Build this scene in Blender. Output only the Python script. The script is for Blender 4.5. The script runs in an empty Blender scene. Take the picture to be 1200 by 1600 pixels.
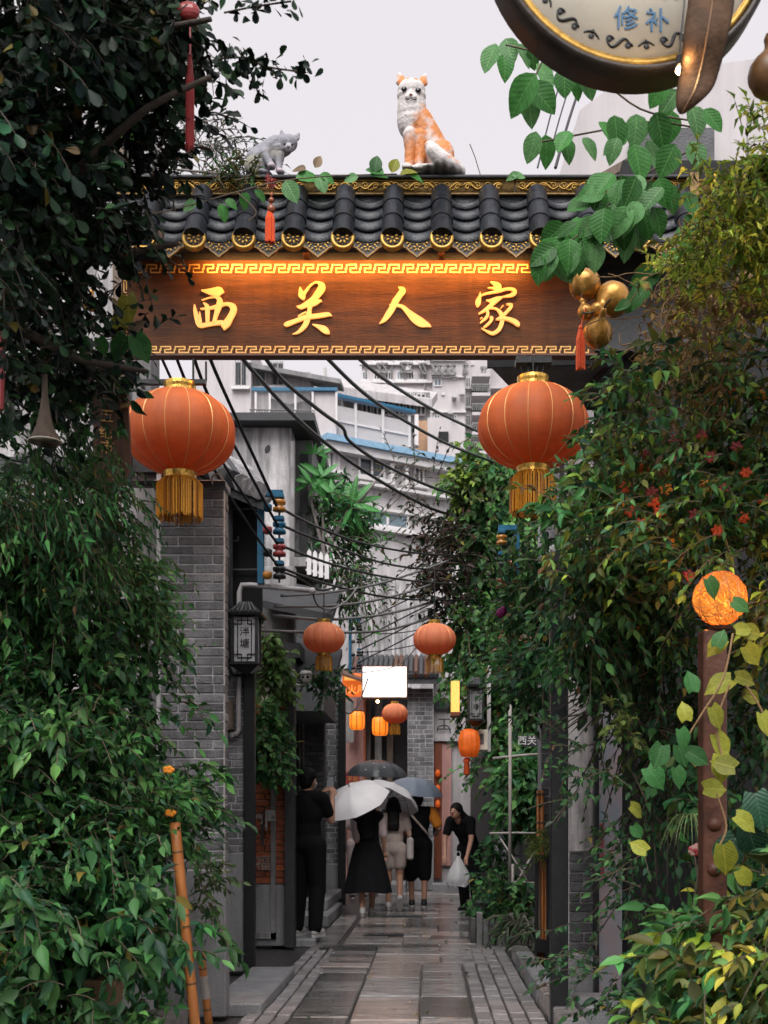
import bpy, bmesh, math, random
import numpy as np
from mathutils import Vector, Matrix, Quaternion

# ------------------------------------------------------------------ camera, sky, sun, exposure
SC = bpy.context.scene
COL = SC.collection
R = random.Random(11)
NR = np.random.default_rng(5)
F, CX, CY, HC = 1950.0, 670.0, 1285.0, 1.25        # focal length / principal point in photo pixels, eye height


def P(px, py, Y):
    """point seen at photo pixel (px, py) standing Y metres in front of the camera"""
    return Vector(((px - CX) * Y / F, Y, HC + (CY - py) * Y / F))


def XX(px, Y): return (px - CX) * Y / F
def ZZ(py, Y): return HC + (CY - py) * Y / F


cam_d = bpy.data.cameras.new('camera')
cam = bpy.data.objects.new('camera', cam_d)
COL.objects.link(cam)
cam.location = (0, 0, HC)
cam.rotation_euler = (math.radians(90), 0, 0)
cam_d.sensor_width = 36
cam_d.lens = F * 36 / 1600
cam_d.shift_x = (600 - CX) / 1600
cam_d.shift_y = (CY - 800) / 1600
cam_d.clip_end = 500
cam_d.dof.use_dof = True
cam_d.dof.focus_distance = 9.0
cam_d.dof.aperture_fstop = 4.5
SC.camera = cam

SUN_EL, SUN_AZ = 52, 188
world = bpy.data.worlds.new('World')
SC.world = world
world.use_nodes = True
wn = world.node_tree.nodes
wl = world.node_tree.links
bg = wn['Background']
sky = wn.new('ShaderNodeTexSky')
sky.sky_type = 'NISHITA'
sky.sun_disc = False
sky.sun_elevation = math.radians(SUN_EL)
sky.sun_rotation = math.radians(SUN_AZ)
sky.dust_density = 4
hs = wn.new('ShaderNodeHueSaturation')
hs.inputs['Saturation'].default_value = 0.25
wl.new(sky.outputs[0], hs.inputs['Color'])
mxw = wn.new('ShaderNodeMix')
mxw.data_type = 'RGBA'
mxw.inputs[0].default_value = 0.86                   # thick even cloud over the clear sky
wl.new(hs.outputs[0], mxw.inputs[6])
mxw.inputs[7].default_value = (6.75, 6.4, 6.7, 1)
wl.new(mxw.outputs[2], bg.inputs[0])
bg.inputs[1].default_value = 0.0515

sun_d = bpy.data.lights.new('sun', 'SUN')
sun_d.energy = 1.5
sun_d.angle = math.radians(50)
sun_d.color = (1.0, 0.97, 0.95)
sun = bpy.data.objects.new('sun', sun_d)
COL.objects.link(sun)
az, el = math.radians(SUN_AZ), math.radians(SUN_EL)
sdir = Vector((math.sin(az) * math.cos(el), math.cos(az) * math.cos(el), math.sin(el)))
sun.rotation_euler = sdir.to_track_quat('Z', 'Y').to_euler()

vs = SC.view_settings
vs.view_transform = 'Standard'
vs.look = 'None'
vs.exposure = 1.42
vs.gamma = 1
SC.cycles.use_denoising = True
try:
    SC.cycles.denoiser = 'OPENIMAGEDENOISE'
except Exception:
    pass
SC.cycles.max_bounces = 6
SC.cycles.diffuse_bounces = 4
SC.cycles.glossy_bounces = 2
SC.cycles.transmission_bounces = 2
SC.cycles.use_adaptive_sampling = True
SC.cycles.adaptive_threshold = 0.04
SC.cycles.transparent_max_bounces = 4
SC.cycles.caustics_reflective = False
SC.cycles.caustics_refractive = False
SC.cycles.sample_clamp_indirect = 4.0


# ------------------------------------------------------------------ materials
def lin(r, g, b):
    f = lambda c: (c / 255 / 12.92) if c <= 10 else ((c / 255 + 0.055) / 1.055) ** 2.4
    return (f(r), f(g), f(b))


MATS = {}


def M(name, col, rough=0.6, var=0.18, scale=6.0, bump=0.0, bscale=40.0, metal=0.0, col2=None, rand=0.0,
      spec=0.5, stretch=(1, 1, 1), emit=0.0, ecol=None, trans=0.0, attr=False, streak=0.0, alpha=1.0, objc=False, coat=0.0, mort=None):
    """procedural surface: base colour broken by two scales of noise, optional relief, per-object tint, vertical stains"""
    m = bpy.data.materials.new(name)
    m.use_nodes = True
    nt = m.node_tree
    N, L = nt.nodes, nt.links
    b = N['Principled BSDF']
    geo = N.new('ShaderNodeNewGeometry')
    pos = geo.outputs['Position']
    if objc:
        pos = N.new('ShaderNodeTexCoord').outputs['Object']
    mp = N.new('ShaderNodeMapping')
    mp.inputs['Scale'].default_value = stretch
    L.new(pos, mp.inputs['Vector'])
    n1 = N.new('ShaderNodeTexNoise')
    n1.inputs['Scale'].default_value = scale
    n1.inputs['Detail'].default_value = 4
    n1.inputs['Roughness'].default_value = 0.65
    L.new(mp.outputs[0], n1.inputs['Vector'])
    cr = N.new('ShaderNodeValToRGB')
    cr.color_ramp.elements[0].position = 0.3
    cr.color_ramp.elements[1].position = 0.72
    c2 = col2 if col2 else tuple(min(1, c * (1 + var)) for c in col)
    c1 = tuple(col) if col2 else tuple(c * (1 - var) for c in col)
    cr.color_ramp.elements[0].color = (*c1, 1)
    cr.color_ramp.elements[1].color = (*c2, 1)
    L.new(n1.outputs['Fac'], cr.inputs[0])
    out = cr.outputs[0]

    def mul(a, fac_socket, lo, hi):
        mr = N.new('ShaderNodeMapRange')
        mr.inputs[3].default_value = lo
        mr.inputs[4].default_value = hi
        L.new(fac_socket, mr.inputs[0])
        mm = N.new('ShaderNodeVectorMath')
        mm.operation = 'SCALE'
        L.new(a, mm.inputs[0])
        L.new(mr.outputs[0], mm.inputs['Scale'])
        return mm.outputs[0]
    if rand:
        oi = N.new('ShaderNodeObjectInfo')
        out = mul(out, oi.outputs['Random'], 1 - rand, 1 + rand)
    if streak:
        mp2 = N.new('ShaderNodeMapping')
        mp2.inputs['Scale'].default_value = (3.2, 3.2, 0.35)
        L.new(pos, mp2.inputs['Vector'])
        n3 = N.new('ShaderNodeTexNoise')
        n3.inputs['Scale'].default_value = 1.6
        n3.inputs['Detail'].default_value = 4
        n3.inputs['Roughness'].default_value = 0.7
        L.new(mp2.outputs[0], n3.inputs['Vector'])
        r3 = N.new('ShaderNodeMapRange')
        r3.inputs[1].default_value = 0.42
        r3.inputs[2].default_value = 0.62
        L.new(n3.outputs['Fac'], r3.inputs[0])
        out = mul(out, r3.outputs[0], 1 - streak, 1.0)
    if attr:
        at = N.new('ShaderNodeAttribute')
        at.attribute_name = 'Col'
        mm = N.new('ShaderNodeVectorMath')
        mm.operation = 'MULTIPLY'
        L.new(out, mm.inputs[0])
        L.new(at.outputs['Color'], mm.inputs[1])
        out = mm.outputs[0]
    L.new(out, b.inputs['Base Color'])
    b.inputs['Roughness'].default_value = rough
    b.inputs['Metallic'].default_value = metal
    b.inputs['Specular IOR Level'].default_value = spec
    b.inputs['Coat Weight'].default_value = coat
    if rough > 0.08:
        rr = N.new('ShaderNodeMapRange')
        rr.inputs[3].default_value = max(0.03, rough - 0.12)
        rr.inputs[4].default_value = min(1, rough + 0.12)
        L.new(n1.outputs['Fac'], rr.inputs[0])
        L.new(rr.outputs[0], b.inputs['Roughness'])
    if bump:
        n2 = N.new('ShaderNodeTexNoise')
        n2.inputs['Scale'].default_value = bscale
        n2.inputs['Detail'].default_value = 3
        L.new(mp.outputs[0], n2.inputs['Vector'])
        bp = N.new('ShaderNodeBump')
        bp.inputs['Strength'].default_value = bump
        bp.inputs['Distance'].default_value = 0.02
        L.new(n2.outputs['Fac'], bp.inputs['Height'])
        L.new(bp.outputs[0], b.inputs['Normal'])
    if emit:
        ec = ecol or col
        b.inputs['Emission Color'].default_value = (*ec, 1)
        b.inputs['Emission Strength'].default_value = emit
    if trans:
        tr = N.new('ShaderNodeBsdfTranslucent')
        L.new(out, tr.inputs['Color'])
        mix = N.new('ShaderNodeMixShader')
        mix.inputs[0].default_value = trans
        L.new(b.outputs[0], mix.inputs[1])
        L.new(tr.outputs[0], mix.inputs[2])
        L.new(mix.outputs[0], N['Material Output'].inputs['Surface'])
    if alpha < 1:
        b.inputs['Alpha'].default_value = alpha
    MATS[name] = m
    return m


def leafmat(name, rough=0.38, trans=0.25, spec=0.5):
    return M(name, (1, 1, 1), rough=rough, var=0.25, scale=14, attr=True, trans=trans, spec=spec)


G = lambda v: (v, v, v)
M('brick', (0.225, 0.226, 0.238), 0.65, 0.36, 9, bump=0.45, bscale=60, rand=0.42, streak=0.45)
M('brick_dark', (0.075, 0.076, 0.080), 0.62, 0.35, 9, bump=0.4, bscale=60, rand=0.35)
M('brick_red', (0.34, 0.085, 0.030), 0.6, 0.25, 9, bump=0.3, bscale=50, rand=0.2)
M('mortar', (0.46, 0.455, 0.46), 0.9, 0.25, 12, bump=0.3, bscale=80)
M('granite', (0.29, 0.293, 0.305), 0.55, 0.30, 90, bump=0.12, bscale=120, streak=0.25)
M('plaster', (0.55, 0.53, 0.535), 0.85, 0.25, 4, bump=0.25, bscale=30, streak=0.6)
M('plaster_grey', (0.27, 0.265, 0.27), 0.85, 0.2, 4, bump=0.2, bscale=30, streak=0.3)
M('plaster_white', (0.50, 0.475, 0.48), 0.8, 0.12, 2, bump=0.1, bscale=20, streak=0.25)
M('tower_white', (0.55, 0.515, 0.52), 0.8, 0.06, 1, streak=0.10)
M('plaster_pink', (0.50, 0.27, 0.24), 0.8, 0.10, 3, streak=0.2)
M('concrete', (0.30, 0.295, 0.29), 0.85, 0.25, 5, bump=0.3, bscale=30, streak=0.4)
M('blue_paint', (0.24, 0.42, 0.58), 0.5, 0.2, 8)
M('blue_steel', (0.015, 0.13, 0.24), 0.4, 0.25, 25, bump=0.1)
M('black_steel', (0.012, 0.013, 0.015), 0.38, 0.3, 18, bump=0.08)
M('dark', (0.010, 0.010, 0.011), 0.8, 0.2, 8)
M('charcoal', (0.035, 0.036, 0.04), 0.6, 0.35, 6, bump=0.2)
M('white_paint', (0.64, 0.62, 0.62), 0.5, 0.1, 6)
M('white_pipe', (0.50, 0.48, 0.48), 0.45, 0.15, 10)
M('cream', (0.80, 0.75, 0.62), 0.55, 0.06, 6)
M('glass_dark', (0.05, 0.065, 0.075), 0.08, 0.25, 3)
M('glass_blue', (0.16, 0.22, 0.26), 0.12, 0.25, 3)
M('screen_film', (0.50, 0.48, 0.48), 0.35, 0.08, 2)
M('tile_black', (0.018, 0.021, 0.027), 0.34, 0.5, 30, bump=0.25, bscale=55, rand=0.35, spec=0.4)
M('gold', (0.44, 0.26, 0.06), 0.40, 0.35, 30, metal=0.7, bump=0.1)
M('gold_dull', (0.22, 0.135, 0.045), 0.55, 0.5, 40, metal=0.35, bump=0.25, bscale=90)
M('gold_bright', (0.75, 0.46, 0.10), 0.28, 0.3, 60, metal=0.85, bump=0.1, bscale=90)
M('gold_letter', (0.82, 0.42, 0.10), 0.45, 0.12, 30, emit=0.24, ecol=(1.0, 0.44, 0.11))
M('gold_line', (0.62, 0.36, 0.11), 0.45, 0.2, 40, metal=0.3)
M('sign_wood', (0.052, 0.020, 0.008), 0.5, 0.0, 2.2, col2=(0.130, 0.050, 0.017), stretch=(1, 1, 9), bump=0.14, bscale=14, spec=0.15, streak=0.25)
M('brown_wood', (0.085, 0.034, 0.017), 0.5, 0.3, 5, stretch=(6, 6, 0.7), bump=0.2, bscale=10)
M('rust_steel', (0.085, 0.028, 0.014), 0.5, 0.4, 12, bump=0.2)
M('red_wood', (0.19, 0.052, 0.022), 0.5, 0.3, 5, stretch=(6, 6, 0.6), bump=0.15)
M('grey_wood', (0.16, 0.12, 0.09), 0.75, 0.35, 6, stretch=(6, 6, 0.6), bump=0.3)
M('bamboo_orange', (0.46, 0.165, 0.045), 0.42, 0.25, 7, stretch=(4, 4, 0.6), bump=0.05)
M('bamboo_grey', (0.40, 0.36, 0.33), 0.6, 0.2, 8)
M('bark', (0.055, 0.042, 0.032), 0.85, 0.35, 12, bump=0.5, bscale=40)
M('twig', (0.10, 0.075, 0.05), 0.8, 0.3, 10)
M('twig_dry', (0.24, 0.145, 0.065), 0.8, 0.4, 10)
M('twig_grey', (0.26, 0.23, 0.22), 0.8, 0.3, 10)
M('lantern_red', (0.78, 0.205, 0.06), 0.62, 0.14, 7, trans=0.42, bump=0.16, bscale=150, stretch=(0.25, 0.25, 1), streak=0.16)
M('lantern_pale', (0.86, 0.29, 0.14), 0.65, 0.06, 5, trans=0.42)
M('lantern_lit', (0.9, 0.25, 0.03), 0.5, 0.05, 4, emit=0.36, ecol=(1.0, 0.22, 0.012))
M('orange_cloth', (0.78, 0.17, 0.02), 0.6, 0.2, 14, trans=0.35, emit=0.08, ecol=(1, 0.2, 0.02))
M('lantern_rib', (0.80, 0.42, 0.16), 0.4, 0.1, 10, metal=0.4)
M('fringe', (0.72, 0.33, 0.025), 0.6, 0.3, 120, trans=0.2, attr=True)
M('tassel_red', (0.74, 0.10, 0.025), 0.6, 0.25, 120)
M('gourd', (0.50, 0.25, 0.055), 0.27, 0.35, 9, bump=0.04, metal=0.5)
M('gourd_dark', (0.15, 0.075, 0.028), 0.4, 0.4, 12)
M('pod', (0.085, 0.047, 0.026), 0.75, 0.5, 10, bump=0.3, spec=0.2)
M('rim_dark', (0.030, 0.020, 0.014), 0.5, 0.5, 14, bump=0.2)
M('cable', (0.010, 0.010, 0.012), 0.5, 0.2, 30)
M('cable_grey', (0.16, 0.155, 0.155), 0.55, 0.2, 30)
M('insulator_amber', (0.50, 0.20, 0.025), 0.3, 0.2, 20, coat=0.3)
M('insulator_brown', (0.24, 0.065, 0.022), 0.3, 0.2, 20, coat=0.3)
M('insulator_red', (0.35, 0.05, 0.05), 0.3, 0.2, 20)
M('stone', (0.265, 0.25, 0.245), 0.17, 0.42, 7, bump=0.20, bscale=22, rand=0.22, stretch=(0.55, 1.6, 1))
M('stone_dark', (0.105, 0.102, 0.10), 0.15, 0.5, 7, bump=0.24, bscale=22, rand=0.3, stretch=(0.5, 1.7, 1))
M('stone_warm', (0.33, 0.275, 0.25), 0.16, 0.34, 7, bump=0.20, bscale=22, rand=0.2, stretch=(0.5, 1.8, 1))
M('paver', (0.265, 0.25, 0.255), 0.32, 0.35, 60, bump=0.35, bscale=130, rand=0.25)
M('wet_ground', (0.055, 0.053, 0.052), 0.35, 0.3, 10, bump=0.3)
M('terracotta', (0.42, 0.26, 0.16), 0.8, 0.2, 10)
M('pot_dark', (0.02, 0.024, 0.03), 0.4, 0.3, 8)
M('sign_glow', (0.95, 0.93, 0.92), 0.5, 0.01, 3, emit=0.62, ecol=(1.0, 0.80, 0.73))
M('sign_orange', (0.75, 0.13, 0.02), 0.5, 0.2, 6, emit=0.2, ecol=(1, 0.20, 0.03))
M('sign_amber', (0.8, 0.45, 0.1), 0.5, 0.2, 30, emit=0.36, ecol=(1, 0.46, 0.10))
M('bulb', (1, 0.9, 0.75), 0.5, 0.01, 3, emit=10, ecol=(1, 0.62, 0.30))
M('ink', (0.012, 0.012, 0.014), 0.6, 0.1, 10)
M('ink_blue', (0.025, 0.12, 0.25), 0.5, 0.1, 10)
M('poster', (0.20, 0.26, 0.30), 0.5, 0.0, 5, col2=(0.36, 0.24, 0.24), stretch=(2, 2, 0.7))
M('lamp_pane', (0.42, 0.42, 0.43), 0.5, 0.06, 20)
M('skin', (0.50, 0.27, 0.185), 0.55, 0.06, 6)
M('hair', (0.006, 0.005, 0.0045), 0.62, 0.3, 30, spec=0.2)
M('cloth_black', (0.0065, 0.0065, 0.008), 0.9, 0.3, 12, bump=0.2, bscale=25, spec=0.2)
M('cloth_beige', (0.52, 0.43, 0.39), 0.9, 0.12, 14, bump=0.25, bscale=25, spec=0.2)
M('cloth_pink', (0.56, 0.45, 0.45), 0.9, 0.1, 14, bump=0.25, bscale=25, spec=0.2)
M('cloth_orange', (0.85, 0.30, 0.04), 0.85, 0.1, 14, bump=0.2, bscale=25, spec=0.2)
M('shoe_white', (0.55, 0.53, 0.52), 0.6, 0.15, 30)
M('shoe_black', (0.015, 0.015, 0.018), 0.5, 0.2, 30)
M('umb_white', (0.86, 0.84, 0.86), 0.55, 0.03, 5, trans=0.14)
M('umb_blue', (0.26, 0.31, 0.39), 0.5, 0.05, 5, trans=0.12)
M('umb_black', (0.030, 0.036, 0.042), 0.4, 0.1, 5)
M('bag', (0.55, 0.50, 0.47), 0.8, 0.1, 8, bump=0.2)
M('bag_white', (0.72, 0.72, 0.73), 0.35, 0.06, 8, trans=0.3, bump=0.3, bscale=20)
M('phone_lit', (0.06, 0.06, 0.065), 0.3, 0.9, 40, emit=0.05, ecol=(0.6, 0.62, 0.65))
M('cat_grey', (0.26, 0.26, 0.28), 0.75, 0.25, 14, bump=0.35, bscale=50, attr=True)
M('cat_paint', (1, 1, 1), 0.62, 0.16, 22, bump=0.45, bscale=38, attr=True)
M('eye', (0.004, 0.004, 0.004), 0.08, 0.1, 4)
M('petal', (1, 1, 1), 0.55, 0.2, 30, attr=True, trans=0.3)
M('petal_magenta', (0.42, 0.03, 0.22), 0.5, 0.2, 20, trans=0.3)
M('spider_leaf', (0.22, 0.30, 0.12), 0.4, 0.3, 10, rand=0.3, trans=0.2)
leafmat('leaf', 0.42, 0.30, 0.22)
leafmat('leaf_matt', 0.55, 0.34, 0.2)
leafmat('leaf_dark', 0.45, 0.08, 0.16)


# ------------------------------------------------------------------ mesh building
def link(o, parent=None):
    COL.objects.link(o)
    if parent is not None:
        o.parent = parent
        o.matrix_parent_inverse = Matrix.Translation(-parent['_loc']) if False else pinv(parent)
    return o


_PI = {}


def pinv(p):
    return _PI.get(p.name, Matrix.Identity(4))


def tag(o, label=None, cat=None, group=None, kind=None):
    if label: o['label'] = label
    if cat: o['category'] = cat
    if group: o['group'] = group
    if kind: o['kind'] = kind
    return o


def thing(name, label, cat, loc=(0, 0, 0), group=None, kind=None):
    o = bpy.data.objects.new(name, None)
    COL.objects.link(o)
    o.location = loc
    o.empty_display_size = 0.1
    _PI[o.name] = Matrix.Translation(-Vector(loc))
    return tag(o, label, cat, group, kind)


class MB:
    def __init__(s):
        s.v, s.f, s.m = [], [], []

    def add(s, vs, fs, mi=0):
        k = len(s.v)
        s.v += [tuple(p) for p in vs]
        s.f += [tuple(i + k for i in f) for f in fs]
        s.m += [mi] * len(fs)
        return s

    def box(s, x0, x1, y0, y1, z0, z1, mi=0):
        vs = [(x, y, z) for z in (z0, z1) for y in (y0, y1) for x in (x0, x1)]
        return s.add(vs, [(0, 2, 3, 1), (4, 5, 7, 6), (0, 1, 5, 4), (2, 6, 7, 3), (0, 4, 6, 2), (1, 3, 7, 5)], mi)

    def cbox(s, x0, x1, y0, y1, z0, z1, c=0.004, mi=0, M4=None):
        """box with chamfered edges, 44 triangles"""
        o = ((x0, x1), (y0, y1), (z0, z1))
        vs, idx = [], {}
        for sx in (0, 1):
            for sy in (0, 1):
                for sz in (0, 1):
                    for ax in range(3):
                        p = []
                        for a, sg in enumerate((sx, sy, sz)):
                            b = o[a][sg]
                            p.append(b if a == ax else b + (c if sg == 0 else -c))
                        idx[(sx, sy, sz, ax)] = len(vs)
                        vs.append(M4 @ Vector(p) if M4 else tuple(p))
        fs = []
        for ax in range(3):
            u, w = (ax + 1) % 3, (ax + 2) % 3
            for sg in (0, 1):
                q = []
                for a, b in ((0, 0), (1, 0), (1, 1), (0, 1)):
                    k = [0, 0, 0]
                    k[ax], k[u], k[w] = sg, a, b
                    q.append(idx[(*k, ax)])
                fs.append(q if sg else q[::-1])
            for a in (0, 1):
                for b in (0, 1):
                    k0, k1 = [0, 0, 0], [0, 0, 0]
                    k0[ax], k1[ax] = 0, 1
                    k0[u] = k1[u] = a
                    k0[w] = k1[w] = b
                    q = [idx[(*k0, u)], idx[(*k1, u)], idx[(*k1, w)], idx[(*k0, w)]]
                    fs.append(q if a != b else q[::-1])
        for sx in (0, 1):
            for sy in (0, 1):
                for sz in (0, 1):
                    t = [idx[(sx, sy, sz, a)] for a in range(3)]
                    fs.append(t if (sx + sy + sz) % 2 else t[::-1])
        return s.add(vs, fs, mi)

    def tube(s, pts, r, n=6, mi=0, cap=True):
        pts = [Vector(p) for p in pts]
        rs = r if isinstance(r, (list, tuple)) else [r] * len(pts)
        k = len(s.v)
        ref = None
        rings = []
        for i, p in enumerate(pts):
            t = (pts[min(i + 1, len(pts) - 1)] - pts[max(i - 1, 0)])
            t = t.normalized() if t.length > 1e-9 else Vector((0, 0, 1))
            if ref is None:
                ref = Vector((0, 0, 1)) if abs(t.z) < 0.9 else Vector((1, 0, 0))
            a = t.cross(ref)
            a = a.normalized() if a.length > 1e-6 else Vector((1, 0, 0))
            b = a.cross(t).normalized()
            ref = b
            rings.append([p + (a * math.cos(2 * math.pi * j / n) + b * math.sin(2 * math.pi * j / n)) * rs[i] for j in range(n)])
        vs = [q for g in rings for q in g]
        fs = []
        for i in range(len(pts) - 1):
            for j in range(n):
                fs.append((i * n + j, i * n + (j + 1) % n, (i + 1) * n + (j + 1) % n, (i + 1) * n + j))
        if cap:
            fs.append(tuple(range(n))[::-1])
            fs.append(tuple((len(pts) - 1) * n + j for j in range(n)))
        return s.add(vs, fs, mi)

    def lathe(s, prof, n=24, c=(0, 0, 0), axis='Z', mi=0, gore=0, puff=0.0, M4=None, caps=True):
        c = Vector(c)
        vs, fs = [], []
        for r, z in prof:
            for j in range(n):
                a = 2 * math.pi * j / n
                rr = r
                if gore:
                    rr = r * (1 - puff + puff * abs(math.sin(gore * a / 2)) ** 0.7)
                p = Vector((rr * math.cos(a), rr * math.sin(a), z))
                if axis == 'Y':
                    p = Vector((p.x, p.z, p.y))
                vs.append((M4 @ p if M4 else p) + c)
        for i in range(len(prof) - 1):
            for j in range(n):
                q = (i * n + j, i * n + (j + 1) % n, (i + 1) * n + (j + 1) % n, (i + 1) * n + j)
                fs.append(q if axis == 'Z' else q[::-1])
        if caps and prof[0][0] > 1e-6: fs.append(tuple(range(n))[::-1])
        if caps and prof[-1][0] > 1e-6: fs.append(tuple((len(prof) - 1) * n + j for j in range(n)))
        return s.add(vs, fs, mi)

    def prism(s, poly, o, u, v, d, mi=0):
        """polygon (list of (a,b)) in plane o+a*u+b*v, extruded by vector d"""
        o, u, v, d = Vector(o), Vector(u), Vector(v), Vector(d)
        n = len(poly)
        a = [o + u * p[0] + v * p[1] for p in poly]
        vs = a + [p + d for p in a]
        fs = [tuple(range(n)), tuple(range(n, 2 * n))[::-1]]
        for i in range(n):
            j = (i + 1) % n
            fs.append((i, i + n, j + n, j))
        return s.add(vs, fs, mi)

    def plan(s, poly, z0, z1, mi=0):
        return s.prism(poly, (0, 0, z0), (1, 0, 0), (0, 1, 0), (0, 0, z1 - z0), mi)

    def bar(s, a, b, w, h=None, mi=0):
        """square bar between two points"""
        a, b = Vector(a), Vector(b)
        h = h or w
        t = (b - a).normalized()
        x = t.cross(Vector((0, 0, 1)))
        x = x.normalized() if x.length > 1e-4 else Vector((1, 0, 0))
        y = x.cross(t).normalized()
        vs = [p + x * sx * w / 2 + y * sy * h / 2 for p in (a, b) for sx, sy in ((-1, -1), (1, -1), (1, 1), (-1, 1))]
        return s.add(vs, [(0, 1, 2, 3)[::-1], (4, 5, 6, 7), (0, 1, 5, 4), (1, 2, 6, 5), (2, 3, 7, 6), (3, 0, 4, 7)], mi)

    def ell(s, c, r, n=12, m=8, rot=None, mi=0):
        c = Vector(c)
        vs, fs = [], []
        for i in range(1, m):
            ph = math.pi * i / m
            for j in range(n):
                a = 2 * math.pi * j / n
                p = Vector((r[0] * math.sin(ph) * math.cos(a), r[1] * math.sin(ph) * math.sin(a), r[2] * math.cos(ph)))
                vs.append((rot @ p if rot else p) + c)
        top, bot = Vector((0, 0, r[2])), Vector((0, 0, -r[2]))
        vs.append((rot @ top if rot else top) + c)
        vs.append((rot @ bot if rot else bot) + c)
        T, B = len(vs) - 2, len(vs) - 1
        for j in range(n):
            fs.append((T, j, (j + 1) % n))
            fs.append((B, (m - 2) * n + (j + 1) % n, (m - 2) * n + j))
        for i in range(m - 2):
            for j in range(n):
                fs.append((i * n + j, (i + 1) * n + j, (i + 1) * n + (j + 1) % n, i * n + (j + 1) % n))
        return s.add(vs, fs, mi)

    def cap(s, a, ra, b, rb, n=10, mi=0):
        a, b = Vector(a), Vector(b)
        t = (b - a)
        L = t.length
        t = t.normalized() if L > 1e-6 else Vector((0, 0, 1))
        pts, rs = [], []
        for k in (-0.98, -0.8, -0.45):
            pts.append(a + t * ra * k); rs.append(ra * math.sqrt(1 - k * k))
        pts.append(a); rs.append(ra)
        pts.append((a + b) / 2); rs.append((ra + rb) / 2)
        pts.append(b); rs.append(rb)
        for k in (0.45, 0.8, 0.98):
            pts.append(b + t * rb * k); rs.append(rb * math.sqrt(1 - k * k))
        return s.tube(pts, rs, n, mi)

    def mesh(s, name, mats, smooth=False):
        me = bpy.data.meshes.new(name)
        me.from_pydata(s.v, [], s.f)
        for m in (mats if isinstance(mats, (list, tuple)) else [mats]):
            me.materials.append(MATS[m])
        if any(s.m):
            me.polygons.foreach_set('material_index', s.m)
        if smooth:
            me.polygons.foreach_set('use_smooth', [True] * len(s.f))
        me.update()
        return me

    def build(s, name, mats, parent=None, label=None, cat=None, group=None, kind=None, smooth=False):
        o = bpy.data.objects.new(name, s.mesh(name, mats, smooth))
        link(o, parent)
        return tag(o, label, cat, group, kind)


def obj(name, me, parent=None, mat4=None, **kw):
    o = bpy.data.objects.new(name, me)
    link(o, parent)
    if mat4 is not None: o.matrix_basis = mat4
    return tag(o, **kw)


def copy_tree(o, parent=None, delta=None, label=None, group=None):
    c = o.copy()
    COL.objects.link(c)
    if parent is not None:
        c.parent = parent
    if delta is not None:
        c.location = c.location + Vector(delta)
    if label: c['label'] = label
    if group: c['group'] = group
    for ch in o.children:
        copy_tree(ch, c)
    return c


def remesh(mb, voxel, smooth=6, fac=0.5):
    """fuse overlapping closed pieces into one continuous skin"""
    me = bpy.data.meshes.new('t')
    me.from_pydata(mb.v, [], mb.f)
    bm = bmesh.new(); bm.from_mesh(me)
    bmesh.ops.recalc_face_normals(bm, faces=bm.faces)
    bm.to_mesh(me); bm.free()
    o = bpy.data.objects.new('t', me)
    COL.objects.link(o)
    a = o.modifiers.new('r', 'REMESH'); a.mode = 'VOXEL'; a.voxel_size = voxel; a.use_smooth_shade = True
    b = o.modifiers.new('s', 'SMOOTH'); b.iterations = smooth; b.factor = fac
    dg = bpy.context.evaluated_depsgraph_get()
    out = bpy.data.meshes.new_from_object(o.evaluated_get(dg))
    bpy.data.objects.remove(o)
    bpy.data.meshes.remove(me)
    out.materials.clear()
    return out


def text_mesh(txt, size, mat, depth=0.0, name='lettering'):
    cu = bpy.data.curves.new('t', 'FONT')
    cu.body = txt
    cu.size = size
    cu.align_x = 'CENTER'
    cu.align_y = 'CENTER'
    cu.extrude = depth
    cu.resolution_u = 3
    o = bpy.data.objects.new('t', cu)
    COL.objects.link(o)
    dg = bpy.context.evaluated_depsgraph_get()
    me = bpy.data.meshes.new_from_object(o.evaluated_get(dg))
    bpy.data.objects.remove(o)
    me.name = name
    me.materials.clear()
    me.materials.append(MATS[mat])
    return me


def place_text(txt, size, mat, c, parent, rot=None, depth=0.002, name='lettering'):
    me = text_mesh(txt, size, mat, depth, name)
    m4 = Matrix.Translation(Vector(c)) @ ((rot or Matrix.Identity(4)) @ Matrix.Rotation(math.radians(90), 4, 'X'))
    return obj(name, me, parent, m4)


def smooth_path(pts, n=8):
    pts = [Vector(p) for p in pts]
    out = []
    for i in range(len(pts) - 1):
        p0, p1, p2, p3 = pts[max(i - 1, 0)], pts[i], pts[i + 1], pts[min(i + 2, len(pts) - 1)]
        for k in range(n):
            t = k / n
            out.append(0.5 * ((2 * p1) + (p2 - p0) * t + (2 * p0 - 5 * p1 + 4 * p2 - p3) * t * t + (3 * p1 - p0 - 3 * p2 + p3) * t ** 3))
    out.append(pts[-1])
    return out


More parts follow.
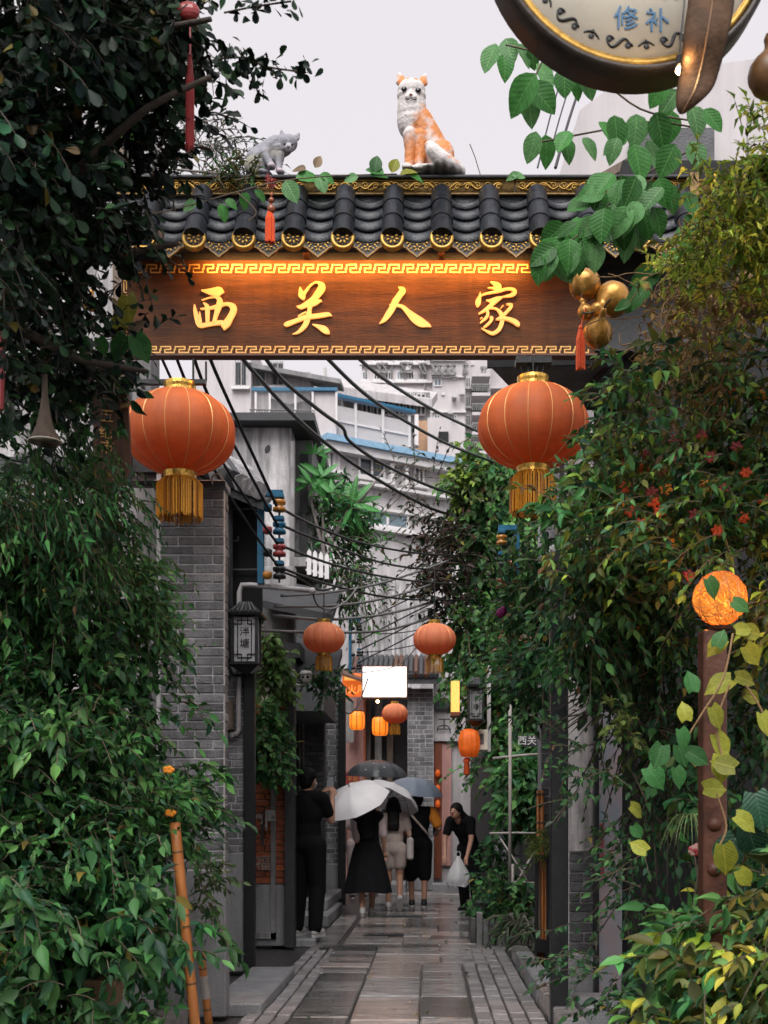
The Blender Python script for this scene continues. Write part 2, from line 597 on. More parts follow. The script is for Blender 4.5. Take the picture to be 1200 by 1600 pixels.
# ------------------------------------------------------------------ foliage
LEAF_T = {
    'ovate': ([(0, 0, 0), (.14, -.30, .03), (.15, 0, -.02), (.14, .30, .03), (.36, -.5, .05), (.37, 0, -.04), (.36, .5, .05), (.62, -.40, .03), (.63, 0, -.06), (.62, .40, .03), (.84, -.18, -.05), (.85, 0, -.10), (.84, .18, -.05), (1, 0, -.17)],
              [(0, 2, 1), (0, 3, 2), (1, 2, 5, 4), (2, 3, 6, 5), (4, 5, 8, 7), (5, 6, 9, 8), (7, 8, 11, 10), (8, 9, 12, 11), (10, 11, 13), (11, 12, 13)]),
    'ovate_s': ([(0, 0, 0), (.28, -.5, .05), (.32, 0, -.04), (.28, .5, .05), (.66, -.36, .02), (.68, 0, -.06), (.66, .36, .02), (1, 0, -.16)],
              [(0, 2, 1), (0, 3, 2), (1, 2, 5, 4), (2, 3, 6, 5), (4, 5, 7), (5, 6, 7)]),
    'obovate': ([(0, 0, 0), (.3, -.24, .02), (.3, 0, -.02), (.3, .24, .02), (.6, -.46, .03), (.6, 0, -.04), (.6, .46, .03), (.85, -.42, .0), (.86, 0, -.06), (.85, .42, .0), (1, -.15, -.06), (1, .15, -.06)],
                [(0, 2, 1), (0, 3, 2), (1, 2, 5, 4), (2, 3, 6, 5), (4, 5, 8, 7), (5, 6, 9, 8), (7, 8, 10), (8, 9, 11), (8, 11, 10)]),
    'lance': ([(0, 0, 0), (.35, -.5, .06), (.35, 0, -.03), (.35, .5, .06), (1, 0, -.2)],
              [(0, 2, 1), (0, 3, 2), (1, 2, 4), (2, 3, 4)]),
    'heart': ([(0, 0, 0), (-.12, -.25, .05), (.1, -.52, .08), (.4, -.5, .05), (.75, -.24, -.02), (1.05, 0, -.22),
               (.75, .24, -.02), (.4, .5, .05), (.1, .52, .08), (-.12, .25, .05), (.4, 0, -.05), (.75, 0, -.1)],
              [(0, 10, 2, 1), (10, 3, 2), (10, 11, 4, 3), (11, 5, 4), (0, 9, 8, 10), (10, 8, 7), (10, 7, 6, 11), (11, 6, 5)]),
    'oval': ([(0, 0, 0), (.12, -.30, .03), (.12, .30, .03), (.4, -.5, .05), (.4, 0, -.04), (.4, .5, .05), (.7, -.42, .02), (.72, 0, -.06), (.7, .42, .02), (.92, -.15, -.06), (.92, .15, -.06), (1.03, 0, -.12), (.12, 0, -.02)],
             [(0, 12, 1), (0, 2, 12), (12, 4, 3, 1), (12, 2, 5, 4), (3, 4, 7, 6), (4, 5, 8, 7), (6, 7, 9), (7, 8, 10), (7, 11, 9), (7, 10, 11)]),
}


def nrmz(a):
    return a / np.maximum(np.linalg.norm(a, axis=1, keepdims=True), 1e-9)


def leaf_mesh(name, pos, axis, nrm, length, wr, cols, shape, mat):
    tv, tf = LEAF_T[shape]
    tv = np.array(tv)
    n, k = len(pos), len(tv)
    axis = nrmz(axis)
    side = nrmz(np.cross(nrm, axis))
    up = np.cross(axis, side)
    L = np.asarray(length).reshape(-1, 1, 1) * np.ones((n, 1, 1))
    curl = NR.uniform(0.4, 2.6, (n, 1, 1))
    V = pos[:, None, :] + L * (tv[None, :, 0:1] * axis[:, None, :] + tv[None, :, 1:2] * wr * side[:, None, :] + tv[None, :, 2:3] * curl * up[:, None, :])
    V = V.reshape(-1, 3)
    loops, starts, tot = [], [], 0
    sizes = [len(f) for f in tf]
    flat = np.array([i for f in tf for i in f])
    st = np.cumsum([0] + sizes[:-1])
    allloops = (flat[None, :] + (np.arange(n) * k)[:, None]).reshape(-1)
    allstart = (st[None, :] + (np.arange(n) * len(flat))[:, None]).reshape(-1)
    me = bpy.data.meshes.new(name)
    me.vertices.add(len(V))
    me.vertices.foreach_set('co', V.astype(np.float32).reshape(-1))
    me.loops.add(len(allloops))
    me.loops.foreach_set('vertex_index', allloops.astype(np.int32))
    me.polygons.add(len(allstart))
    me.polygons.foreach_set('loop_start', allstart.astype(np.int32))
    me.polygons.foreach_set('loop_total', np.tile(sizes, n).astype(np.int32))
    me.polygons.foreach_set('use_smooth', [True] * len(allstart))
    me.update(calc_edges=True)
    ca = me.color_attributes.new('Col', 'FLOAT_COLOR', 'POINT')
    C = np.ones((n, k, 4), np.float32)
    C[:, :, :3] = np.asarray(cols)[:, None, :]
    ca.data.foreach_set('color', C.reshape(-1))
    me.materials.append(MATS[mat])
    return me


def pal(n, cols, jit=0.25):
    """per-leaf colours picked among the plant's greens with a little spread"""
    c = np.array(cols)[NR.integers(0, len(cols), n)]
    return c * NR.uniform(1 - jit, 1 + jit, (n, 1)) * NR.uniform(0.92, 1.08, (n, 3))


def in_poly(px, py, poly):
    inside = np.zeros(len(px), bool)
    j = len(poly) - 1
    for i in range(len(poly)):
        xi, yi = poly[i]; xj, yj = poly[j]
        c = ((yi > py) != (yj > py)) & (px < (xj - xi) * (py - yi) / ((yj - yi) + 1e-12) + xi)
        inside ^= c
        j = i
    return inside


def clumped(poly, n, Y0, Y1, per=13, sig=.085):
    """like scatter, but gathered into clumps; returns points and the clump of each"""
    k = max(2, n // per)
    c = scatter(poly, k, Y0, Y1)
    idx = NR.integers(0, k, n)
    return c[idx] + NR.normal(0, sig, (n, 3)) * [1, .9, 1], idx, k


def scatter(poly, n, Y0, Y1):
    """n points through a volume: outline as measured at its own distance, thickness Y0..Y1"""
    poly = np.array(poly, float)
    lo, hi = poly.min(0), poly.max(0)
    out = np.zeros((0, 2))
    while len(out) < n:
        q = NR.uniform(lo, hi, (n * 2, 2))
        out = np.vstack([out, q[in_poly(q[:, 0], q[:, 1], poly)]])
    out = out[:n]
    Ym = (Y0 + Y1) / 2
    Y = NR.uniform(Y0, Y1, n)
    X = (out[:, 0] - CX) * Ym / F
    Z = HC + (CY - out[:, 1]) * Ym / F
    return np.stack([X, Y, Z], 1)


def sprays(roots, dirs, length, nleaf, leaf, wr, spread=0.9, droop=0.5, alt=True):
    """leafy shoots: returns leaf pos/axis/normal arrays and shoot polylines"""
    n = len(roots)
    d = nrmz(dirs)
    Ls = NR.uniform(0.6, 1.3, n) * length
    pos, ax, nm, ln, paths = [], [], [], [], []
    t = (np.arange(nleaf) + 1) / nleaf
    for i in range(n):
        dd = d[i]
        curve = np.outer(t * Ls[i], dd)
        curve[:, 2] -= droop * Ls[i] * t ** 2 * 0.6
        pts = roots[i] + curve
        tang = np.gradient(pts, axis=0) if nleaf > 2 else np.tile(dd, (nleaf, 1))
        side = np.cross(tang, [0, 0, 1.0]) + NR.normal(0, 0.25, tang.shape)
        sg = np.where(np.arange(nleaf) % 2, 1.0, -1.0)[:, None]
        a = nrmz(tang) * 0.75 + nrmz(side) * sg * spread
        a[:, 2] -= 0.25
        a[-1] = tang[-1]
        nn = np.tile([0, -0.45, 0.9], (nleaf, 1)) + NR.normal(0, 0.45, (nleaf, 3))
        pos.append(pts); ax.append(a); nm.append(nn)
        ln.append(leaf * NR.uniform(0.65, 1.2, nleaf))
        paths.append(np.vstack([roots[i], pts]))
    return np.vstack(pos), np.vstack(ax), np.vstack(nm), np.concatenate(ln), paths


def stems_mesh(name, paths, r, mat, parent, n=3):
    mb = MB()
    for p in paths:
        mb.tube(p, [r] * (len(p) - 1) + [r * 0.4], n, cap=False)
    return mb.build(name, mat, parent)

# ================================================================== GROUND
MB().box(-200, 200, -60, 340, -0.5, -0.07).build('ground', 'wet_ground', kind='structure')
path = MB().box(-2.2, 1.6, 3.0, 26.0, -0.068, -0.03).build('path', 'wet_ground', kind='structure')
_slabs = {}


def slab(name, x0, x1, y0, y1, mat, parent, zt=0.0, th=0.05, c=0.010, gap=0.014):
    w, l = round(x1 - x0 - gap, 2), round(y1 - y0 - gap, 2)
    k = (w, l, mat, th)
    if k not in _slabs:
        _slabs[k] = MB().cbox(-w / 2, w / 2, -l / 2, l / 2, -th, 0, c).mesh(name, mat)
    m4 = Matrix.Translation(((x0 + x1) / 2, (y0 + y1) / 2, zt + R.uniform(-0.005, 0.005))) @ \
        Matrix.Rotation(R.uniform(-.010, .010), 4, 'Z') @ Matrix.Rotation(R.uniform(-.011, .011), 4, 'X') @ Matrix.Rotation(R.uniform(-.011, .011), 4, 'Y')
    return obj(name, _slabs[k], parent, m4)


def column(x0, x1, ya, yb, lens, mats, z=0.0):
    y = ya
    while y < yb:
        l = R.choice(lens)
        if yb - y - l < min(lens) * 0.5: l = yb - y
        slab('paving_slab', x0, x1, y, min(y + l, yb), R.choice(mats), path, z)
        y += l


column(-.89, -.51, 5.6, 10.4, (.6, .9, 1.2), ('stone_dark', 'stone_dark', 'stone'))
column(-.51, -.06, 5.6, 11.2, (.7, .9, 1.1), ('stone_warm', 'stone_warm', 'stone_warm', 'stone'))
column(-.06, .29, 5.6, 11.2, (.55, .8, 1.0), ('stone', 'stone_dark', 'stone'))
# farther on the slabs lie across the lane in courses
y = 11.2
while y < 24.5:
    l = R.choice((.32, .4, .5, .62))
    x = -.89 if y > 12.3 else -.51
    while x < .5:
        w = R.choice((.45, .62, .8, 1.0))
        if .62 - x - w < .25: w = .62 - x
        slab('paving_slab', x, min(x + w, .62), y, y + l, R.choice(('stone', 'stone', 'stone_dark', 'stone_warm')), path)
        x += w
    y += l
y = 10.4
while y < 12.3:
    l = R.choice((.2, .3))
    slab('paving_slab', -.95, -.51, y, min(y + l, 12.3), R.choice(('stone_dark', 'stone_warm', 'stone')), path)
    y += l
# small granite setts on both sides
for xa, n, w in ((.30, 4, .112), (-1.20, 3, .103)):
    for i in range(n):
        y = 6.2 + (i % 2) * .13
        while y < 12.3:
            l = R.choice((.16, .2, .23))
            slab('paver', xa + i * w, xa + (i + 1) * w, y, min(y + l, 12.4), 'paver', path, R.uniform(-.004, .004), 0.04, 0.007, 0.013)
            y += l
for xa, xb, ya, yb in ((-1.2, -.95, 12.4, 16.5),):
    y = ya
    while y < yb:
        slab('paving_slab', xa, xb, y, y + .5, 'stone', path, -.004)
        y += .5
slab('paving_slab', .30, .62, 12.42, 12.75, 'stone_warm', path)
slab('paving_slab', .62, .95, 12.42, 12.75, 'stone', path)


def grate(px, py, wpx, label):
    Y = HC * F / (py - CY)
    x = XX(px, Y); w = wpx * Y / F
    t = thing('drain_grate', label, 'drain grate', (x, Y, 0), group='iron grates in the lane')
    f = MB()
    f.box(x - w / 2, x + w / 2, Y - .12, Y - .10, .004, .012); f.box(x - w / 2, x + w / 2, Y + .10, Y + .12, .004, .012)
    f.build('frame', 'charcoal', t)
    n = int(w / .045)
    for i in range(n):
        xx = x - w / 2 + (i + .5) * w / n
        MB().bar((xx - .012, Y - .1, .009), (xx + .012, Y + .1, .009), .014, .008).build('grate_bar', 'stone', t)
    MB().box(x - w / 2, x + w / 2, Y - .1, Y + .1, .001, .003).build('drain_slot', 'dark', t)


grate(600, 1461, 62, 'short slotted iron drain grate in the lane ahead of the walkers')
grate(632, 1432, 70, 'slotted drain grate under the feet of the walking group')
grate(545, 1481, 90, 'long slotted drain grate nearest the camera, left of the bright slab')

# kerbs and steps
st = thing('stone_step', 'low granite step at the foot of the grey brick pier', 'step', (-1.2, 8.9, 0))
MB().cbox(-1.46, -1.10, 8.18, 10.25, -.03, .065, .012).build('tread', 'granite', st)
kb = thing('kerb', 'row of granite kerb stones along the black post and bamboo panel', 'kerb', (.8, 9, 0))
y = 6.6
while y < 11.2:
    MB().cbox(.755, .90, y, y + .52, -.03, .13, .012).build('kerb_stone', R.choice(('granite', 'stone')), kb)
    y += .53
st = thing('stone_step', 'worn stone door step under the man taking a photo', 'step', (-1.4, 13.4, 0))
MB().cbox(-1.62, -1.16, 12.75, 13.75, -.03, .055, .012).build('tread', 'granite', st)
MB().cbox(-1.62, -1.22, 15.2, 17.6, -.03, .12, .012).build('tread', 'granite', st)
MB().cbox(-1.62, -1.30, 16.0, 18.6, .122, .26, .012).build('tread', 'granite', st)
st = thing('stone_step', 'long granite step before the pink wall behind the walkers', 'step', (-.9, 22.6, 0))
MB().cbox(-1.35, -.42, 22.1, 23.4, -.03, .16, .012).build('tread', 'granite', st)
st = thing('stone_step', 'grey stone step below the red wooden door', 'step', (.3, 22, 0))
MB().cbox(.06, .62, 22.3, 22.85, -.03, .15, .012).build('tread', 'granite', st)

# ================================================================== BRICKWORK
_bricks = {}


def brick_face(parent, x0, x1, yf, z0, z1, bw=.215, bh=.052, j=.008, mat='brick', depth=.04, cap=300, axis='x'):
    """running bond of single bricks proud of the mortar; axis 'y' lays the face along y at x=yf"""
    rows = int((z1 - z0) / (bh + j) + .5)
    hh = (z1 - z0) / rows - j
    n = 0
    for r in range(rows):
        z = z0 + r * (hh + j) + j / 2
        x = x0 + j / 2
        first = True
        ph = (0.5 if r % 2 else 1.0)
        if R.random() < .15: ph *= .75
        while x < x1 - .02:
            w = bw * ph if first else bw * R.choice((1, 1, 1, .5))
            first = False
            if x1 - x - w < bw * .3: w = x1 - x - j / 2
            w = min(w, x1 - x - j / 2)
            k = (round(w, 2), round(hh, 3), mat, depth, axis)
            if k not in _bricks:
                b = MB()
                if axis == 'x': b.cbox(0, w, 0, depth, 0, hh, .004)
                else: b.cbox(0, depth, 0, w, 0, hh, .004)
                _bricks[k] = b.mesh('brick', mat)
            off = R.uniform(-.003, .003)
            loc = (x, yf + off, z) if axis == 'x' else (yf + off, x, z)
            if n < cap: obj('brick', _bricks[k], parent, Matrix.Translation(loc))
            n += 1
            x += w + j
    return n


def pier(name, label, x0, x1, yf, yb, z0, z1, ztop=None, zbase=0.0, cat='wall', mat='brick', base='granite', **kw):
    t = thing(name, label, cat, ((x0 + x1) / 2, yf, 0))
    MB().box(x0, x1, yf + .006, yb, z0, ztop or z1).build('core', 'mortar', t)
    brick_face(t, x0, x1, yf, z0, z1, mat=mat, **kw)
    if z0 > zbase + .05:
        MB().cbox(x0 - .012, x1 + .012, yf - .012, yb + .01, zbase, z0 - .002, .01).build('base_block', base, t)
    return t


# A: grey brick pier beside the left lantern
a = pier('brick_pier', 'tall grey brick pier on granite base beside the left shrub and lantern', XX(250, 8), XX(350, 8), 8.0, 8.14, .95, 3.38)
brick_face(a, 8.045, 8.14, XX(350, 8) - .03, .95, 3.38, axis='y', depth=.036)
MB().cbox(XX(240, 8), XX(354, 8), 7.97, 8.17, 3.385, 3.44, .01).build('coping', 'granite', a)
b = thing('plaster_wall', 'weathered plaster wall strip between left shrub and grey brick pier', 'wall', (-2.2, 8.3, 0))
MB().box(-3.6, XX(250, 8) - .012, 8.07, 8.25, 0, 3.5).build('wall_face', 'plaster', b)
MB().box(XX(243, 8), XX(249, 8), 8.03, 8.068, 1.2, 3.5).build('edge_strip', 'white_paint', b)
MB().box(-3.6, XX(254, 8), 8.02, 8.3, 3.502, 3.6).build('coping', 'charcoal', b)

# B: recessed brick wall with lantern post and dark opening under tiled roof
Y = 10.4
bt = pier('brick_wall', 'recessed grey brick wall behind the black lantern post', XX(330, Y), XX(384, Y), Y, Y + .3, 1.0, 2.95, cap=180)
MB().box(XX(330, Y), XX(403, Y), Y + .25, Y + .3, 2.96, 4.15).build('opening', 'dark', bt)
MB().box(XX(330, Y), XX(357, Y), Y + .012, Y + .24, 2.96, 4.15).build('jamb', 'brick', bt)
for (pa, pb) in (((358, 795), (400, 795)), ((358, 795), (358, 890)), ((358, 845), (372, 845)), ((372, 845), (372, 838)), ((358, 890), (403, 890))):
    q0, q1 = P(*pa, Y + .2), P(*pb, Y + .2)
    MB().tube([q0, q1], .008, 6).build('window_bar', 'cable_grey', bt)
rt = thing('tiled_roof', 'old tiled roof edge sloping down behind the left lantern', 'roof', P(350, 745, 10.6))
for i in range(9):
    a0 = P(300 + i * 13, 722 + i * 5.5, 10.15)
    b0 = P(286 + i * 12, 690 + i * 5.5, 11.2)
    MB().tube([a0, (a0 + b0) / 2, b0], [.075, .07, .065], 8).build('roof_tile', R.choice(('concrete', 'charcoal', 'plaster')), rt)
MB().prism([(0, 0), (1, 0), (1, 1), (0, 1)], P(290, 735, 10.2), P(412, 786, 10.2) - P(290, 735, 10.2), Vector((-.05, 1.0, .35)), (0, 0, -.06)).build('roof_bed', 'charcoal', rt)

# far-left tall house wall and timber post above the gate's end
lw = thing('house_wall', 'pale brick gable wall high behind the dark tree', 'wall', (-3, 9.4, 0))
MB().box(-4.6, XX(236, 9.4), 9.4, 9.7, 0, ZZ(170, 9.4)).build('wall_face', 'plaster', lw)
tp = thing('timber_post', 'weathered brown timber post rising behind the dark tree', 'post', P(187, 300, 8.9))
MB().box(XX(176, 8.9), XX(199, 8.9), 8.9, 9.0, 0, ZZ(95, 8.9)).build('shaft', 'grey_wood', tp)
MB().box(XX(170, 8.9), XX(205, 8.9), 8.87, 9.03, ZZ(95, 8.9), ZZ(88, 8.9)).build('cap_board', 'grey_wood', tp)
for pxx, mm in ((163, 'insulator_amber'), (176, 'blue_steel')):
    MB().lathe([(.02, -.04), (.045, -.03), (.03, 0), (.045, .03), (.02, .04)], 12, P(pxx, 110, 8.85)).build('insulator', mm, tp, smooth=True)

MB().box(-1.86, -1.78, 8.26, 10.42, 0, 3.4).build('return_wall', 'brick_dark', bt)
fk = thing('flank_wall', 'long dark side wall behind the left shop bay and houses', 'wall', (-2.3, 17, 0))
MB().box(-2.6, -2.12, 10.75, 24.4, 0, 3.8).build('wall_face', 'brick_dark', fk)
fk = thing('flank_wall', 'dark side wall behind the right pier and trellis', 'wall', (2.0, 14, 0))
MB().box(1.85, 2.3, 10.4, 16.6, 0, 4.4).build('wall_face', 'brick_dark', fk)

# C: shop bay with glass door and red brick
Y = 12.6
c = thing('corner_shop', 'shop bay with red brick wall behind a glass door in black frame', 'shop', (XX(425, Y), Y, 0))
xa, xb, xc = XX(398, Y), XX(447, Y), XX(462, Y)
MB().box(xa, xb, Y + .03, Y + .25, .62, 2.45).build('core', 'mortar', c)
brick_face(c, xa, xb, Y, .63, 2.45, bw=.19, bh=.058, mat='brick_red')
MB().cbox(xa - .01, xb, Y - .02, Y + .25, 0, .62, .01).build('base_block', 'granite', c)
fr = MB()
fr.box(xb, xc, Y - .12, Y + .05, 0, 2.9)
fr.build('frame', 'charcoal', c)
MB().box(XX(424, Y), XX(432, Y), Y - .05, Y - .02, .08, 2.2).build('door_stile', 'concrete', c)
MB().box(XX(398, Y), XX(432, Y), Y - .05, Y - .022, .08, .14).build('door_rail', 'concrete', c)
dh = MB().box(XX(420, Y), XX(432, Y), Y - .09, Y - .052, ZZ(1283, Y), ZZ(1266, Y)).build('door_lock', 'white_pipe', c)
MB().tube([P(427, 1277, Y - .1), P(427, 1277, Y - .16)], .018, 10).build('knob', 'cable_grey', dh)
MB().tube([P(416, 1265, Y - .08), P(416, 1297, Y - .08)], .012, 8).build('door_handle', 'white_pipe', c)
MB().box(XX(409, Y), XX(413, Y), Y - .06, Y - .05, ZZ(1322, Y), ZZ(1268, Y)).build('seal', 'charcoal', c)
place_text('福', .16, 'stone_warm', P(411, 1350, Y - .06), c, name='door_lettering')
place_text('門', .11, 'white_paint', P(403, 1281, Y - .06), c, name='door_lettering')
MB().box(XX(380, Y), XX(470, Y), Y - .1, Y + .4, 2.9, 3.05).build('lintel', 'charcoal', c)
# upper part of C: pale panel, awnings and dark eaves
MB().box(XX(398, Y), XX(442, Y), Y + .1, Y + .3, 2.46, 2.89).build('fascia', 'cream', c)
MB().box(-1.95, XX(455, Y), Y + .3, Y + .5, 3.05, 3.9).build('upper_wall', 'plaster', c)
aw = thing('awning', 'dark tiled awning above the shop bay with white camera below', 'awning', P(460, 940, 12.8))
MB().prism([(0, 0), (1, 0), (1, 1), (0, 1)], P(395, 935, 12.3), P(520, 960, 12.3) - P(395, 935, 12.3), Vector((0, 1.0, .4)), (0, 0, -.07)).build('awning_slab', 'charcoal', aw)
MB().prism([(0, 0), (1, 0), (1, 1), (0, 1)], P(440, 1040, 12.6), P(520, 1062, 12.6) - P(440, 1040, 12.6), Vector((0, 1.4, .5)), (0, 0, -.08)).build('awning_slab', 'charcoal', aw)

# D: dark recessed wall behind the man, with pipes
Y = 17.2
d = thing('dark_wall', 'dark recessed brick wall with grey pipes behind the man photographing', 'wall', (-1.6, Y, 0))
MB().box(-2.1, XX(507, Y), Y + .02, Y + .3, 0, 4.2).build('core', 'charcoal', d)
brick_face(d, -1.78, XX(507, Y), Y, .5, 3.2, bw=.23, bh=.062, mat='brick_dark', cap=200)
for pxx in (468, 474):
    MB().tube([P(pxx, 1045, Y - .08), P(pxx, 1200, Y - .08), P(pxx, 1330, Y - .08)], .012, 8).build('pipe', 'cable_grey', d)

# N: stained plaster house with flat overhanging roof
Y = 15.0
n = thing('plaster_house', 'stained grey plaster house with flat overhanging roof behind left lantern', 'house', (-2, Y, 0))
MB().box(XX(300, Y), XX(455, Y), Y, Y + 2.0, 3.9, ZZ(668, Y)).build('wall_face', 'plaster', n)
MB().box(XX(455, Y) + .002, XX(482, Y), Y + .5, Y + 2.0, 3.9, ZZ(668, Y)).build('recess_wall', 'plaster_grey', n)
MB().box(XX(462, Y), XX(475, Y), Y + .46, Y + .495, ZZ(900, Y), ZZ(690, Y)).build('shutter', 'charcoal', n)
MB().box(XX(290, Y), XX(494, Y), Y - .25, Y + 2.2, ZZ(667, Y), ZZ(655, Y)).build('roof', 'charcoal', n)
MB().prism([(0, 0), (1, 0), (.45, .12)], P(380, 655, Y), Vector((.75, 0, 0)), Vector((0, 0, .75)), (0, 1.2, 0)).build('roof_ridge', 'charcoal', n)
MB().ell(P(418, 702, Y), (.035, .012, .055), 7, 5, rot=Matrix.Rotation(.3, 3, 'Y')).build('vent_hole', 'charcoal', n)
MB().tube([P(457, 690, Y - .05), P(457, 905, Y - .05)], .03, 8).build('drain_pipe', 'plaster', n)
MB().box(XX(455, Y), XX(512, Y), Y - .2, Y + .9, ZZ(890, Y), ZZ(876, Y)).build('balcony_slab', 'concrete', n)
MB().box(-2.6, XX(505, Y), Y + .1, Y + 2.0, 2.6, 3.88).build('lower_wall', 'charcoal', n)
pf = thing('picket_fence', 'small white picket fence on the balcony ledge below the palm leaves', 'fence', P(497, 905, 14.7))
for i in range(4):
    x, yb = 483 + i * 9.2, 898 + i * 2.2
    q = P(x, yb, 14.75)
    w = .05
    MB().prism([(-w / 2, 0), (w / 2, 0), (w / 2, .27), (0, .31), (-w / 2, .27)], q, (1, 0, 0), (0, 0, 1), (0, .015, 0)).build('picket', 'white_paint', pf)
MB().bar(P(478, 875, 14.78), P(514, 884, 14.78), .012, .03).build('rail', 'white_paint', pf)
MB().bar(P(478, 890, 14.78), P(514, 899, 14.78), .012, .03).build('rail', 'white_paint', pf)

# E: brick pier with black post, right of the man
Y = 19.0
e = pier('brick_pier', 'dark grey brick pier with black post beside the white umbrellas', XX(503, Y), XX(529, Y), Y, Y + .4, .62, 3.3, bw=.19, bh=.066, j=.012, mat='brick')
MB().box(XX(500, Y), XX(530, Y), Y + .1, Y + .4, 3.3, 3.7).build('top_wall', 'charcoal', e)
p = thing('steel_post', 'black steel post on the corner of the dark brick pier', 'post', (XX(534, 18.8), 18.8, 0))
MB().cbox(XX(528.5, 18.8), XX(540, 18.8), 18.8, 18.9, 0, 3.3, .006).build('shaft', 'black_steel', p)
MB().cbox(XX(526, 18.8), XX(542, 18.8), 18.76, 18.94, 0, .012, .003).build('foot_plate', 'black_steel', p)

# F: back of the lane: pink wall, columns, dark doors
Y = 24.0
f = thing('pink_house', 'pink walled house front with pale columns behind the black umbrella', 'house', (-.9, Y, 0))
MB().box(XX(520, Y), XX(568, Y), Y, Y + .3, 0, 3.9).build('pink_wall', 'plaster_pink', f)
MB().box(XX(566, Y), XX(642, Y), Y + .5, Y + .8, 0, 3.9).build('recess', 'charcoal', f)
MB().box(XX(568.3, Y), XX(571, Y), Y - .03, Y + .4, .5, 3.7).build('trim', 'brick_red', f)
for pa, pb, mm in ((585, 596, 'concrete'), (604, 613, 'grey_wood'), (571, 578, 'concrete')):
    MB().cbox(XX(pa, Y), XX(pb, Y), Y + .2, Y + .4, 0, 3.7, .01).build('column', mm, f)
MB().box(XX(614, Y), XX(637, Y), Y + .3, Y + .35, .15, 2.4).build('door', 'black_steel', f)
MB().cbox(XX(570, Y), XX(584, Y), Y - .2, Y + .18, .1, 2.05, .02).build('gate_pier', 'concrete', f)
MB().cbox(XX(606, Y), XX(619, Y), Y - .2, Y + .18, .1, 2.0, .02).build('gate_pier', 'concrete', f)
MB().box(XX(541, 23.8), XX(553, 23.8), 23.75, 23.8, ZZ(1160, 23.8), ZZ(1095, 23.8)).build('meter_box', 'concrete', f)
rs = thing('red_notice', 'small dark red notice board half hidden by the black umbrella', 'sign', P(550, 1217, 23.4))
MB().box(XX(540, 23.4), XX(562, 23.4), 23.4, 23.43, ZZ(1232, 23.4), ZZ(1206, 23.4)).build('board', 'insulator_red', rs)
place_text('平安', .11, 'gold_line', P(551, 1218, 23.38), rs)

# G: brick wall right of the glowing sign
Y = 23.0
g = pier('brick_wall', 'grey brick wall right of the glowing white sign', XX(637, Y), XX(677, Y), Y, Y + .5, .95, 3.72, bw=.2, bh=.072, j=.012, cap=300)
gr = thing('tiled_roof', 'low brown tiled roof above the glowing white sign', 'roof', P(620, 1045, 23))
MB().prism([(0, 0), (1, 0), (1, 1), (0, 1)], P(540, 1060, 22.6), P(685, 1060, 22.6) - P(540, 1060, 22.6), Vector((0, 1.5, .55)), (0, 0, -.1)).build('roof_bed', 'charcoal', gr)
for i in range(18):
    a0 = P(543 + i * 8.2, 1056, 22.55)
    MB().tube([a0, a0 + Vector((0, 1.5, .55))], .045, 6).build('roof_tile', R.choice(('brown_wood', 'charcoal', 'charcoal')), gr)
# H: doorway wall at the turn of the lane
Y = 23.2
h = thing('doorway_wall', 'pale wall with red wooden door at the turn of the lane', 'house', (.5, Y, 0))
MB().box(XX(677.5, Y), XX(860, Y), Y + .1, Y + .4, 0, 5.0).build('wall_face', 'plaster_white', h)
MB().cbox(XX(678, Y), XX(690, Y), Y, Y + .08, .2, 2.75, .01).build('door', 'red_wood', h)
MB().box(XX(690.5, Y), XX(705, Y), Y + .02, Y + .09, .45, 2.75).build('door_jamb', 'plaster_pink', h)
MB().box(XX(678, Y), XX(722, Y), Y - .05, Y + .09, 2.76, 2.9).build('lintel', 'plaster_white', h)
MB().box(XX(679, Y), XX(707, Y), Y - .01, Y + .09, 3.36, 3.56).build('vent', 'charcoal', h)
place_text('工', .28, 'ink', P(694, 1133, Y - .02), h, name='wall_lettering')
MB().tube(smooth_path([P(683, 1143, Y - .02), P(686, 1135, Y - .02), P(700, 1135, Y - .02), P(704, 1146, Y - .02)]), .012, 6).build('wall_drawing', 'ink', h)
for k in range(4):
    MB().ell(P(684, 1208 + k * 24, Y - .08), (.045, .045, .07), 10, 6).build('door_charm', 'orange_cloth', h, smooth=True)

# ================================================================== FAR BUILDINGS
def window(parent, o, u, w, h, pane='glass_blue', bars=0, frame='white_paint', sill=True, depth=.06):
    """o = lower left corner on the wall face, u = unit vector along the wall; faces the camera side"""
    o, u = Vector(o), Vector(u).normalized()
    nv = Vector((u.y, -u.x, 0))
    z = Vector((0, 0, 1))
    t = .06 if w > .8 else .045
    fm = MB()
    for (a0, b0, a1, b1) in ((0, 0, w, t), (0, h - t, w, h), (0, t, t, h - t), (w - t, t, w, h - t), (w / 2 - t / 2, t, w / 2 + t / 2, h - t)):
        fm.prism([(a0, b0), (a1, b0), (a1, b1), (a0, b1)], o + nv * .005, u, z, nv * depth)
    wd = fm.build('window', frame, parent)
    MB().prism([(t, t), (w - t, t), (w - t, h - t), (t, h - t)], o + nv * .002, u, z, nv * .02).build('pane', pane, wd)
    if sill:
        MB().prism([(-.08, -.1), (w + .08, -.1), (w + .08, -.01), (-.08, -.01)], o, u, z, nv * .16).build('sill', frame, wd)
    if bars:
        bb = MB()
        for i in range(bars):
            x = w * (i + .5) / bars
            bb.tube([o + u * x + nv * .12, o + u * x + nv * .12 + z * h], .012, 4)
        bb.build('window_bars', 'cable_grey', wd, kind='stuff')
    return wd


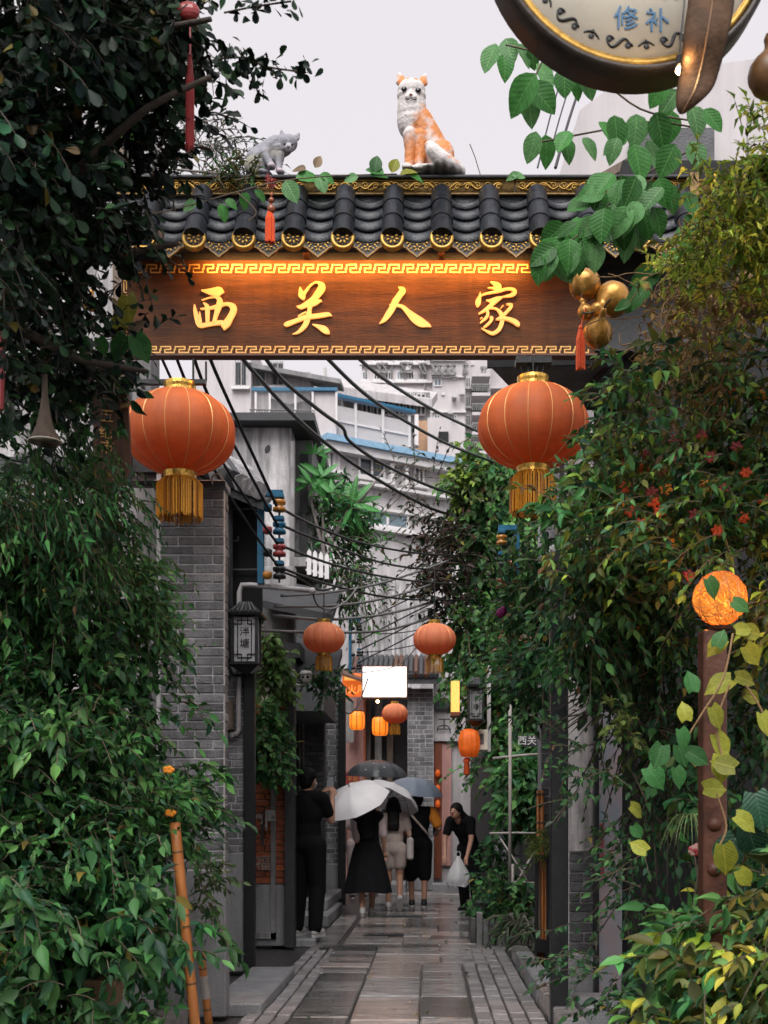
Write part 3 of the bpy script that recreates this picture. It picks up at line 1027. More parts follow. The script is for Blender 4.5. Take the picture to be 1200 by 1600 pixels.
# K: white house with blue cornices, front turned a little to the right
k = thing('white_house', 'white house with blue cornice and glazed roof terrace behind the cables', 'house', (-.8, 31, 0))
A0, A1 = P(505, 1285, 30.0), P(704, 1285, 32.0)
ku = Vector((A1.x - A0.x, A1.y - A0.y, 0)); kl = ku.length; ku.normalize()
kn = Vector((ku.y, -ku.x, 0))
zc = ZZ(692, 30)
q = lambda px, Yd=None: None


def kpt(a, z, off=0.0):
    return Vector((A0.x, A0.y, 0)) + ku * a + kn * off + Vector((0, 0, z))


def kwall(name, mat, a0, a1, z0, z1, off0, off1, parent=k):
    m = MB().prism([(a0, z0), (a1, z0), (a1, z1), (a0, z1)], kpt(0, 0, off0), ku, (0, 0, 1), kn * (off1 - off0))
    return m.build(name, mat, parent)


kwall('wall_face', 'plaster_white', 0, kl, 0, zc, -3, 0)
kwall('cornice', 'white_paint', -.05, kl + .1, zc - .22, zc - .02, .002, .3)
kwall('blue_cornice', 'blue_paint', -.1, kl + .2, zc - .018, zc + .13, .003, .4)
for nm, pz, off in (('ledge', 763, .22), ('ledge', 797, .12), ('ledge', 829, .18)):
    kwall(nm, 'white_paint', .9, kl - .02, ZZ(pz, 31) - .07, ZZ(pz, 31), .002, off)
kwall('lower_wall', 'plaster', .7, kl - 1.1, 0, ZZ(905, 31), .002, .35)
for a0, z0, w, hh, pn in ((1.15, ZZ(826, 31), 1.25, .42, 'glass_blue'), (.95, ZZ(752, 31), .75, .62, 'glass_dark'), (2.55, ZZ(750, 31), .30, .62, 'glass_dark'), (.12, ZZ(750, 31), .3, .55, 'glass_dark')):
    window(k, kpt(a0, z0, .003), ku, w, hh, pn)
kwall('pillar', 'white_paint', 1.78, 1.9, ZZ(760, 31), zc - .24, .004, .2)
kwall('pillar', 'white_paint', 2.2, 2.3, ZZ(760, 31), zc - .24, .004, .2)
MB().tube([kpt(1.72, 4.3, .4), kpt(1.72, ZZ(905, 31), .42)], .035, 8).build('drain_pipe', 'white_pipe', k)
MB().tube([kpt(1.5, 4.3, .4), kpt(1.5, ZZ(905, 31), .42)], .025, 8).build('drain_pipe', 'plaster', k)
# terrace: screens in white frames under a second blue rail
tz0, tz1, tz2 = zc + .17, ZZ(607, 30), ZZ(655, 32)
zt = lambda a: tz1 + (-.02) * a
for i in range(3):
    a0, a1 = .25 + i * .78, .25 + (i + 1) * .78 - .05
    kwall('terrace_screen', 'screen_film', a0, a1, tz0, zt(a0) - .25, -.25, -.22)
for i in range(4):
    a0 = .22 + i * .78
    kwall('terrace_post', 'white_paint', a0 - .03, a0 + .03, tz0, zt(a0) - .1, -.215, -.17)
kwall('terrace_bar', 'white_paint', .25, 2.56, tz0 + .48, tz0 + .53, -.215, -.185)
kwall('blue_rail', 'blue_steel', -.05, 2.7, tz1 - .07, tz1, -.3, -.1)
kl2 = MB()
xl, xr = XX(393, 29.8), XX(527, 29.8)
MB().box(xl, xr, 29.8, 29.95, ZZ(610, 29.8), ZZ(605, 29.8)).build('blue_rail', 'blue_steel', k)
MB().box(XX(488, 29.9), xr - .03, 29.9, 30.0, ZZ(690, 29.9), ZZ(612, 29.9)).build('terrace_screen', 'tower_white', k)
for pxx in (398, 420, 460, 487, 524):
    MB().box(XX(pxx, 29.85), XX(pxx + 3.2, 29.85), 29.83, 29.89, ZZ(660, 29.8), ZZ(611, 29.8)).build('terrace_post', 'white_paint', k)
for i in range(22):
    pxx = 392 + i * 4.4
    MB().tube([P(pxx, 660, 29.7), P(pxx, 640, 29.7)], .012, 4).build('baluster', 'cable_grey', k)
MB().tube([P(390, 640, 29.7), P(490, 642, 29.7)], .018, 5).build('handrail', 'cable_grey', k)
MB().box(xl - .8, xr, 30.1, 33, 0, ZZ(655, 29.8)).build('side_wing', 'plaster_white', k)
MB().prism([(0, 0), (1, 0), (1.0, .3), (.5, .22), (0, .34)], P(420, 650, 30.05), Vector((1.0, 0, 0)), Vector((0, 0, 1.3)), (0, .02, 0)).build('canvas', 'plaster_grey', k)

# L: house with barred windows, upper left
Y = 38.0
l = thing('pale_house', 'pale house with barred windows above the blue rail', 'house', (-5, Y, 0))
MB().box(XX(300, Y), XX(392, Y), Y, Y + 4, 0, ZZ(520, Y)).build('wall_face', 'tower_white', l)
MB().box(XX(392, Y) + .003, XX(482, Y), Y + .6, Y + 4, 0, ZZ(570, Y)).build('wall_face', 'plaster_white', l)
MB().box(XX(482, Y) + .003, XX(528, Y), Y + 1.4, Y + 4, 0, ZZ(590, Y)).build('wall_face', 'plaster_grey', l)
window(l, P(367, 605, Y), (1, 0, 0), 20 * Y / F, 40 * Y / F, 'glass_dark', 5)
window(l, P(424, 604, Y + .6), (1, 0, 0), 20 * Y / F, 38 * Y / F, 'glass_dark', 7)
window(l, P(398, 606, Y + .6), (1, 0, 0), 18 * Y / F, 30 * Y / F, 'glass_blue', 5)
MB().prism([(0, 0), (1, 0), (1, 1), (0, 1)], P(388, 566, Y), P(532, 592, Y) - P(388, 566, Y), Vector((0, 1.6, .3)), (0, 0, -.14)).build('eave', 'plaster_grey', l)
MB().tube([P(508, 575, Y + 1), P(508, 602, Y + 1), P(502, 597, Y + 1)], .06, 6).build('pipe', 'white_pipe', l)

# M: building with rounded awning and barred balcony
Y = 41.0
m = thing('awning_house', 'pale house with torn white awning over a caged balcony', 'house', (-2.4, Y, 0))
MB().box(XX(520, Y), XX(672, Y), Y + .8, Y + 5, 0, ZZ(600, Y)).build('wall_face', 'plaster_grey', m)
MB().prism([(0, 0), (1, 0), (1, 1), (0, 1)], P(500, 600, Y - .8), P(675, 624, Y + .6) - P(500, 600, Y - .8), Vector((.2, 2.2, 1.0)), (0, 0, -.28)).build('awning_slab', 'plaster_white', m)
for i in range(9):
    w0 = P(562 + i * 9.5, 601 + i * 1.9, Y - .3 + i * .08)
    MB().prism([(-.1, 0), (.1, 0), (.07, -.16 - .12 * R.random()), (0, -.2), (-.08, -.12)], w0, (1, 0, 0), (0, 0, 1), (0, .02, 0)).build('valance_scrap', 'white_paint', m)
for i in range(6):
    window(m, P(566 + i * 17, 650, Y + .8), (1, 0, 0), .3, .75, 'glass_dark', 4, sill=False)
MB().box(XX(650, Y), XX(668, Y), Y + .6, Y + .79, ZZ(700, Y), ZZ(648, Y)).build('shutter_panel', 'terracotta', m)
MB().box(XX(668, Y), XX(705, Y), Y - 1, Y + 1.5, 0, ZZ(668, Y)).build('tank_room', 'tower_white', m)
MB().box(XX(685, Y), XX(700, Y), Y - 1.06, Y - 1.004, ZZ(705, Y), ZZ(690, Y)).build('opening', 'dark', m)
MB().box(XX(648, Y), XX(654, Y), Y - .3, Y, ZZ(700, Y), ZZ(652, Y)).build('flue', 'white_paint', m)

# T: apartment tower
Y = 60.0
s = Y / F
t = thing('apartment_tower', 'pale apartment tower with lattice parapet and stacked balconies', 'building', (1, Y, 0))
MB().box(XX(676, Y), XX(727, Y), Y, Y + 9, 0, ZZ(532, Y)).build('wall_face', 'tower_white', t)
MB().box(XX(727, Y) + .004, XX(768, Y), Y + 1.0, Y + 9, 0, ZZ(540, Y + 1)).build('wall_face', 'tower_white', t)
MB().box(XX(560, Y), XX(676, Y) - .004, Y + 3.0, Y + 9, 0, ZZ(520, Y + 3)).build('wall_face', 'tower_white', t)
MB().box(XX(768, Y) + .004, XX(800, Y), Y + 2, Y + 9, 0, ZZ(560, Y + 2)).build('wall_face', 'tower_white', t)
MB().box(XX(672, Y), XX(716, Y), Y + 2, Y + 8, ZZ(532, Y) + .01, ZZ(500, Y)).build('roof_room', 'tower_white', t)
for py in (562, 588, 643):
    MB().box(XX(674, Y), XX(728, Y), Y - .15, Y - .004, ZZ(py + 3, Y), ZZ(py, Y)).build('string_course', 'white_paint', t)


def lattice(pa, pb, ytop, ybot, Yd, parent):
    mb = MB()
    x0, x1, z0, z1 = XX(pa, Yd), XX(pb, Yd), ZZ(ybot, Yd), ZZ(ytop, Yd)
    n = max(2, int((x1 - x0) / (z1 - z0) * 1.6))
    for i in range(n):
        a, b = x0 + (x1 - x0) * i / n, x0 + (x1 - x0) * (i + 1) / n
        mb.bar((a, Yd, z0), (b, Yd, z1), .07); mb.bar((a, Yd - .08, z1), (b, Yd - .08, z0), .07)
    mb.bar((x0, Yd - .04, z0), (x1, Yd - .04, z0), .1); mb.bar((x0, Yd - .04, z1), (x1, Yd - .04, z1), .1)
    mb.build('lattice_rail', 'concrete', parent)


lattice(674, 690, 571, 585, Y - .2, t); lattice(692, 712, 571, 585, Y - .2, t)
lattice(723, 731, 570, 584, Y - .2, t); lattice(588, 606, 569, 582, Y + 2.8, t); lattice(625, 645, 568, 582, Y + 2.8, t); lattice(654, 667, 569, 584, Y + 2.8, t); lattice(751, 760, 575, 588, Y + .7, t)
for px, py, w, hh in ((678, 604, 12, 12), (707, 594, 6, 6), (706, 625, 7, 7), (706, 656, 8, 8), (678, 660, 10, 12), (690, 618, 5, 4), (655, 562, 6, 7), (656, 594, 6, 8), (735, 571, 6, 5)):
    yy = Y if 676 <= px < 727 else (Y + 3 if px < 676 else Y + 1)
    window(t, P(px, py, yy - .004), (1, 0, 0), w * yy / F, hh * yy / F, 'glass_blue' if w > 9 else 'glass_dark', sill=False)
    if w in (7,):
        MB().box(XX(px, yy), XX(px + w, yy), yy - .5, yy - .1, ZZ(py + 1, yy), ZZ(py - 5, yy)).build('air_conditioner', 'white_pipe', t)
for i, py in enumerate((606, 636, 666, 696, 726)):
    window(t, P(727.5, py, Y + .99), (1, 0, 0), 8 * s, 17 * s, 'glass_dark')
    MB().box(XX(737, Y), XX(765, Y), Y - .6, Y + .99, ZZ(py - 11, Y), ZZ(py - 16, Y)).build('balcony_slab', 'tower_white', t)
    MB().box(XX(738, Y), XX(764, Y), Y + .9, Y + .985, ZZ(py + 9, Y), ZZ(py - 9, Y)).build('balcony_opening', 'glass_dark', t)
    bal = MB()
    for j in range(9):
        xx = XX(737.5 + j * 3.3, Y)
        bal.bar((xx, Y - .55, ZZ(py + 11, Y)), (xx, Y - .55, ZZ(py + 1, Y)), .05)
    bal.bar((XX(737, Y), Y - .55, ZZ(py + 1, Y)), (XX(765, Y), Y - .55, ZZ(py + 1, Y)), .07)
    bal.build('balcony_rail', 'concrete', t)
    MB().box(XX(768, Y), XX(792, Y), Y + .6, Y + 1.99, ZZ(py - 6, Y), ZZ(py - 10, Y)).build('balcony_slab', 'tower_white', t)
    MB().box(XX(769, Y), XX(790, Y), Y + 1.9, Y + 1.99, ZZ(py + 12, Y), ZZ(py - 5, Y)).build('balcony_opening', 'glass_dark', t)
for r_, py in enumerate((566, 594, 622, 650)):
    for i in range(6):
        px = 566 + i * 18
        wd_ = window(t, P(px, py, Y + 2.99), (1, 0, 0), .30, .42, R.choice(('glass_dark', 'glass_blue')), sill=True)
    MB().box(XX(562, Y + 3), XX(675, Y + 3), Y + 2.8, Y + 2.99, ZZ(py + 6, Y + 3), ZZ(py + 3, Y + 3)).build('string_course', 'white_paint', t)
for px in (572, 612, 664):
    MB().tube([P(px, 540, Y + 2.9), P(px, 700, Y + 2.9)], .05, 5).build('drain_pipe', 'concrete', t)
for px, py in ((598, 600), (634, 572), (652, 628), (718, 610), (700, 640)):
    yy = Y + 2.7 if px < 676 else Y - .4
    MB().box(XX(px, yy), XX(px + 8, yy), yy, yy + .28, ZZ(py + 6, yy), ZZ(py, yy)).build('air_conditioner', 'white_pipe', t)

# ================================================================== RIGHT SIDE HOUSES
# R2: house wrapped in creeper
r2 = thing('creeper_house', 'grey brick house wall buried under green creeper on the right', 'house', (1.4, 17, 0))
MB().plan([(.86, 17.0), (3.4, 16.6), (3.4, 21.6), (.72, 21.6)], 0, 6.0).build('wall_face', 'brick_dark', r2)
brick_face(r2, .88, 1.75, 16.93, .3, 1.45, bw=.36, bh=.16, j=.015, mat='brick', cap=60)
MB().plan([(.88, 17.02), (3.4, 16.62), (3.4, 21.6), (.74, 21.6)], 6.01, 6.1).build('roof', 'charcoal', r2)
# R1: brick pier by the bamboo panel
Y = 11.0
r1 = pier('brick_pier', 'narrow grey brick pier behind the right black post', XX(845, Y), XX(863, Y) + .25, Y, Y + .3, .5, 3.9, bw=.13, bh=.066, j=.010, cap=200)
# soffit and pale walls behind the gate on the right
so = thing('eave_slab', 'grey concrete eave slab seen from below behind the right lantern', 'eave', (1.2, 9.8, 4.6))
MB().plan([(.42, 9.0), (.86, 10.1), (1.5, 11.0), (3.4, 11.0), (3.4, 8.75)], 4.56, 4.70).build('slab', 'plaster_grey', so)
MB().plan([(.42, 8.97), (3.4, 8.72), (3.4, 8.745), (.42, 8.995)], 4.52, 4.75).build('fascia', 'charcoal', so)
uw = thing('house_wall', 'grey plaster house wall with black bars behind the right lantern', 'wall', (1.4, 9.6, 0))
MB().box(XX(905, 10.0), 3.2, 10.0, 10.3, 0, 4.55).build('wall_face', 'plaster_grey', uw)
MB().box(XX(872, 10.0), XX(905, 10.0) - .004, 9.9, 10.2, 0, 4.55).build('column', 'plaster_white', uw)
MB().tube([P(875, 650, 9.3), P(1020, 500, 8.9)], .02, 6).build('stay_bar', 'black_steel', uw)
MB().tube([P(930, 640, 9.3), P(1010, 540, 8.9)], .02, 6).build('stay_bar', 'black_steel', uw)
gw = thing('gable_wall', 'pale roof gable in the sky behind the heart-leaved vine', 'house', P(980, 220, 10.6))
s = 10.6 / F
MB().prism([(0, 0), (38 * s, 118 * s), (110 * s, 172 * s), (330 * s, 200 * s), (330 * s, -60 * s), (0, -60 * s)], P(868, 290, 10.6), (1, 0, 0), (0, 0, 1), (0, .3, 0)).build('wall_face', 'tower_white', gw)
MB().prism([(0, 0), (110 * s, 62 * s), (110 * s, 48 * s), (0, -14 * s)], P(930, 275, 10.5), (1, 0, 0), (0, 0, 1), (0, .08, 0)).build('roof_board', 'grey_wood', gw)
MB().box(XX(985, 10.5), XX(1110, 10.5), 10.35, 10.59, ZZ(300, 10.5), ZZ(215, 10.5)).build('upper_wall', 'brick_dark', gw)

# near right pier: plaster over brick over granite
Y = 8.25
np_ = thing('patched_pier', 'narrow pier of peeling plaster over dark brick beside the right post', 'wall', (1.0, Y, 0))
xa, xb = XX(889, Y), XX(928, Y)
MB().box(xa, xb, Y + .012, Y + .3, 0, ZZ(640, Y)).build('core', 'mortar', np_)
MB().box(xa, xb, Y - .012, Y + .01, ZZ(1330, Y), ZZ(700, Y)).build('plaster_coat', 'plaster', np_)
brick_face(np_, xa, xb, Y, ZZ(1488, Y), ZZ(1332, Y), bw=.18, bh=.06, mat='brick_dark')
MB().cbox(xa - .01, xb + .01, Y - .02, Y + .3, .0, ZZ(1490, Y), .01).build('base_block', 'granite', np_)
MB().cbox(.92, 1.3, 7.4, 8.0, 0, .16, .012).build('foot_stone', 'granite', np_)
pp = thing('mural_panel', 'tall faded painted panel between the pier and right shrub', 'mural', (1.15, 8.0, 0))
MB().box(XX(936, 8.1), XX(972, 8.1), 8.1, 8.14, 0, ZZ(1030, 8.1)).build('panel', 'poster', pp)
MB().box(XX(929, 8.08), XX(935, 8.08), 8.08, 8.16, 0, ZZ(1000, 8.08)).build('frame', 'black_steel', pp)
for i in range(14):
    py = 1290 + i * 7
    MB().bar(P(937, py, 8.09), P(944, py - 5, 8.09), .012, .010).build('stripe', 'insulator_red', pp)
bw_ = thing('recess_dark_wall', 'dark timber house wall behind the shrub on the far right', 'wall', (2.4, 8.2, 0))
MB().box(XX(973, 8.2), 4.2, 8.2, 8.5, 0, 5.6).build('wall_face', 'dark', bw_)  # near-black colour stands in for the darkness of an open recess

# black gate post, right
# bamboo panel in black frame
Y = 10.75
fp = thing('bamboo_fence', 'bamboo fence panel in black frame beside the right black post', 'fence', (.95, Y, 0))
xa, xb = XX(836, Y), XX(870, Y)
fm = MB()
fm.box(xa, xa + .025, Y, Y + .06, .13, ZZ(1343, Y)); fm.box(xa, xb, Y - .01, Y + .07, ZZ(1343, Y), ZZ(1343, Y) + .04); fm.box(xb - .09, xb, Y, Y + .06, .13, ZZ(1343, Y)); fm.box(xa + .026, xb - .091, Y, Y + .06, .13, .24)
fm.build('frame', 'black_steel', fp)
for i in range(3):
    x = xa + .04 + i * .028
    MB().tube([(x, Y + .03, .24), (x, Y + .03, ZZ(1345, Y))], .012, 8).build('bamboo_slat', R.choice(('bamboo_orange', 'grey_wood')), fp)
for i, pxx in enumerate((841, 847)):
    bo = thing('bamboo_pole', ('thinner', 'thicker')[i] + ' of two orange bamboo poles rising behind the bamboo panel', 'pole', (XX(pxx, 11), 10.9, 0), group='bamboo poles by the right pier')
    MB().tube([(XX(pxx, 10.9), 10.9, 0), (XX(pxx, 10.9), 10.9, ZZ(1235, 10.9))], .015 + .004 * i, 8).build('culm', 'bamboo_orange', bo, smooth=True)
    for z in (1.25, 1.5):
        MB().lathe([(.02 + .004 * i, -.008), (.024 + .004 * i, 0), (.02 + .004 * i, .008)], 10, (XX(pxx, 10.9), 10.9, z)).build('node', 'grey_wood', bo)

# ================================================================== GATE
M('fringe_a', (0.74, 0.34, 0.03), 0.6, 0.25, 80, trans=0.2)
M('fringe_b', (0.42, 0.15, 0.012), 0.6, 0.25, 80, trans=0.2)
GX0, GX1 = XX(190, 8), XX(930, 8)
RX0, RX1 = XX(180, 7.9), XX(1088, 7.9)
gate = thing('gateway', 'gateway with black tiled roof and lit wooden name board', 'gate', (-.3, 8, 0))
_PI[gate.name] = Matrix.Translation((.3, -8, 0))
po = MB().cbox(XX(861, 7.6), XX(888, 7.6), 7.6, 7.71, 0, 2.9, .006).build('post', 'black_steel', gate)
MB().box(XX(866, 7.6), XX(883, 7.6), 7.712, 8.24, 2.78, 2.86).build('tie_bar', 'black_steel', po)
MB().cbox(XX(858, 7.6), XX(891, 7.6), 7.58, 7.73, 0, .02, .004).build('foot_plate', 'black_steel', po)
po = MB().cbox(-2.05, -1.94, 7.7, 7.81, 0, 4.22, .006).build('post', 'black_steel', gate)
MB().box(RX0, RX1, 8.07, 8.2, 4.30, 4.95).build('beam', 'charcoal', gate)
MB().box(RX0, RX1, 7.97, 8.3, 4.955, 5.0).build('eave_board', 'brown_wood', gate)
# --- name board
sg = MB().cbox(GX0, GX1, 8.0, 8.065, ZZ(553, 8), ZZ(406, 8), .004).build('signboard', 'sign_wood', gate)
fr = MB()
SF = 8.0
fr.box(GX0 - .012, GX1 + .012, 7.985, 8.07, ZZ(556.5, 8), ZZ(553.2, 8))
fr.build('sign_edge', 'brown_wood', sg)


def meander(pxa, pxb, pyt, pyb, name='meander_border'):
    mb = MB()
    unit = 22.3
    s = 8.0 / F
    path0 = [(.05, .5), (.05, 1), (.72, 1), (.72, .52), (.32, .52), (.32, 0), (.98, 0), (.98, .5)]
    h = (pyb - pyt)
    x = pxa
    w = .0085
    while x + unit <= pxb:
        for (a0, b0), (a1, b1) in zip(path0[:-1], path0[1:]):
            p0, p1 = P(x + a0 * unit, pyb - b0 * h, SF), P(x + a1 * unit, pyb - b1 * h, SF)
            x0, x1 = min(p0.x, p1.x) - w / 2, max(p0.x, p1.x) + w / 2
            z0, z1 = min(p0.z, p1.z) - w / 2, max(p0.z, p1.z) + w / 2
            yo = .004 if abs(p0.x - p1.x) > abs(p0.z - p1.z) else .0034
            mb.box(x0, x1, SF - yo, SF + .001, z0, z1)
        x += unit
    return mb.build(name, 'gold_line', sg, kind='stuff')


meander(206, 925, 414, 426)
meander(206, 925, 542, 553 - 2)
lb = MB()
for i in range(4):
    z0, z1 = ZZ(440 + i * 26 + 18, SF), ZZ(440 + i * 26, SF)
    for (a, b, c0, d0) in ((193, 198, z0, z0 + .006), (193, 194.5, z0, z1), (197, 198.5, z0 + .02, z1 + .02), (193, 198, z1, z1 + .006)):
        lb.box(XX(a, SF), XX(b, SF), SF - .004, SF + .001, c0, d0)
lb.build('meander_border', 'gold_line', sg, kind='stuff')
CH = [
    (295, 440, 13.333, [
        [(265, 195, 10), (400, 215, 50), (560, 225, 92), (660, 215, 85), (735, 235, 12)],
        [(275, 400, 10), (420, 352, 12), (560, 335, 12)],
        [(125, 490, 10), (135, 600, 34), (175, 760, 52), (230, 920, 48), (400, 905, 42), (560, 880, 42), (700, 872, 42)],
        [(232, 640, 8), (240, 760, 22), (250, 870, 30)],
        [(310, 455, 10), (380, 520, 42), (395, 620, 46), (395, 870, 35)],
        [(250, 582, 12), (430, 570, 26), (600, 530, 38), (720, 485, 42)],
        [(560, 345, 10), (640, 385, 50), (650, 460, 60), (620, 560, 60), (570, 720, 42), (530, 860, 35)],
        [(720, 490, 30), (830, 485, 34), (925, 545, 68), (930, 640, 65), (860, 780, 65), (790, 900, 75), (735, 1015, 15)],
        [(560, 880, 42), (700, 872, 45), (750, 940, 65)]]),
    (440, 430, 13.333, [
        [(390, 260, 10), (400, 340, 42), (430, 430, 75), (465, 520, 20)],
        [(450, 420, 40), (520, 330, 26), (600, 230, 20), (700, 165, 16), (770, 170, 28), (830, 225, 70), (830, 300, 78), (760, 400, 72), (680, 500, 62), (600, 575, 66), (480, 640, 52), (400, 675, 42), (320, 660, 12)],
        [(560, 640, 55), (700, 590, 50), (800, 548, 28), (840, 565, 6)],
        [(600, 600, 60), (585, 720, 42), (570, 830, 52), (540, 930, 58), (500, 1040, 52), (430, 1130, 42), (330, 1210, 24), (230, 1240, 4)],
        [(350, 870, 12), (430, 820, 14), (520, 780, 14)],
        [(60, 1020, 20), (110, 1035, 48), (300, 965, 42), (500, 890, 46), (700, 868, 46), (900, 840, 44), (980, 830, 38), (1050, 860, 6)],
        [(645, 1040, 6), (760, 1080, 36), (880, 1140, 66), (950, 1190, 55), (1000, 1230, 14)]]),
    (585, 435, 12.0, [
        [(450, 175, 6), (530, 230, 58), (470, 330, 54), (390, 450, 60), (340, 560, 58), (270, 670, 56), (190, 780, 40), (95, 860, 5)],
        [(280, 505, 8), (420, 515, 24), (530, 545, 34), (640, 650, 52), (760, 760, 80), (880, 840, 80), (980, 875, 48), (1065, 915, 6)]]),
    (735, 435, 13.333, [
        [(415, 85, 8), (500, 120, 42), (570, 180, 72), (600, 250, 46)],
        [(360, 212, 8), (480, 215, 22), (560, 250, 34)],
        [(205, 300, 5), (190, 400, 33), (160, 510, 58), (150, 590, 28), (150, 615, 6)],
        [(220, 370, 16), (330, 330, 20), (480, 300, 26), (600, 275, 30), (750, 235, 26), (870, 240, 32), (925, 290, 42), (880, 350, 40), (780, 380, 26), (660, 400, 12)],
        [(325, 470, 8), (400, 480, 28), (500, 470, 55), (620, 420, 33), (665, 410, 6)],
        [(560, 450, 46), (450, 550, 42), (380, 620, 42), (280, 690, 28), (170, 755, 12)],
        [(400, 630, 22), (520, 645, 20), (600, 700, 33), (650, 790, 42), (660, 900, 46), (620, 1030, 42), (560, 1110, 38), (460, 1160, 33), (350, 1120, 22), (220, 1050, 5)],
        [(350, 680, 28), (360, 760, 30), (320, 840, 28), (200, 945, 12)],
        [(400, 820, 12), (440, 840, 36), (420, 910, 26), (340, 990, 24), (270, 1040, 12)],
        [(205, 855, 7), (245, 830, 9)],
        [(530, 875, 7), (600, 850, 32), (690, 820, 28)],
        [(630, 640, 7), (680, 580, 9)],
        [(745, 555, 7), (840, 572, 33), (830, 630, 33), (750, 720, 30), (680, 790, 33)],
        [(660, 840, 28), (800, 870, 38), (920, 920, 48), (990, 980, 42), (1020, 1012, 6)]]),
]
for ox, oy, sc, strokes in CH:
    mb = MB()
    for i, s_ in enumerate(strokes):
        pts = smooth_path(s_, 5)
        yf = SF - .012 - .0007 * i
        L_, R_ = [], []
        for j, p in enumerate(pts):
            a, b = pts[max(j - 1, 0)], pts[min(j + 1, len(pts) - 1)]
            t = Vector((b.x - a.x, b.y - a.y))
            t = t.normalized() if t.length > 0 else Vector((1, 0))
            nn = Vector((-t.y, t.x))
            w = max(p.z, 3)
            for lst, sgn in ((L_, 1), (R_, -1)):
                lst.append(P(ox + (p.x + nn.x * w * sgn) / sc, oy + (p.y + nn.y * w * sgn) / sc, 8.0))
        n = len(pts)
        vs = []
        for yy in (yf, SF + .002):
            vs += [(q.x, yy, q.z) for q in L_] + [(q.x, yy, q.z) for q in R_]
        fs = []
        for j in range(n - 1):
            fs.append((j, j + 1, n + j + 1, n + j))
            fs.append((j + 1, j, 2 * n + j, 2 * n + j + 1))
            fs.append((n + j, n + j + 1, 3 * n + j + 1, 3 * n + j))
        fs.append((0, n, 3 * n, 2 * n)); fs.append((2 * n - 1, n - 1, 3 * n - 1, 4 * n - 1))
        mb.add(vs, fs)
    mb.build('character', 'gold_letter', sg)

# --- tiled roof
E_Y, E_Z = 7.75, ZZ(372, 7.75)
dv = Vector((0, .30, .43)).normalized()
nv = Vector((0, -.43, .30)).normalized()
SL = .525


def rmat(x, along=0.0, up=0.0):
    o = Vector((x, E_Y, E_Z)) + dv * along + nv * up
    return Matrix(((1, dv.x, nv.x, o.x), (0, dv.y, nv.y, o.y), (0, dv.z, nv.z, o.z), (0, 0, 0, 1)))


rb = MB()
rb.prism([(RX0, 0), (RX1, 0), (RX1, SL), (RX0, SL)], Vector((0, E_Y, E_Z)) - nv * .065, (1, 0, 0), dv, -nv * .03)
back = Vector((0, E_Y + .30 * 2 + .12, E_Z))
rb.prism([(RX0, 0), (RX1, 0), (RX1, SL), (RX0, SL)], back, (1, 0, 0), Vector((0, -dv.y, dv.z)), Vector((0, -.02, -.03)))
roof = rb.build('roof', 'tile_black', gate)
pitch = 77.4 * 7.75 / F
x_first = XX(226, 7.75)
ct = MB()
n = 12
vs, fs = [], []
for (yy, r) in ((0, .070), (.168, .066), (.185, .058)):
    for j in range(n + 1):
        a = math.radians(-105 + 210 * j / n)
        vs.append((r * math.sin(a), yy, r * math.cos(a)))
for i in range(2):
    for j in range(n):
        fs.append((i * (n + 1) + j, i * (n + 1) + j + 1, (i + 1) * (n + 1) + j + 1, (i + 1) * (n + 1) + j))
fs.append(tuple(range(n + 1)))
ct.add(vs, fs)
cover = ct.mesh('cover_tile', 'tile_black', True)
pn = MB()
n = 8
vs, fs = [], []
for (yy, dz) in ((0, .030), (.15, .008)):
    for th in (0, -.014):
        for j in range(n + 1):
            x = -.11 + .22 * j / n
            vs.append((x, yy, -.062 + .040 * (x / .11) ** 2 + dz + th))
m_ = n + 1
for j in range(n):
    fs.append((j, j + 1, 2 * m_ + j + 1, 2 * m_ + j))
    fs.append((j + 1, j, m_ + j, m_ + j + 1))
pn.add(vs, fs)
pan = pn.mesh('pan_tile', 'tile_black', True)
# disc end with raised rim and flower
dc = MB()
dc.lathe([(.0, .0), (.052, .0), (.056, -.007), (.072, -.007), (.075, 0), (.075, .03)], 24, axis='Y', mi=0)
dc.lathe([(.0, -.003), (.050, -.003), (.052, .0)], 20, axis='Y', mi=1)
for k in range(8):
    a = k * math.pi / 4
    dc.ell((.030 * math.cos(a), -.006, .030 * math.sin(a)), (.015, .006, .0085), 8, 5, rot=Matrix.Rotation(-a, 3, 'Y'), mi=2)
    dc.ell((.046 * math.cos(a + .39), -.004, .046 * math.sin(a + .39)), (.004, .004, .004), 6, 4, mi=2)
dc.ell((0, -.006, 0), (.010, .005, .010), 8, 5, mi=2)
disc = dc.mesh('end_disc', ['gold', 'charcoal', 'gold'], True)
# drip tile
dt = MB()
W = .098
top = [(-W + 2 * W * j / 10, .030 * abs(-1 + 2 * j / 10) ** 2) for j in range(11)]
low = [(W, .005), (W * .93, -.022), (W * .72, -.028), (W * .50, -.050), (W * .22, -.072), (0, -.092), (-W * .22, -.072), (-W * .50, -.050), (-W * .72, -.028), (-W * .93, -.022), (-W, .005)]
poly = top + low
dt.prism(poly, (0, 0, 0), (1, 0, 0), (0, 0, 1), (0, .014, 0), 0)
cin = [(x * .84, -.012 + (z + .012) * .80) for x, z in poly]
for a, b, c0, d0 in zip(poly, poly[1:] + poly[:1], cin, cin[1:] + cin[:1]):
    dt.add([(a[0], -.006, a[1]), (b[0], -.006, b[1]), (d0[0], -.006, d0[1]), (c0[0], -.006, c0[1]), (c0[0], .001, c0[1]), (d0[0], .001, d0[1]), (a[0], .001, a[1]), (b[0], .001, b[1])], [(0, 1, 2, 3), (3, 2, 5, 4), (1, 0, 6, 7)], 1)
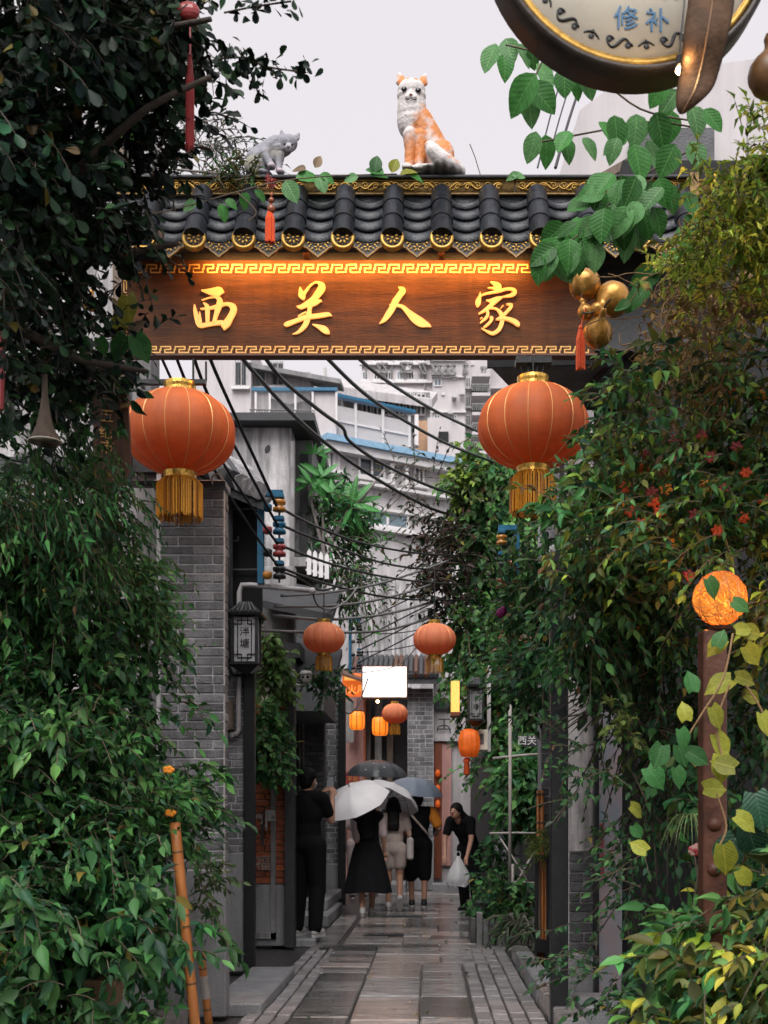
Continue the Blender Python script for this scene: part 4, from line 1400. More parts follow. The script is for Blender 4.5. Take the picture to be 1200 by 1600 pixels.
for k in range(5):
    a = k * 2 * math.pi / 5 + .3
    dt.ell((.017 * math.cos(a), -.004, -.026 + .017 * math.sin(a)), (.011, .005, .006), 8, 5, rot=Matrix.Rotation(-a, 3, 'Y'), mi=2)
for sx in (-1, 1):
    for kx, kz in ((.045, -.006), (.062, .006), (.036, -.030), (.055, -.018)):
        dt.ell((sx * kx, -.004, kz), (.009, .004, .005), 8, 5, rot=Matrix.Rotation(sx * .6, 3, 'Y'), mi=2)
drip = dt.mesh('drip_tile', ['charcoal', 'gold_dull', 'gold'], False)
for i in range(12):
    x = x_first + (i - 0) * pitch
    if i < 11 or True:
        for k in range(3):
            obj('cover_tile', cover, roof, rmat(x + R.uniform(-.002, .002), k * .172))
        obj('end_disc', disc, roof, Matrix.Translation((x, E_Y - .012, E_Z - .004)) @ Matrix.Rotation(math.radians(R.uniform(0, 40)), 4, 'Y') @ Matrix.Rotation(math.radians(-8), 4, 'X'))
    xm = x - pitch / 2
    for k in range(4):
        obj('pan_tile', pan, roof, rmat(xm, .015 + k * .13, R.uniform(-.002, .002)))
    obj('drip_tile', drip, roof, Matrix.Translation((xm, E_Y + .005, E_Z - .035)) @ Matrix.Rotation(math.radians(-6), 4, 'X'))
# ridge with gilt scrolls
RY = E_Y + .30
rz0, rz1 = ZZ(302, RY), ZZ(281, RY)
ridge = MB().box(RX0 - .02, RX1 + .02, RY + .02, RY + .12, rz0 - .12, rz1).build('ridge', 'tile_black', gate)
MB().cbox(RX0 - .04, RX1 + .04, RY - .03, RY + .17, rz1 + .001, rz1 + .022, .006).build('ridge_cap', 'charcoal', ridge)
MB().cbox(RX0 - .03, RX1 + .03, RY - .012, RY + .018, rz0 - .014, rz0, .004).build('ridge_moulding', 'gold_dull', ridge)
pw = 1.28
pm = MB()
hh = rz1 - rz0
pm.box(.004, pw - .004, 0, .018, 0, hh, 0)
pm.box(.004, pw - .004, -.006, -.001, hh - .010, hh - .001, 1)
k = 0
u0 = .02
cy_ = hh / 2
while u0 < pw - .14:
    fl = 1 if k % 2 else -1
    # S scroll: stem with a curl at each end
    pts = []
    for i in range(15):
        a = i / 14
        pts.append((u0 + .128 * a, -.006, cy_ + fl * .020 * math.sin(a * 2 * math.pi)))
    pm.tube(pts, [.004 + .003 * math.sin(math.pi * i / 14) for i in range(15)], 5, 1)
    for (cx_, sgn) in ((u0 + .032, fl), (u0 + .098, -fl)):
        sp = []
        for i in range(16):
            a = i / 15 * 2.6 * math.pi
            r_ = .019 * (1 - i / 17)
            sp.append((cx_ + r_ * math.cos(a) * sgn, -.006, cy_ - sgn * .006 + r_ * math.sin(a)))
        pm.tube(sp, [.0045 - .002 * i / 15 for i in range(16)], 5, 1)
    for q in range(3):
        pm.ell((u0 + .065 + (q - 1) * .012, -.005, cy_ + fl * (.026 - .004 * abs(q - 1))), (.008, .006, .006), 6, 4, mi=1)
    u0 += .132
    k += 1
panel = pm.mesh('ridge_panel', ['gold_dull', 'gold'], True)
x = RX0 - .02
for i in range(3):
    obj('ridge_panel', panel, ridge, Matrix.Translation((x, RY, rz0 + .001)))
    x += pw
MB().box(RX1 - .02, RX1 + .035, RY - .06, RY + .1, rz0 - .5, rz1 + .02).build('end_block', 'gold_dull', ridge)
# brackets below the eave and steel hanging frame on the left
for pxx in (255, 476, 690, 900):
    MB().cbox(XX(pxx, 7.9) - .02, XX(pxx, 7.9) + .02, 7.8, 8.06, 4.88, 4.952, .006).build('bracket', 'brown_wood', gate)
hf = MB()
hf.box(XX(200, 7.6), XX(322, 7.6), 7.58, 7.62, ZZ(601, 7.6), ZZ(594, 7.6))
hf.box(XX(200, 7.75), XX(352, 7.75), 7.75, 7.79, ZZ(760, 7.75), ZZ(751, 7.75))
hf.box(XX(200, 7.6), XX(206, 7.6), 7.58, 7.62, ZZ(760, 7.6), ZZ(553, 7.6))
hf.box(XX(200, 7.6), XX(206, 7.6), 7.622, 7.98, ZZ(575, 7.6), ZZ(568, 7.6))
hf.build('lantern_frame', 'black_steel', gate)
for pxx, t0, t1 in ((215, 742, 756), (228, 745, 756), (302, 560, 596), (322, 565, 596)):
    MB().tube([P(pxx, t0, 7.72), P(pxx, t1, 7.72)], .007, 6).build('frame_spike', 'black_steel', gate)
for pxx in (211, 340):
    MB().tube(smooth_path([P(pxx - 8, 757, 7.72), P(pxx - 8, 745, 7.72), P(pxx, 741, 7.72), P(pxx + 8, 750, 7.72)]), .006, 6).build('frame_hook', 'twig_grey', gate)
# lamp under the eave that lights the board
lt = thing('eave_lamp', 'thin warm strip lamp under the eave above the name board', 'lamp', (-.42, 7.88, 4.87))
MB().cbox(-1.55, .72, 7.865, 7.90, 4.872, 4.886, .004).build('housing', 'charcoal', lt)
ld = bpy.data.lights.new('eave_light', 'AREA')
ld.shape = 'RECTANGLE'; ld.size = 2.05; ld.size_y = .03; ld.energy = 14; ld.color = (1.0, .43, .12)
lo = bpy.data.objects.new('eave_light', ld)
link(lo, lt)
lo.location = (-.40, 7.885, 4.868)
lo.rotation_euler = Vector((0, -.5, .86)).to_track_quat('Z', 'Y').to_euler()

# ================================================================== LANTERNS
def lantern(label, px, py, wpx, Y, mat='lantern_red', ribs=14, hang=None, group=None, hr=.72, fr=.2, fl=.36, name='red_lantern', ph=0.15):
    s = Y / F
    D = wpx * s
    Rr, H = D / 2, D * hr
    c = P(px, py, Y)
    t = thing(name, label, 'lantern', c, group=group)
    prof = []
    m = 18
    for i in range(m + 1):
        a = -1 + 2 * i / m
        r = Rr * math.sqrt(max(0, 1 - (abs(a) * .955) ** 2.15))
        prof.append((r, a * H / 2))
    MB().lathe(prof, ribs * 6, c, gore=ribs, puff=.045, M4=Matrix.Rotation(ph, 4, 'Z')).build('shade', mat, t, smooth=True)
    for k in range(ribs):
        a = 2 * math.pi * k / ribs + ph
        pts = [c + Vector((math.cos(a) * (r * .957 + .001), math.sin(a) * (r * .957 + .001), z)) for r, z in prof]
        MB().tube(pts, .0032 * D / .68, 4).build('rib', 'lantern_rib', t)
    cr = Rr * .285
    MB().lathe([(cr * .96, H / 2 - .01), (cr, H / 2 - .005), (cr * .98, H / 2 + .03 * D), (cr * 1.02, H / 2 + .055 * D), (cr, H / 2 + .085 * D), (cr * .5, H / 2 + .085 * D)], 24, c).build('top_collar', 'gold_bright', t, smooth=False)
    MB().lathe([(cr * .6, -H / 2 - .075 * D), (cr * 1.06, -H / 2 - .075 * D), (cr * 1.02, -H / 2 - .03 * D), (cr * 1.06, -H / 2)], 24, c).build('bottom_collar', 'gold_bright', t, smooth=False)
    fg = MB()
    nf = 110 if wpx > 100 else 46
    for k in range(nf):
        a = 2 * math.pi * k / nf + R.uniform(-.03, .03)
        r0 = Rr * .30
        r1 = Rr * R.uniform(.36, .41)
        z0, z1 = -H / 2 - .06 * D, -H / 2 - .06 * D - fl * D * R.uniform(.93, 1.03)
        d0 = Vector((math.cos(a), math.sin(a), 0))
        fg.tube([c + d0 * r0 + Vector((0, 0, z0)), c + d0 * r1 * 1.0 + Vector((0, 0, z0 - .05 * D)), c + d0 * r1 * R.uniform(.96, 1.03) + Vector((0, 0, z1))], .0046 * D / .68, 3, mi=int(R.random() < .35), cap=False)
    fg.build('fringe', ['fringe_a', 'fringe_b'], t, kind='stuff')
    if hang:
        MB().tube([c + Vector((0, 0, H / 2 + .02)), P(px, hang, Y)], .006, 5).build('hanging_cord', 'cable', t)
    return t


lantern('big orange-red lantern with gold fringe below the left end of the name board', 281, 676, 174, 7.6, hang=594, group='big lanterns under the gateway')
lantern('big orange-red lantern half wrapped in leaves below the right end of the name board', 833, 667, 174, 7.6, hang=556, ph=.05, group='big lanterns under the gateway')
ch = thing('lantern_hanger', 'tangle of dark brackets and chain above the right big lantern', 'hanger', P(833, 575, 7.6))
MB().box(XX(806, 7.62), XX(862, 7.62), 7.6, 7.72, ZZ(566, 7.6), ZZ(556, 7.6)).build('bracket', 'black_steel', ch)
for pxx, r_ in ((815, .006), (826, .008), (841, .008), (850, .006)):
    MB().tube([P(pxx, 560, 7.63), P(pxx + R.uniform(-3, 3), 578, 7.63), P(pxx * .6 + 833 * .4, 597, 7.63)], r_, 5).build('chain', 'black_steel', ch)
lantern('medium pink-red lantern hanging by the left houses down the lane', 506, 997, 66, 12.0, 'lantern_pale', hang=905, group='medium lanterns down the lane')
lantern('medium pink-red lantern hanging before the green creeper wall', 679, 999, 67, 12.2, 'lantern_pale', hang=890, group='medium lanterns down the lane')
lantern('small pink-red lantern below the glowing white sign', 617, 1115, 41, 21, 'lantern_pale', hang=1085, hr=.76)


def lit_lantern(label, px, py, wpx, hpx, Y, hang):
    s = Y / F
    c = P(px, py, Y)
    Rr, H = wpx * s / 2, hpx * s
    t = thing('paper_lantern', label, 'lantern', c, group='glowing orange barrel lanterns')
    prof = [(Rr * .72, -H / 2), (Rr * .92, -H * .42), (Rr, -H * .2), (Rr, H * .2), (Rr * .92, H * .42), (Rr * .72, H / 2)]
    MB().lathe(prof, 32, c, gore=8, puff=.05).build('shade', 'lantern_lit', t, smooth=True)
    for k in range(8):
        a = 2 * math.pi * k / 8
        MB().tube([c + Vector((math.cos(a) * r * .965, math.sin(a) * r * .965, z)) for r, z in prof], .006, 4).build('rib', 'brown_wood', t)
    MB().lathe([(Rr * .5, H / 2), (Rr * .74, H / 2), (Rr * .74, H / 2 + .02), (.01, H / 2 + .02)], 16, c).build('cap', 'brown_wood', t)
    MB().tube([c + Vector((0, 0, H / 2)), P(px, hang, Y)], .006, 5).build('hanging_cord', 'cable', t)


lit_lantern('glowing orange barrel lantern before the pink wall, left of two', 558, 1126, 25, 28, 21.5, 1092)
lit_lantern('glowing orange barrel lantern beside the small pink lantern, right of two', 594, 1135, 26, 28, 21.2, 1092)
# orange cloth lantern on the creeper wall
c = P(733, 1158, 15.3)
ol = thing('cloth_lantern', 'orange cloth lantern with tassel hanging in the creeper wall', 'lantern', c)
MB().lathe([(.05, -.19), (.10, -.19), (.135, -.10), (.14, .02), (.11, .12), (.05, .15)], 40, c, gore=10, puff=.12).build('shade', 'orange_cloth', ol, smooth=True)
MB().lathe([(.02, -.42), (.04, -.40), (.03, -.26), (.05, -.24), (.02, -.20)], 12, c + Vector((-.03, 0, 0))).build('tassel', 'tassel_red', ol, smooth=True)
MB().tube([c + Vector((0, 0, .14)), c + Vector((0, .1, .4))], .006, 5).build('hanging_cord', 'cable', ol)

# ================================================================== SIGNS AND LAMPS DOWN THE LANE
Y = 21.0
sb = thing('light_box', 'blank glowing white light box sign over the lane', 'sign', P(600, 1066, Y))
MB().box(XX(565, Y), XX(637, Y), Y, Y + .16, ZZ(1091, Y), ZZ(1040, Y)).build('case', 'brown_wood', sb)
MB().box(XX(567, Y), XX(635, Y), Y - .012, Y - .002, ZZ(1089, Y), ZZ(1042, Y)).build('lit_face', 'sign_glow', sb)
MB().bar(P(640, 1050, Y + .1), P(652, 1050, Y + 2), .03).build('bracket', 'black_steel', sb)
MB().ell(P(590, 1096, Y), (.025, .025, .025), 8, 6).build('bulb', 'bulb', sb)
Y = 22.0
ob = thing('orange_sign', 'orange lit shop sign beside the glowing white sign', 'sign', P(550, 1065, Y))
MB().box(XX(535, Y), XX(564, Y), Y, Y + .12, ZZ(1088, Y), ZZ(1052, Y)).build('board', 'sign_orange', ob)
place_text('火火用', .17, 'sign_amber', P(550, 1078, Y - .01), ob)
MB().box(XX(538, Y), XX(556, Y), Y - .012, Y - .002, ZZ(1063, Y), ZZ(1056, Y)).build('lit_strip', 'sign_amber', ob)
MB().prism([(0, 0), (1, 0), (1, 1), (0, 1)], P(528, 1050, Y - .3), P(566, 1062, Y - .3) - P(528, 1050, Y - .3), Vector((0, .6, .15)), (0, 0, -.04)).build('canopy', 'brown_wood', ob)
Y = 15.5
ys = thing('amber_sign', 'narrow amber lit vertical sign at the edge of the creeper', 'sign', P(711, 1090, Y))
MB().box(XX(705, Y), XX(718, Y), Y, Y + .3, ZZ(1112, Y), ZZ(1064, Y)).build('lit_face', 'sign_amber', ys)
MB().box(XX(704, Y), XX(719, Y), Y - .01, Y + .31, ZZ(1118, Y), ZZ(1112.5, Y)).build('base_rail', 'red_wood', ys)
# white wall with boards lower down in the creeper
mb_ = thing('meter_box', 'cream meter box on the creeper wall beside orange cloth lantern', 'box', P(755, 1155, 15.5))
MB().cbox(XX(748, 15.5), XX(762, 15.5), 15.5, 15.7, ZZ(1172, 15.5), ZZ(1140, 15.5), .008).build('case', 'cream', mb_)
MB().box(XX(750, 15.5), XX(756, 15.5), 15.485, 15.498, ZZ(1162, 15.5), ZZ(1146, 15.5)).build('label_plate', 'brick', mb_)
for i, (px, py, tx) in enumerate(((832, 1110, '上门回'), (832, 1158, '西关口'))):
    tt = thing('wall_lettering', ('upper', 'lower')[i] + ' line of small white characters half hidden in the creeper', 'lettering', P(px, py, 16.3))
    MB().box(XX(px - 16, 15.5), XX(px + 14, 15.5), 15.48, 15.52, ZZ(py + 9, 15.5), ZZ(py - 9, 15.5)).build('board', 'charcoal', tt)
    place_text(tx, .12, 'white_paint', P(px - 1, py, 15.46), tt)
px_, Yp = 763, 15.6
wp = thing('white_pole', 'white painted pole half hidden in the creeper', 'pole', (XX(790 - 27, Yp), Yp, 0))
MB().cbox(XX(761, Yp), XX(767, Yp), Yp, Yp + .05, ZZ(1175, Yp), ZZ(1040, Yp), .005).build('shaft', 'white_pipe', wp)


def box_lamp(label, px, y0, y1, wpx, Y, chars, dim=False):
    """chinese lantern box: tiled cap, lattice pane, stepped foot"""
    s = Y / F
    w = wpx * s
    z0, z1 = ZZ(y1, Y), ZZ(y0, Y)
    h = z1 - z0
    x = XX(px, Y)
    t = thing('lamp_box', label, 'lamp', (x, Y, z0))
    zb, zt = z0 + h * .15, z1 - h * .22
    pane = 'lamp_pane' if not dim else 'concrete'
    MB().box(x - w * .40, x + w * .40, Y - .10, Y + .10, zb, zt).build('pane', pane, t)
    f = MB()
    for sx in (-1, 1):
        for sy in (-1, 1):
            f.box(x + sx * w * .42 - .012, x + sx * w * .42 + .012, Y + sy * .105 - .012, Y + sy * .105 + .012, zb - .01, zt + .01)
    f.build('frame', 'black_steel', t)
    lt_ = MB()
    ya = Y - .104
    pw_, ph_ = w * .76, zt - zb
    for (a0, b0, a1, b1) in ((.18, .08, .18, .92), (.82, .08, .82, .92), (.18, .08, .82, .08), (.18, .92, .82, .92), (0, .84, .36, .84), (.64, .84, 1, .84), (0, .16, .36, .16), (.64, .16, 1, .16), (.36, .84, .36, 1), (.64, .84, .64, 1), (.36, .16, .36, 0), (.64, .16, .64, 0)):
        lt_.bar((x - pw_ / 2 + a0 * pw_, ya, zb + b0 * ph_), (x - pw_ / 2 + a1 * pw_, ya, zb + b1 * ph_), .007, .007)
    lt_.build('lattice', 'black_steel', t)
    for k, cch in enumerate(chars):
        place_text(cch, w * .36, 'ink', (x, Y - .103, zb + ph_ * (.66 - .27 * k)), t, name='lamp_lettering')
    cp = MB()
    v = []
    for zz, k in ((zt + .011, .62), (zt + h * .05, .64), (zt + h * .06, .60), (z1, .22)):
        for sx, sy in ((-1, -1), (1, -1), (1, 1), (-1, 1)):
            v.append((x + sx * w * k, Y + sy * .25 * k, zz))
    cp.add(v, [(i * 4 + j, i * 4 + (j + 1) % 4, (i + 1) * 4 + (j + 1) % 4, (i + 1) * 4 + j) for i in range(3) for j in range(4)] + [(12, 13, 14, 15), (3, 2, 1, 0)])
    cp.build('cap', 'black_steel', t)
    for k in range(6):
        xx = x - w * .5 + w * (k + .5) / 6
        MB().tube([(xx, Y - .155, zt + h * .07), (x + (xx - x) * .45, Y - .06, z1)], .009, 5).build('cap_tile', 'brick_dark', t)
    ft = MB()
    v = []
    for zz, k in ((z0, .18), (zb - h * .05, .50), (zb - h * .045, .56), (zb - .011, .56)):
        for sx, sy in ((-1, -1), (1, -1), (1, 1), (-1, 1)):
            v.append((x + sx * w * k, Y + sy * .24 * k, zz))
    ft.add(v, [(i * 4 + j, i * 4 + (j + 1) % 4, (i + 1) * 4 + (j + 1) % 4, (i + 1) * 4 + j) for i in range(3) for j in range(4)] + [(12, 13, 14, 15), (3, 2, 1, 0)])
    ft.build('foot', 'black_steel', t)
    return t


lb_ = box_lamp('black framed lamp box with two ink characters on the grey brick wall', 385, 943, 1052, 44, 10.2, '泮塘')
for zz in (950, 1052):
    MB().tube(smooth_path([P(360, zz - 6, 10.38), P(366, zz + 3, 10.3), P(385, zz + 2, 10.2)]), .014, 6).build('bracket', 'black_steel', lb_)
box_lamp('smaller grey lamp box sunk in the creeper wall', 743, 1060, 1135, 26, 15.3, '泮塘', True)
lp = thing('steel_post', 'thick black steel post below the lamp box on the left', 'post', (XX(389, 10.35), 10.35, 0))
MB().cbox(XX(381, 10.35), XX(398, 10.35), 10.33, 10.42, 0, ZZ(1048, 10.35), .006).build('shaft', 'black_steel', lp)
MB().box(XX(355, 10.36), XX(360, 10.36), 10.36, 10.39, ZZ(1062, 10.36), ZZ(870, 10.36)).build('wall_bar', 'black_steel', lp)
pi_ = thing('drain_pipe', 'white plastic drain pipe bending down beside the lamp box', 'pipe', P(372, 1100, 10.38))
pth = [P(362, 1148, 10.36), P(370, 1146, 10.36), P(373, 1140, 10.36), P(373, 1060, 10.36), P(374, 925, 10.36), P(378, 914, 10.36), P(392, 914, 10.34), P(488, 923, 10.34)]
MB().tube(pth, .022, 8).build('pipe_run', 'white_pipe', pi_, smooth=True)
for q in (pth[0], pth[-1]):
    MB().ell(q, (.028, .026, .028), 10, 6).build('joint', 'white_pipe', pi_, smooth=True)
bx = thing('wall_box', 'narrow beige electric box on the wall behind the grey brick pier', 'box', P(358, 1115, 10.3))
MB().cbox(XX(354, 10.3), XX(364, 10.3), 10.28, 10.38, ZZ(1140, 10.3), ZZ(1094, 10.3), .005).build('case', 'grey_wood', bx)
cm = thing('security_camera', 'white twin-eyed security camera on a bent arm under the awning', 'camera', P(478, 1060, 12.4))
c = P(478, 1058, 12.3)
MB().lathe([(.0, -.055), (.035, -.05), (.055, -.02), (.055, .03), (.045, .05), (0, .052)], 16, c).build('body', 'white_paint', cm, smooth=True)
MB().lathe([(.062, .02), (.066, .03), (.05, .06), (0, .065)], 16, c).build('hood', 'white_pipe', cm, smooth=True)
for sx in (-1, 1):
    MB().ell(c + Vector((sx * .02, -.05, -.005)), (.014, .01, .014), 8, 6).build('lens', 'eye', cm)
MB().tube(smooth_path([c + Vector((0, .02, -.055)), c + Vector((-.06, .05, -.075)), P(458, 1072, 12.4), P(443, 1098, 12.5)]), .013, 6).build('arm', 'white_pipe', cm)
MB().box(XX(456, 12.45), XX(461, 12.45), 12.42, 12.48, ZZ(1072, 12.45), ZZ(1046, 12.45)).build('mount', 'white_pipe', cm)
sl = thing('street_lamp', 'grey dish wall lamp with white globe behind the lantern at the creeper', 'lamp', P(705, 990, 16.3))
c = P(706, 992, 16.25)
MB().lathe([(.0, .10), (.05, .09), (.16, .0), (.17, -.012), (.155, -.005), (.04, .07), (0, .075)], 24, c).build('dish', 'brick', sl, smooth=True)
MB().lathe([(0, -.17), (.05, -.16), (.07, -.08), (.06, 0), (.0, .04)], 16, c + Vector((-.03, 0, 0))).build('globe', 'white_paint', sl, smooth=True)
MB().tube(smooth_path([c + Vector((0, 0, .09)), c + Vector((-.02, 0, .18)), c + Vector((.08, .2, .2)), c + Vector((.2, .6, .05))]), .012, 6).build('arm', 'white_pipe', sl)
c2 = thing('dome_camera', 'white dome camera with black bowl on the right pier under leaves', 'camera', P(862, 870, 10.6))
c = P(862, 868, 10.6)
MB().lathe([(.02, .09), (.05, .06), (.06, .0), (.06, -.01)], 16, c).build('housing', 'white_paint', c2, smooth=True)
MB().lathe([(0, -.07), (.04, -.05), (.052, -.012), (.03, -.005)], 16, c).build('bowl', 'eye', c2, smooth=True)
MB().tube(smooth_path([c + Vector((.0, 0, .08)), c + Vector((.03, .1, .05)), P(872, 884, 11.0)]), .012, 6).build('arm', 'white_pipe', c2)


# ================================================================== INSULATOR RACKS AND CABLES
def rack(label, px, y0, y1, arm, Y, ins, mir=1, sc=1.0):
    t = thing('insulator_rack', label, 'insulator rack', P(px, y1, Y))
    w = .055 * sc
    x = XX(px, Y)
    MB().cbox(x - w / 2, x + w / 2, Y, Y + .05, ZZ(y1, Y), ZZ(y0, Y), .004).build('channel', 'blue_steel', t)
    xr = x + mir * arm * Y / F
    MB().bar((x - mir * w / 2, Y + .02, ZZ(y0 - 2, Y)), (xr + mir * .03, Y + .02, ZZ(y0 - 2, Y)), .05 * sc, .05 * sc).build('arm', 'blue_steel', t)
    MB().tube([(xr, Y + .02, ZZ(y0, Y)), (xr, Y + .02, ZZ(y1 - 2, Y))], .010 * sc, 6).build('rod', 'cable_grey', t)
    n = len(ins)
    for i, mm in enumerate(ins):
        z = ZZ(y0 + (y1 - y0) * (i + .5) / n, Y)
        r = .055 * sc
        MB().lathe([(r * .45, -r * .9), (r, -r * .8), (r * .95, -r * .3), (r * .5, 0), (r * .95, r * .3), (r, r * .8), (r * .45, r * .9)], 16, (xr, Y + .02, z)).build('insulator', mm, t, smooth=True)
        MB().cbox(xr - r * .7, xr + r * .7, Y - .02, Y + .06, z + r * 1.15, z + r * 1.75, .003).build('clamp', 'blue_steel', t)
        MB().lathe([(r * .3, -r * .6), (r * .7, -r * .4), (r * .7, r * .4), (r * .3, r * .6)], 12, (x + mir * r * 1.1, Y - .03, z - r * .5)).build('spool', ins[(i + 1) % n], t, smooth=True)
    return t


rack('blue insulator rack with amber and red spools, left of the lane', 407, 772, 912, 29, 10.3, ['insulator_amber', 'blue_steel', 'insulator_red', 'black_steel'])
rack('blue insulator rack with amber spools half in the leaves, right of the lane', 808, 826, 962, 24, 10.9, ['insulator_amber', 'pot_dark', 'insulator_brown', 'black_steel'], mir=-1, sc=.85)
rack('small blue insulator rack far down the lane above the white sign', 547, 970, 1052, 14, 19.0, ['black_steel', 'black_steel', 'charcoal', 'black_steel'], sc=.8)


def cable(label, pts, r=.010, mat='cable', group='overhead cables', th=None):
    q = [P(a, b, Y) for a, b, Y in pts]
    w = MB().tube(smooth_path(q, 7), r, 6).build('overhead_cable', mat, None, smooth=True)
    return tag(w, label, 'cable', group)


CB = [
    ('thick black cable from the name board to the top amber spool', [(322, 545, 8.6), (345, 600, 9.0), (395, 710, 9.8), (432, 790, 10.25)], .014, 'cable'),
    ('thick black cable second from the top of the left rack', [(298, 545, 8.5), (330, 628, 9.0), (390, 740, 9.8), (434, 822, 10.25)], .013, 'cable'),
    ('black cable third from the top of the left rack', [(270, 545, 8.5), (330, 690, 9.2), (395, 795, 10.0), (434, 850, 10.25)], .012, 'cable'),
    ('lowest black cable slanting into the left rack', [(246, 545, 8.4), (330, 725, 9.2), (395, 830, 10.0), (434, 884, 10.25)], .011, 'cable'),
    ('heavy black cable sagging from behind the board centre to the creeper, lower', [(362, 540, 8.9), (398, 583, 9.6), (450, 640, 10.8), (500, 685, 12), (560, 730, 13.2), (640, 778, 14.8), (700, 803, 16), (770, 808, 17)], .018, 'cable'),
    ('heavy black cable with a kink sagging to the creeper, upper', [(402, 540, 8.9), (440, 592, 9.6), (500, 642, 10.8), (535, 668, 11.6), (547, 690, 12), (600, 726, 13), (680, 763, 15), (740, 779, 16.4), (768, 768, 17)], .017, 'cable'),
    ('long straight black cable running to the left edge of the right lantern', [(538, 540, 9), (600, 592, 10.5), (680, 642, 12.5), (760, 680, 14.6), (820, 705, 16)], .015, 'cable'),
    ('long black cable below it crossing to the creeper top', [(492, 540, 9), (560, 607, 10.4), (620, 650, 12), (700, 694, 14), (770, 722, 16), (800, 740, 16.8)], .016, 'cable'),
    ('black cable from the top amber spool across the lane', [(440, 795, 10.3), (500, 825, 11.5), (580, 852, 13), (680, 867, 15), (780, 868, 17)], .012, 'cable'),
    ('black cable from the second spool across the lane', [(438, 820, 10.3), (500, 845, 11.5), (600, 880, 13.5), (690, 891, 15.2), (790, 890, 17)], .012, 'cable'),
    ('black cable from the red spool across the lane', [(440, 853, 10.3), (520, 882, 12), (610, 903, 13.5), (700, 912, 15.2), (790, 912, 17)], .012, 'cable'),
    ('black cable from the lowest spool across the lane', [(436, 886, 10.3), (520, 915, 12), (620, 935, 14), (720, 938, 15.8), (790, 936, 17)], .012, 'cable'),
    ('grey cable climbing right from the white drain pipe', [(440, 931, 10.4), (520, 925, 12), (600, 910, 13.6), (690, 880, 15.5), (730, 862, 16.6)], .013, 'cable_grey'),
    ('pale grey cable in the middle of the lane, upper', [(430, 948, 10.5), (540, 945, 13), (620, 930, 15), (700, 905, 16), (745, 895, 16.8)], .015, 'cable_grey'),
    ('pale grey cable in the middle of the lane, lower', [(430, 962, 10.6), (520, 968, 13), (610, 958, 15), (690, 935, 16), (760, 905, 16.9)], .016, 'cable_grey'),
    ('pale cable just above the two medium lanterns', [(400, 985, 10.8), (500, 988, 13), (600, 985, 15), (680, 962, 16), (750, 930, 16.8)], .016, 'cable_grey'),
    ('thin black cable rising right from the small rack, first', [(563, 975, 19), (620, 945, 18), (680, 918, 17), (730, 890, 16.8)], .010, 'cable'),
    ('thin black cable rising right from the small rack, second', [(563, 1000, 19), (630, 965, 18), (690, 935, 17), (740, 905, 16.8)], .011, 'cable'),
    ('thin black cable rising right from the small rack, third', [(563, 1015, 19), (630, 982, 18), (700, 945, 17), (750, 915, 16.8)], .011, 'cable'),
    ('thin black cable rising right from the small rack, fourth', [(560, 1035, 19), (630, 1000, 18), (690, 965, 17), (750, 925, 16.8)], .010, 'cable'),
    ('thin black cable sagging behind the small rack', [(562, 985, 19), (600, 990, 19.5), (650, 985, 19), (700, 970, 18)], .009, 'cable'),
    ('thin black cable sagging low above the white sign', [(562, 1020, 19), (610, 1015, 19.5), (660, 1005, 19), (715, 985, 18)], .009, 'cable'),
    ('loose black cable drooping from the left rack foot', [(440, 893, 10.3), (470, 905, 11), (500, 922, 11.8), (530, 915, 12.5), (560, 903, 13.2)], .010, 'cable'),
    ('drooping grey wire hanging from the white pipe end', [(488, 924, 10.4), (496, 945, 10.6), (515, 952, 11), (540, 940, 11.6), (560, 915, 12.5)], .008, 'cable_grey'),
    ('pair of twisted wires looping beside the orange sign', [(528, 1075, 20), (530, 1100, 20), (545, 1115, 20.2), (560, 1100, 20.4), (575, 1060, 20.6)], .012, 'cable'),
    ('thin grey wire slanting across the white house', [(560, 1052, 20.5), (620, 1040, 20.6), (660, 1000, 19.6), (700, 950, 18)], .009, 'cable_grey'),
]
for lab, pts, r_, mm in CB:
    cable(lab, pts, r_, mm)
for i in range(3):
    q0, q1 = (868 - i * 14, 262, 8.4), (915 - i * 14, 110 - i * 10, 10.4)
    cable(('first', 'second', 'third')[i] + ' thin dark wire rising to the sky beside the heart-leaved vine', [q0, ((q0[0] + q1[0]) / 2 - 2, (q0[1] + q1[1]) / 2, 9.4), q1], .006 if i else .011, 'cable', 'sky wires')

# ================================================================== ROUND SHOP SIGN, BULB, POD, GOURDS
Y = 4.6
s = Y / F
cc = P(988, -112, Y)
RS = 230 * s
yaw = Matrix.Rotation(math.radians(6), 4, 'Z')
sn = thing('round_sign', 'round cream shop sign with scroll border, cut by the picture top', 'sign', cc)
tilt = Matrix.Translation(cc) @ yaw
def sgo(mb, name, mats, parent=sn, smooth=True):
    o = mb.build(name, mats, parent, smooth=smooth)
    o.data.transform(tilt)
    return o
sgo(MB().lathe([(0, .0), (RS * .895, .0), (RS * .90, .02)], 64, axis='Y'), 'face', 'cream')
sgo(MB().lathe([(RS * .892, -.003), (RS * .898, -.016), (RS * .906, -.006), (RS * .916, -.018), (RS * .945, -.006), (RS * .945, .04)], 72, axis='Y', caps=False), 'inner_rim', 'gold')
sgo(MB().lathe([(RS * .945, -.01), (RS * .957, -.03), (RS * .985, -.03), (RS, -.008), (RS, .12), (RS * .8, .14)], 72, axis='Y', caps=False), 'outer_rim', 'rim_dark')
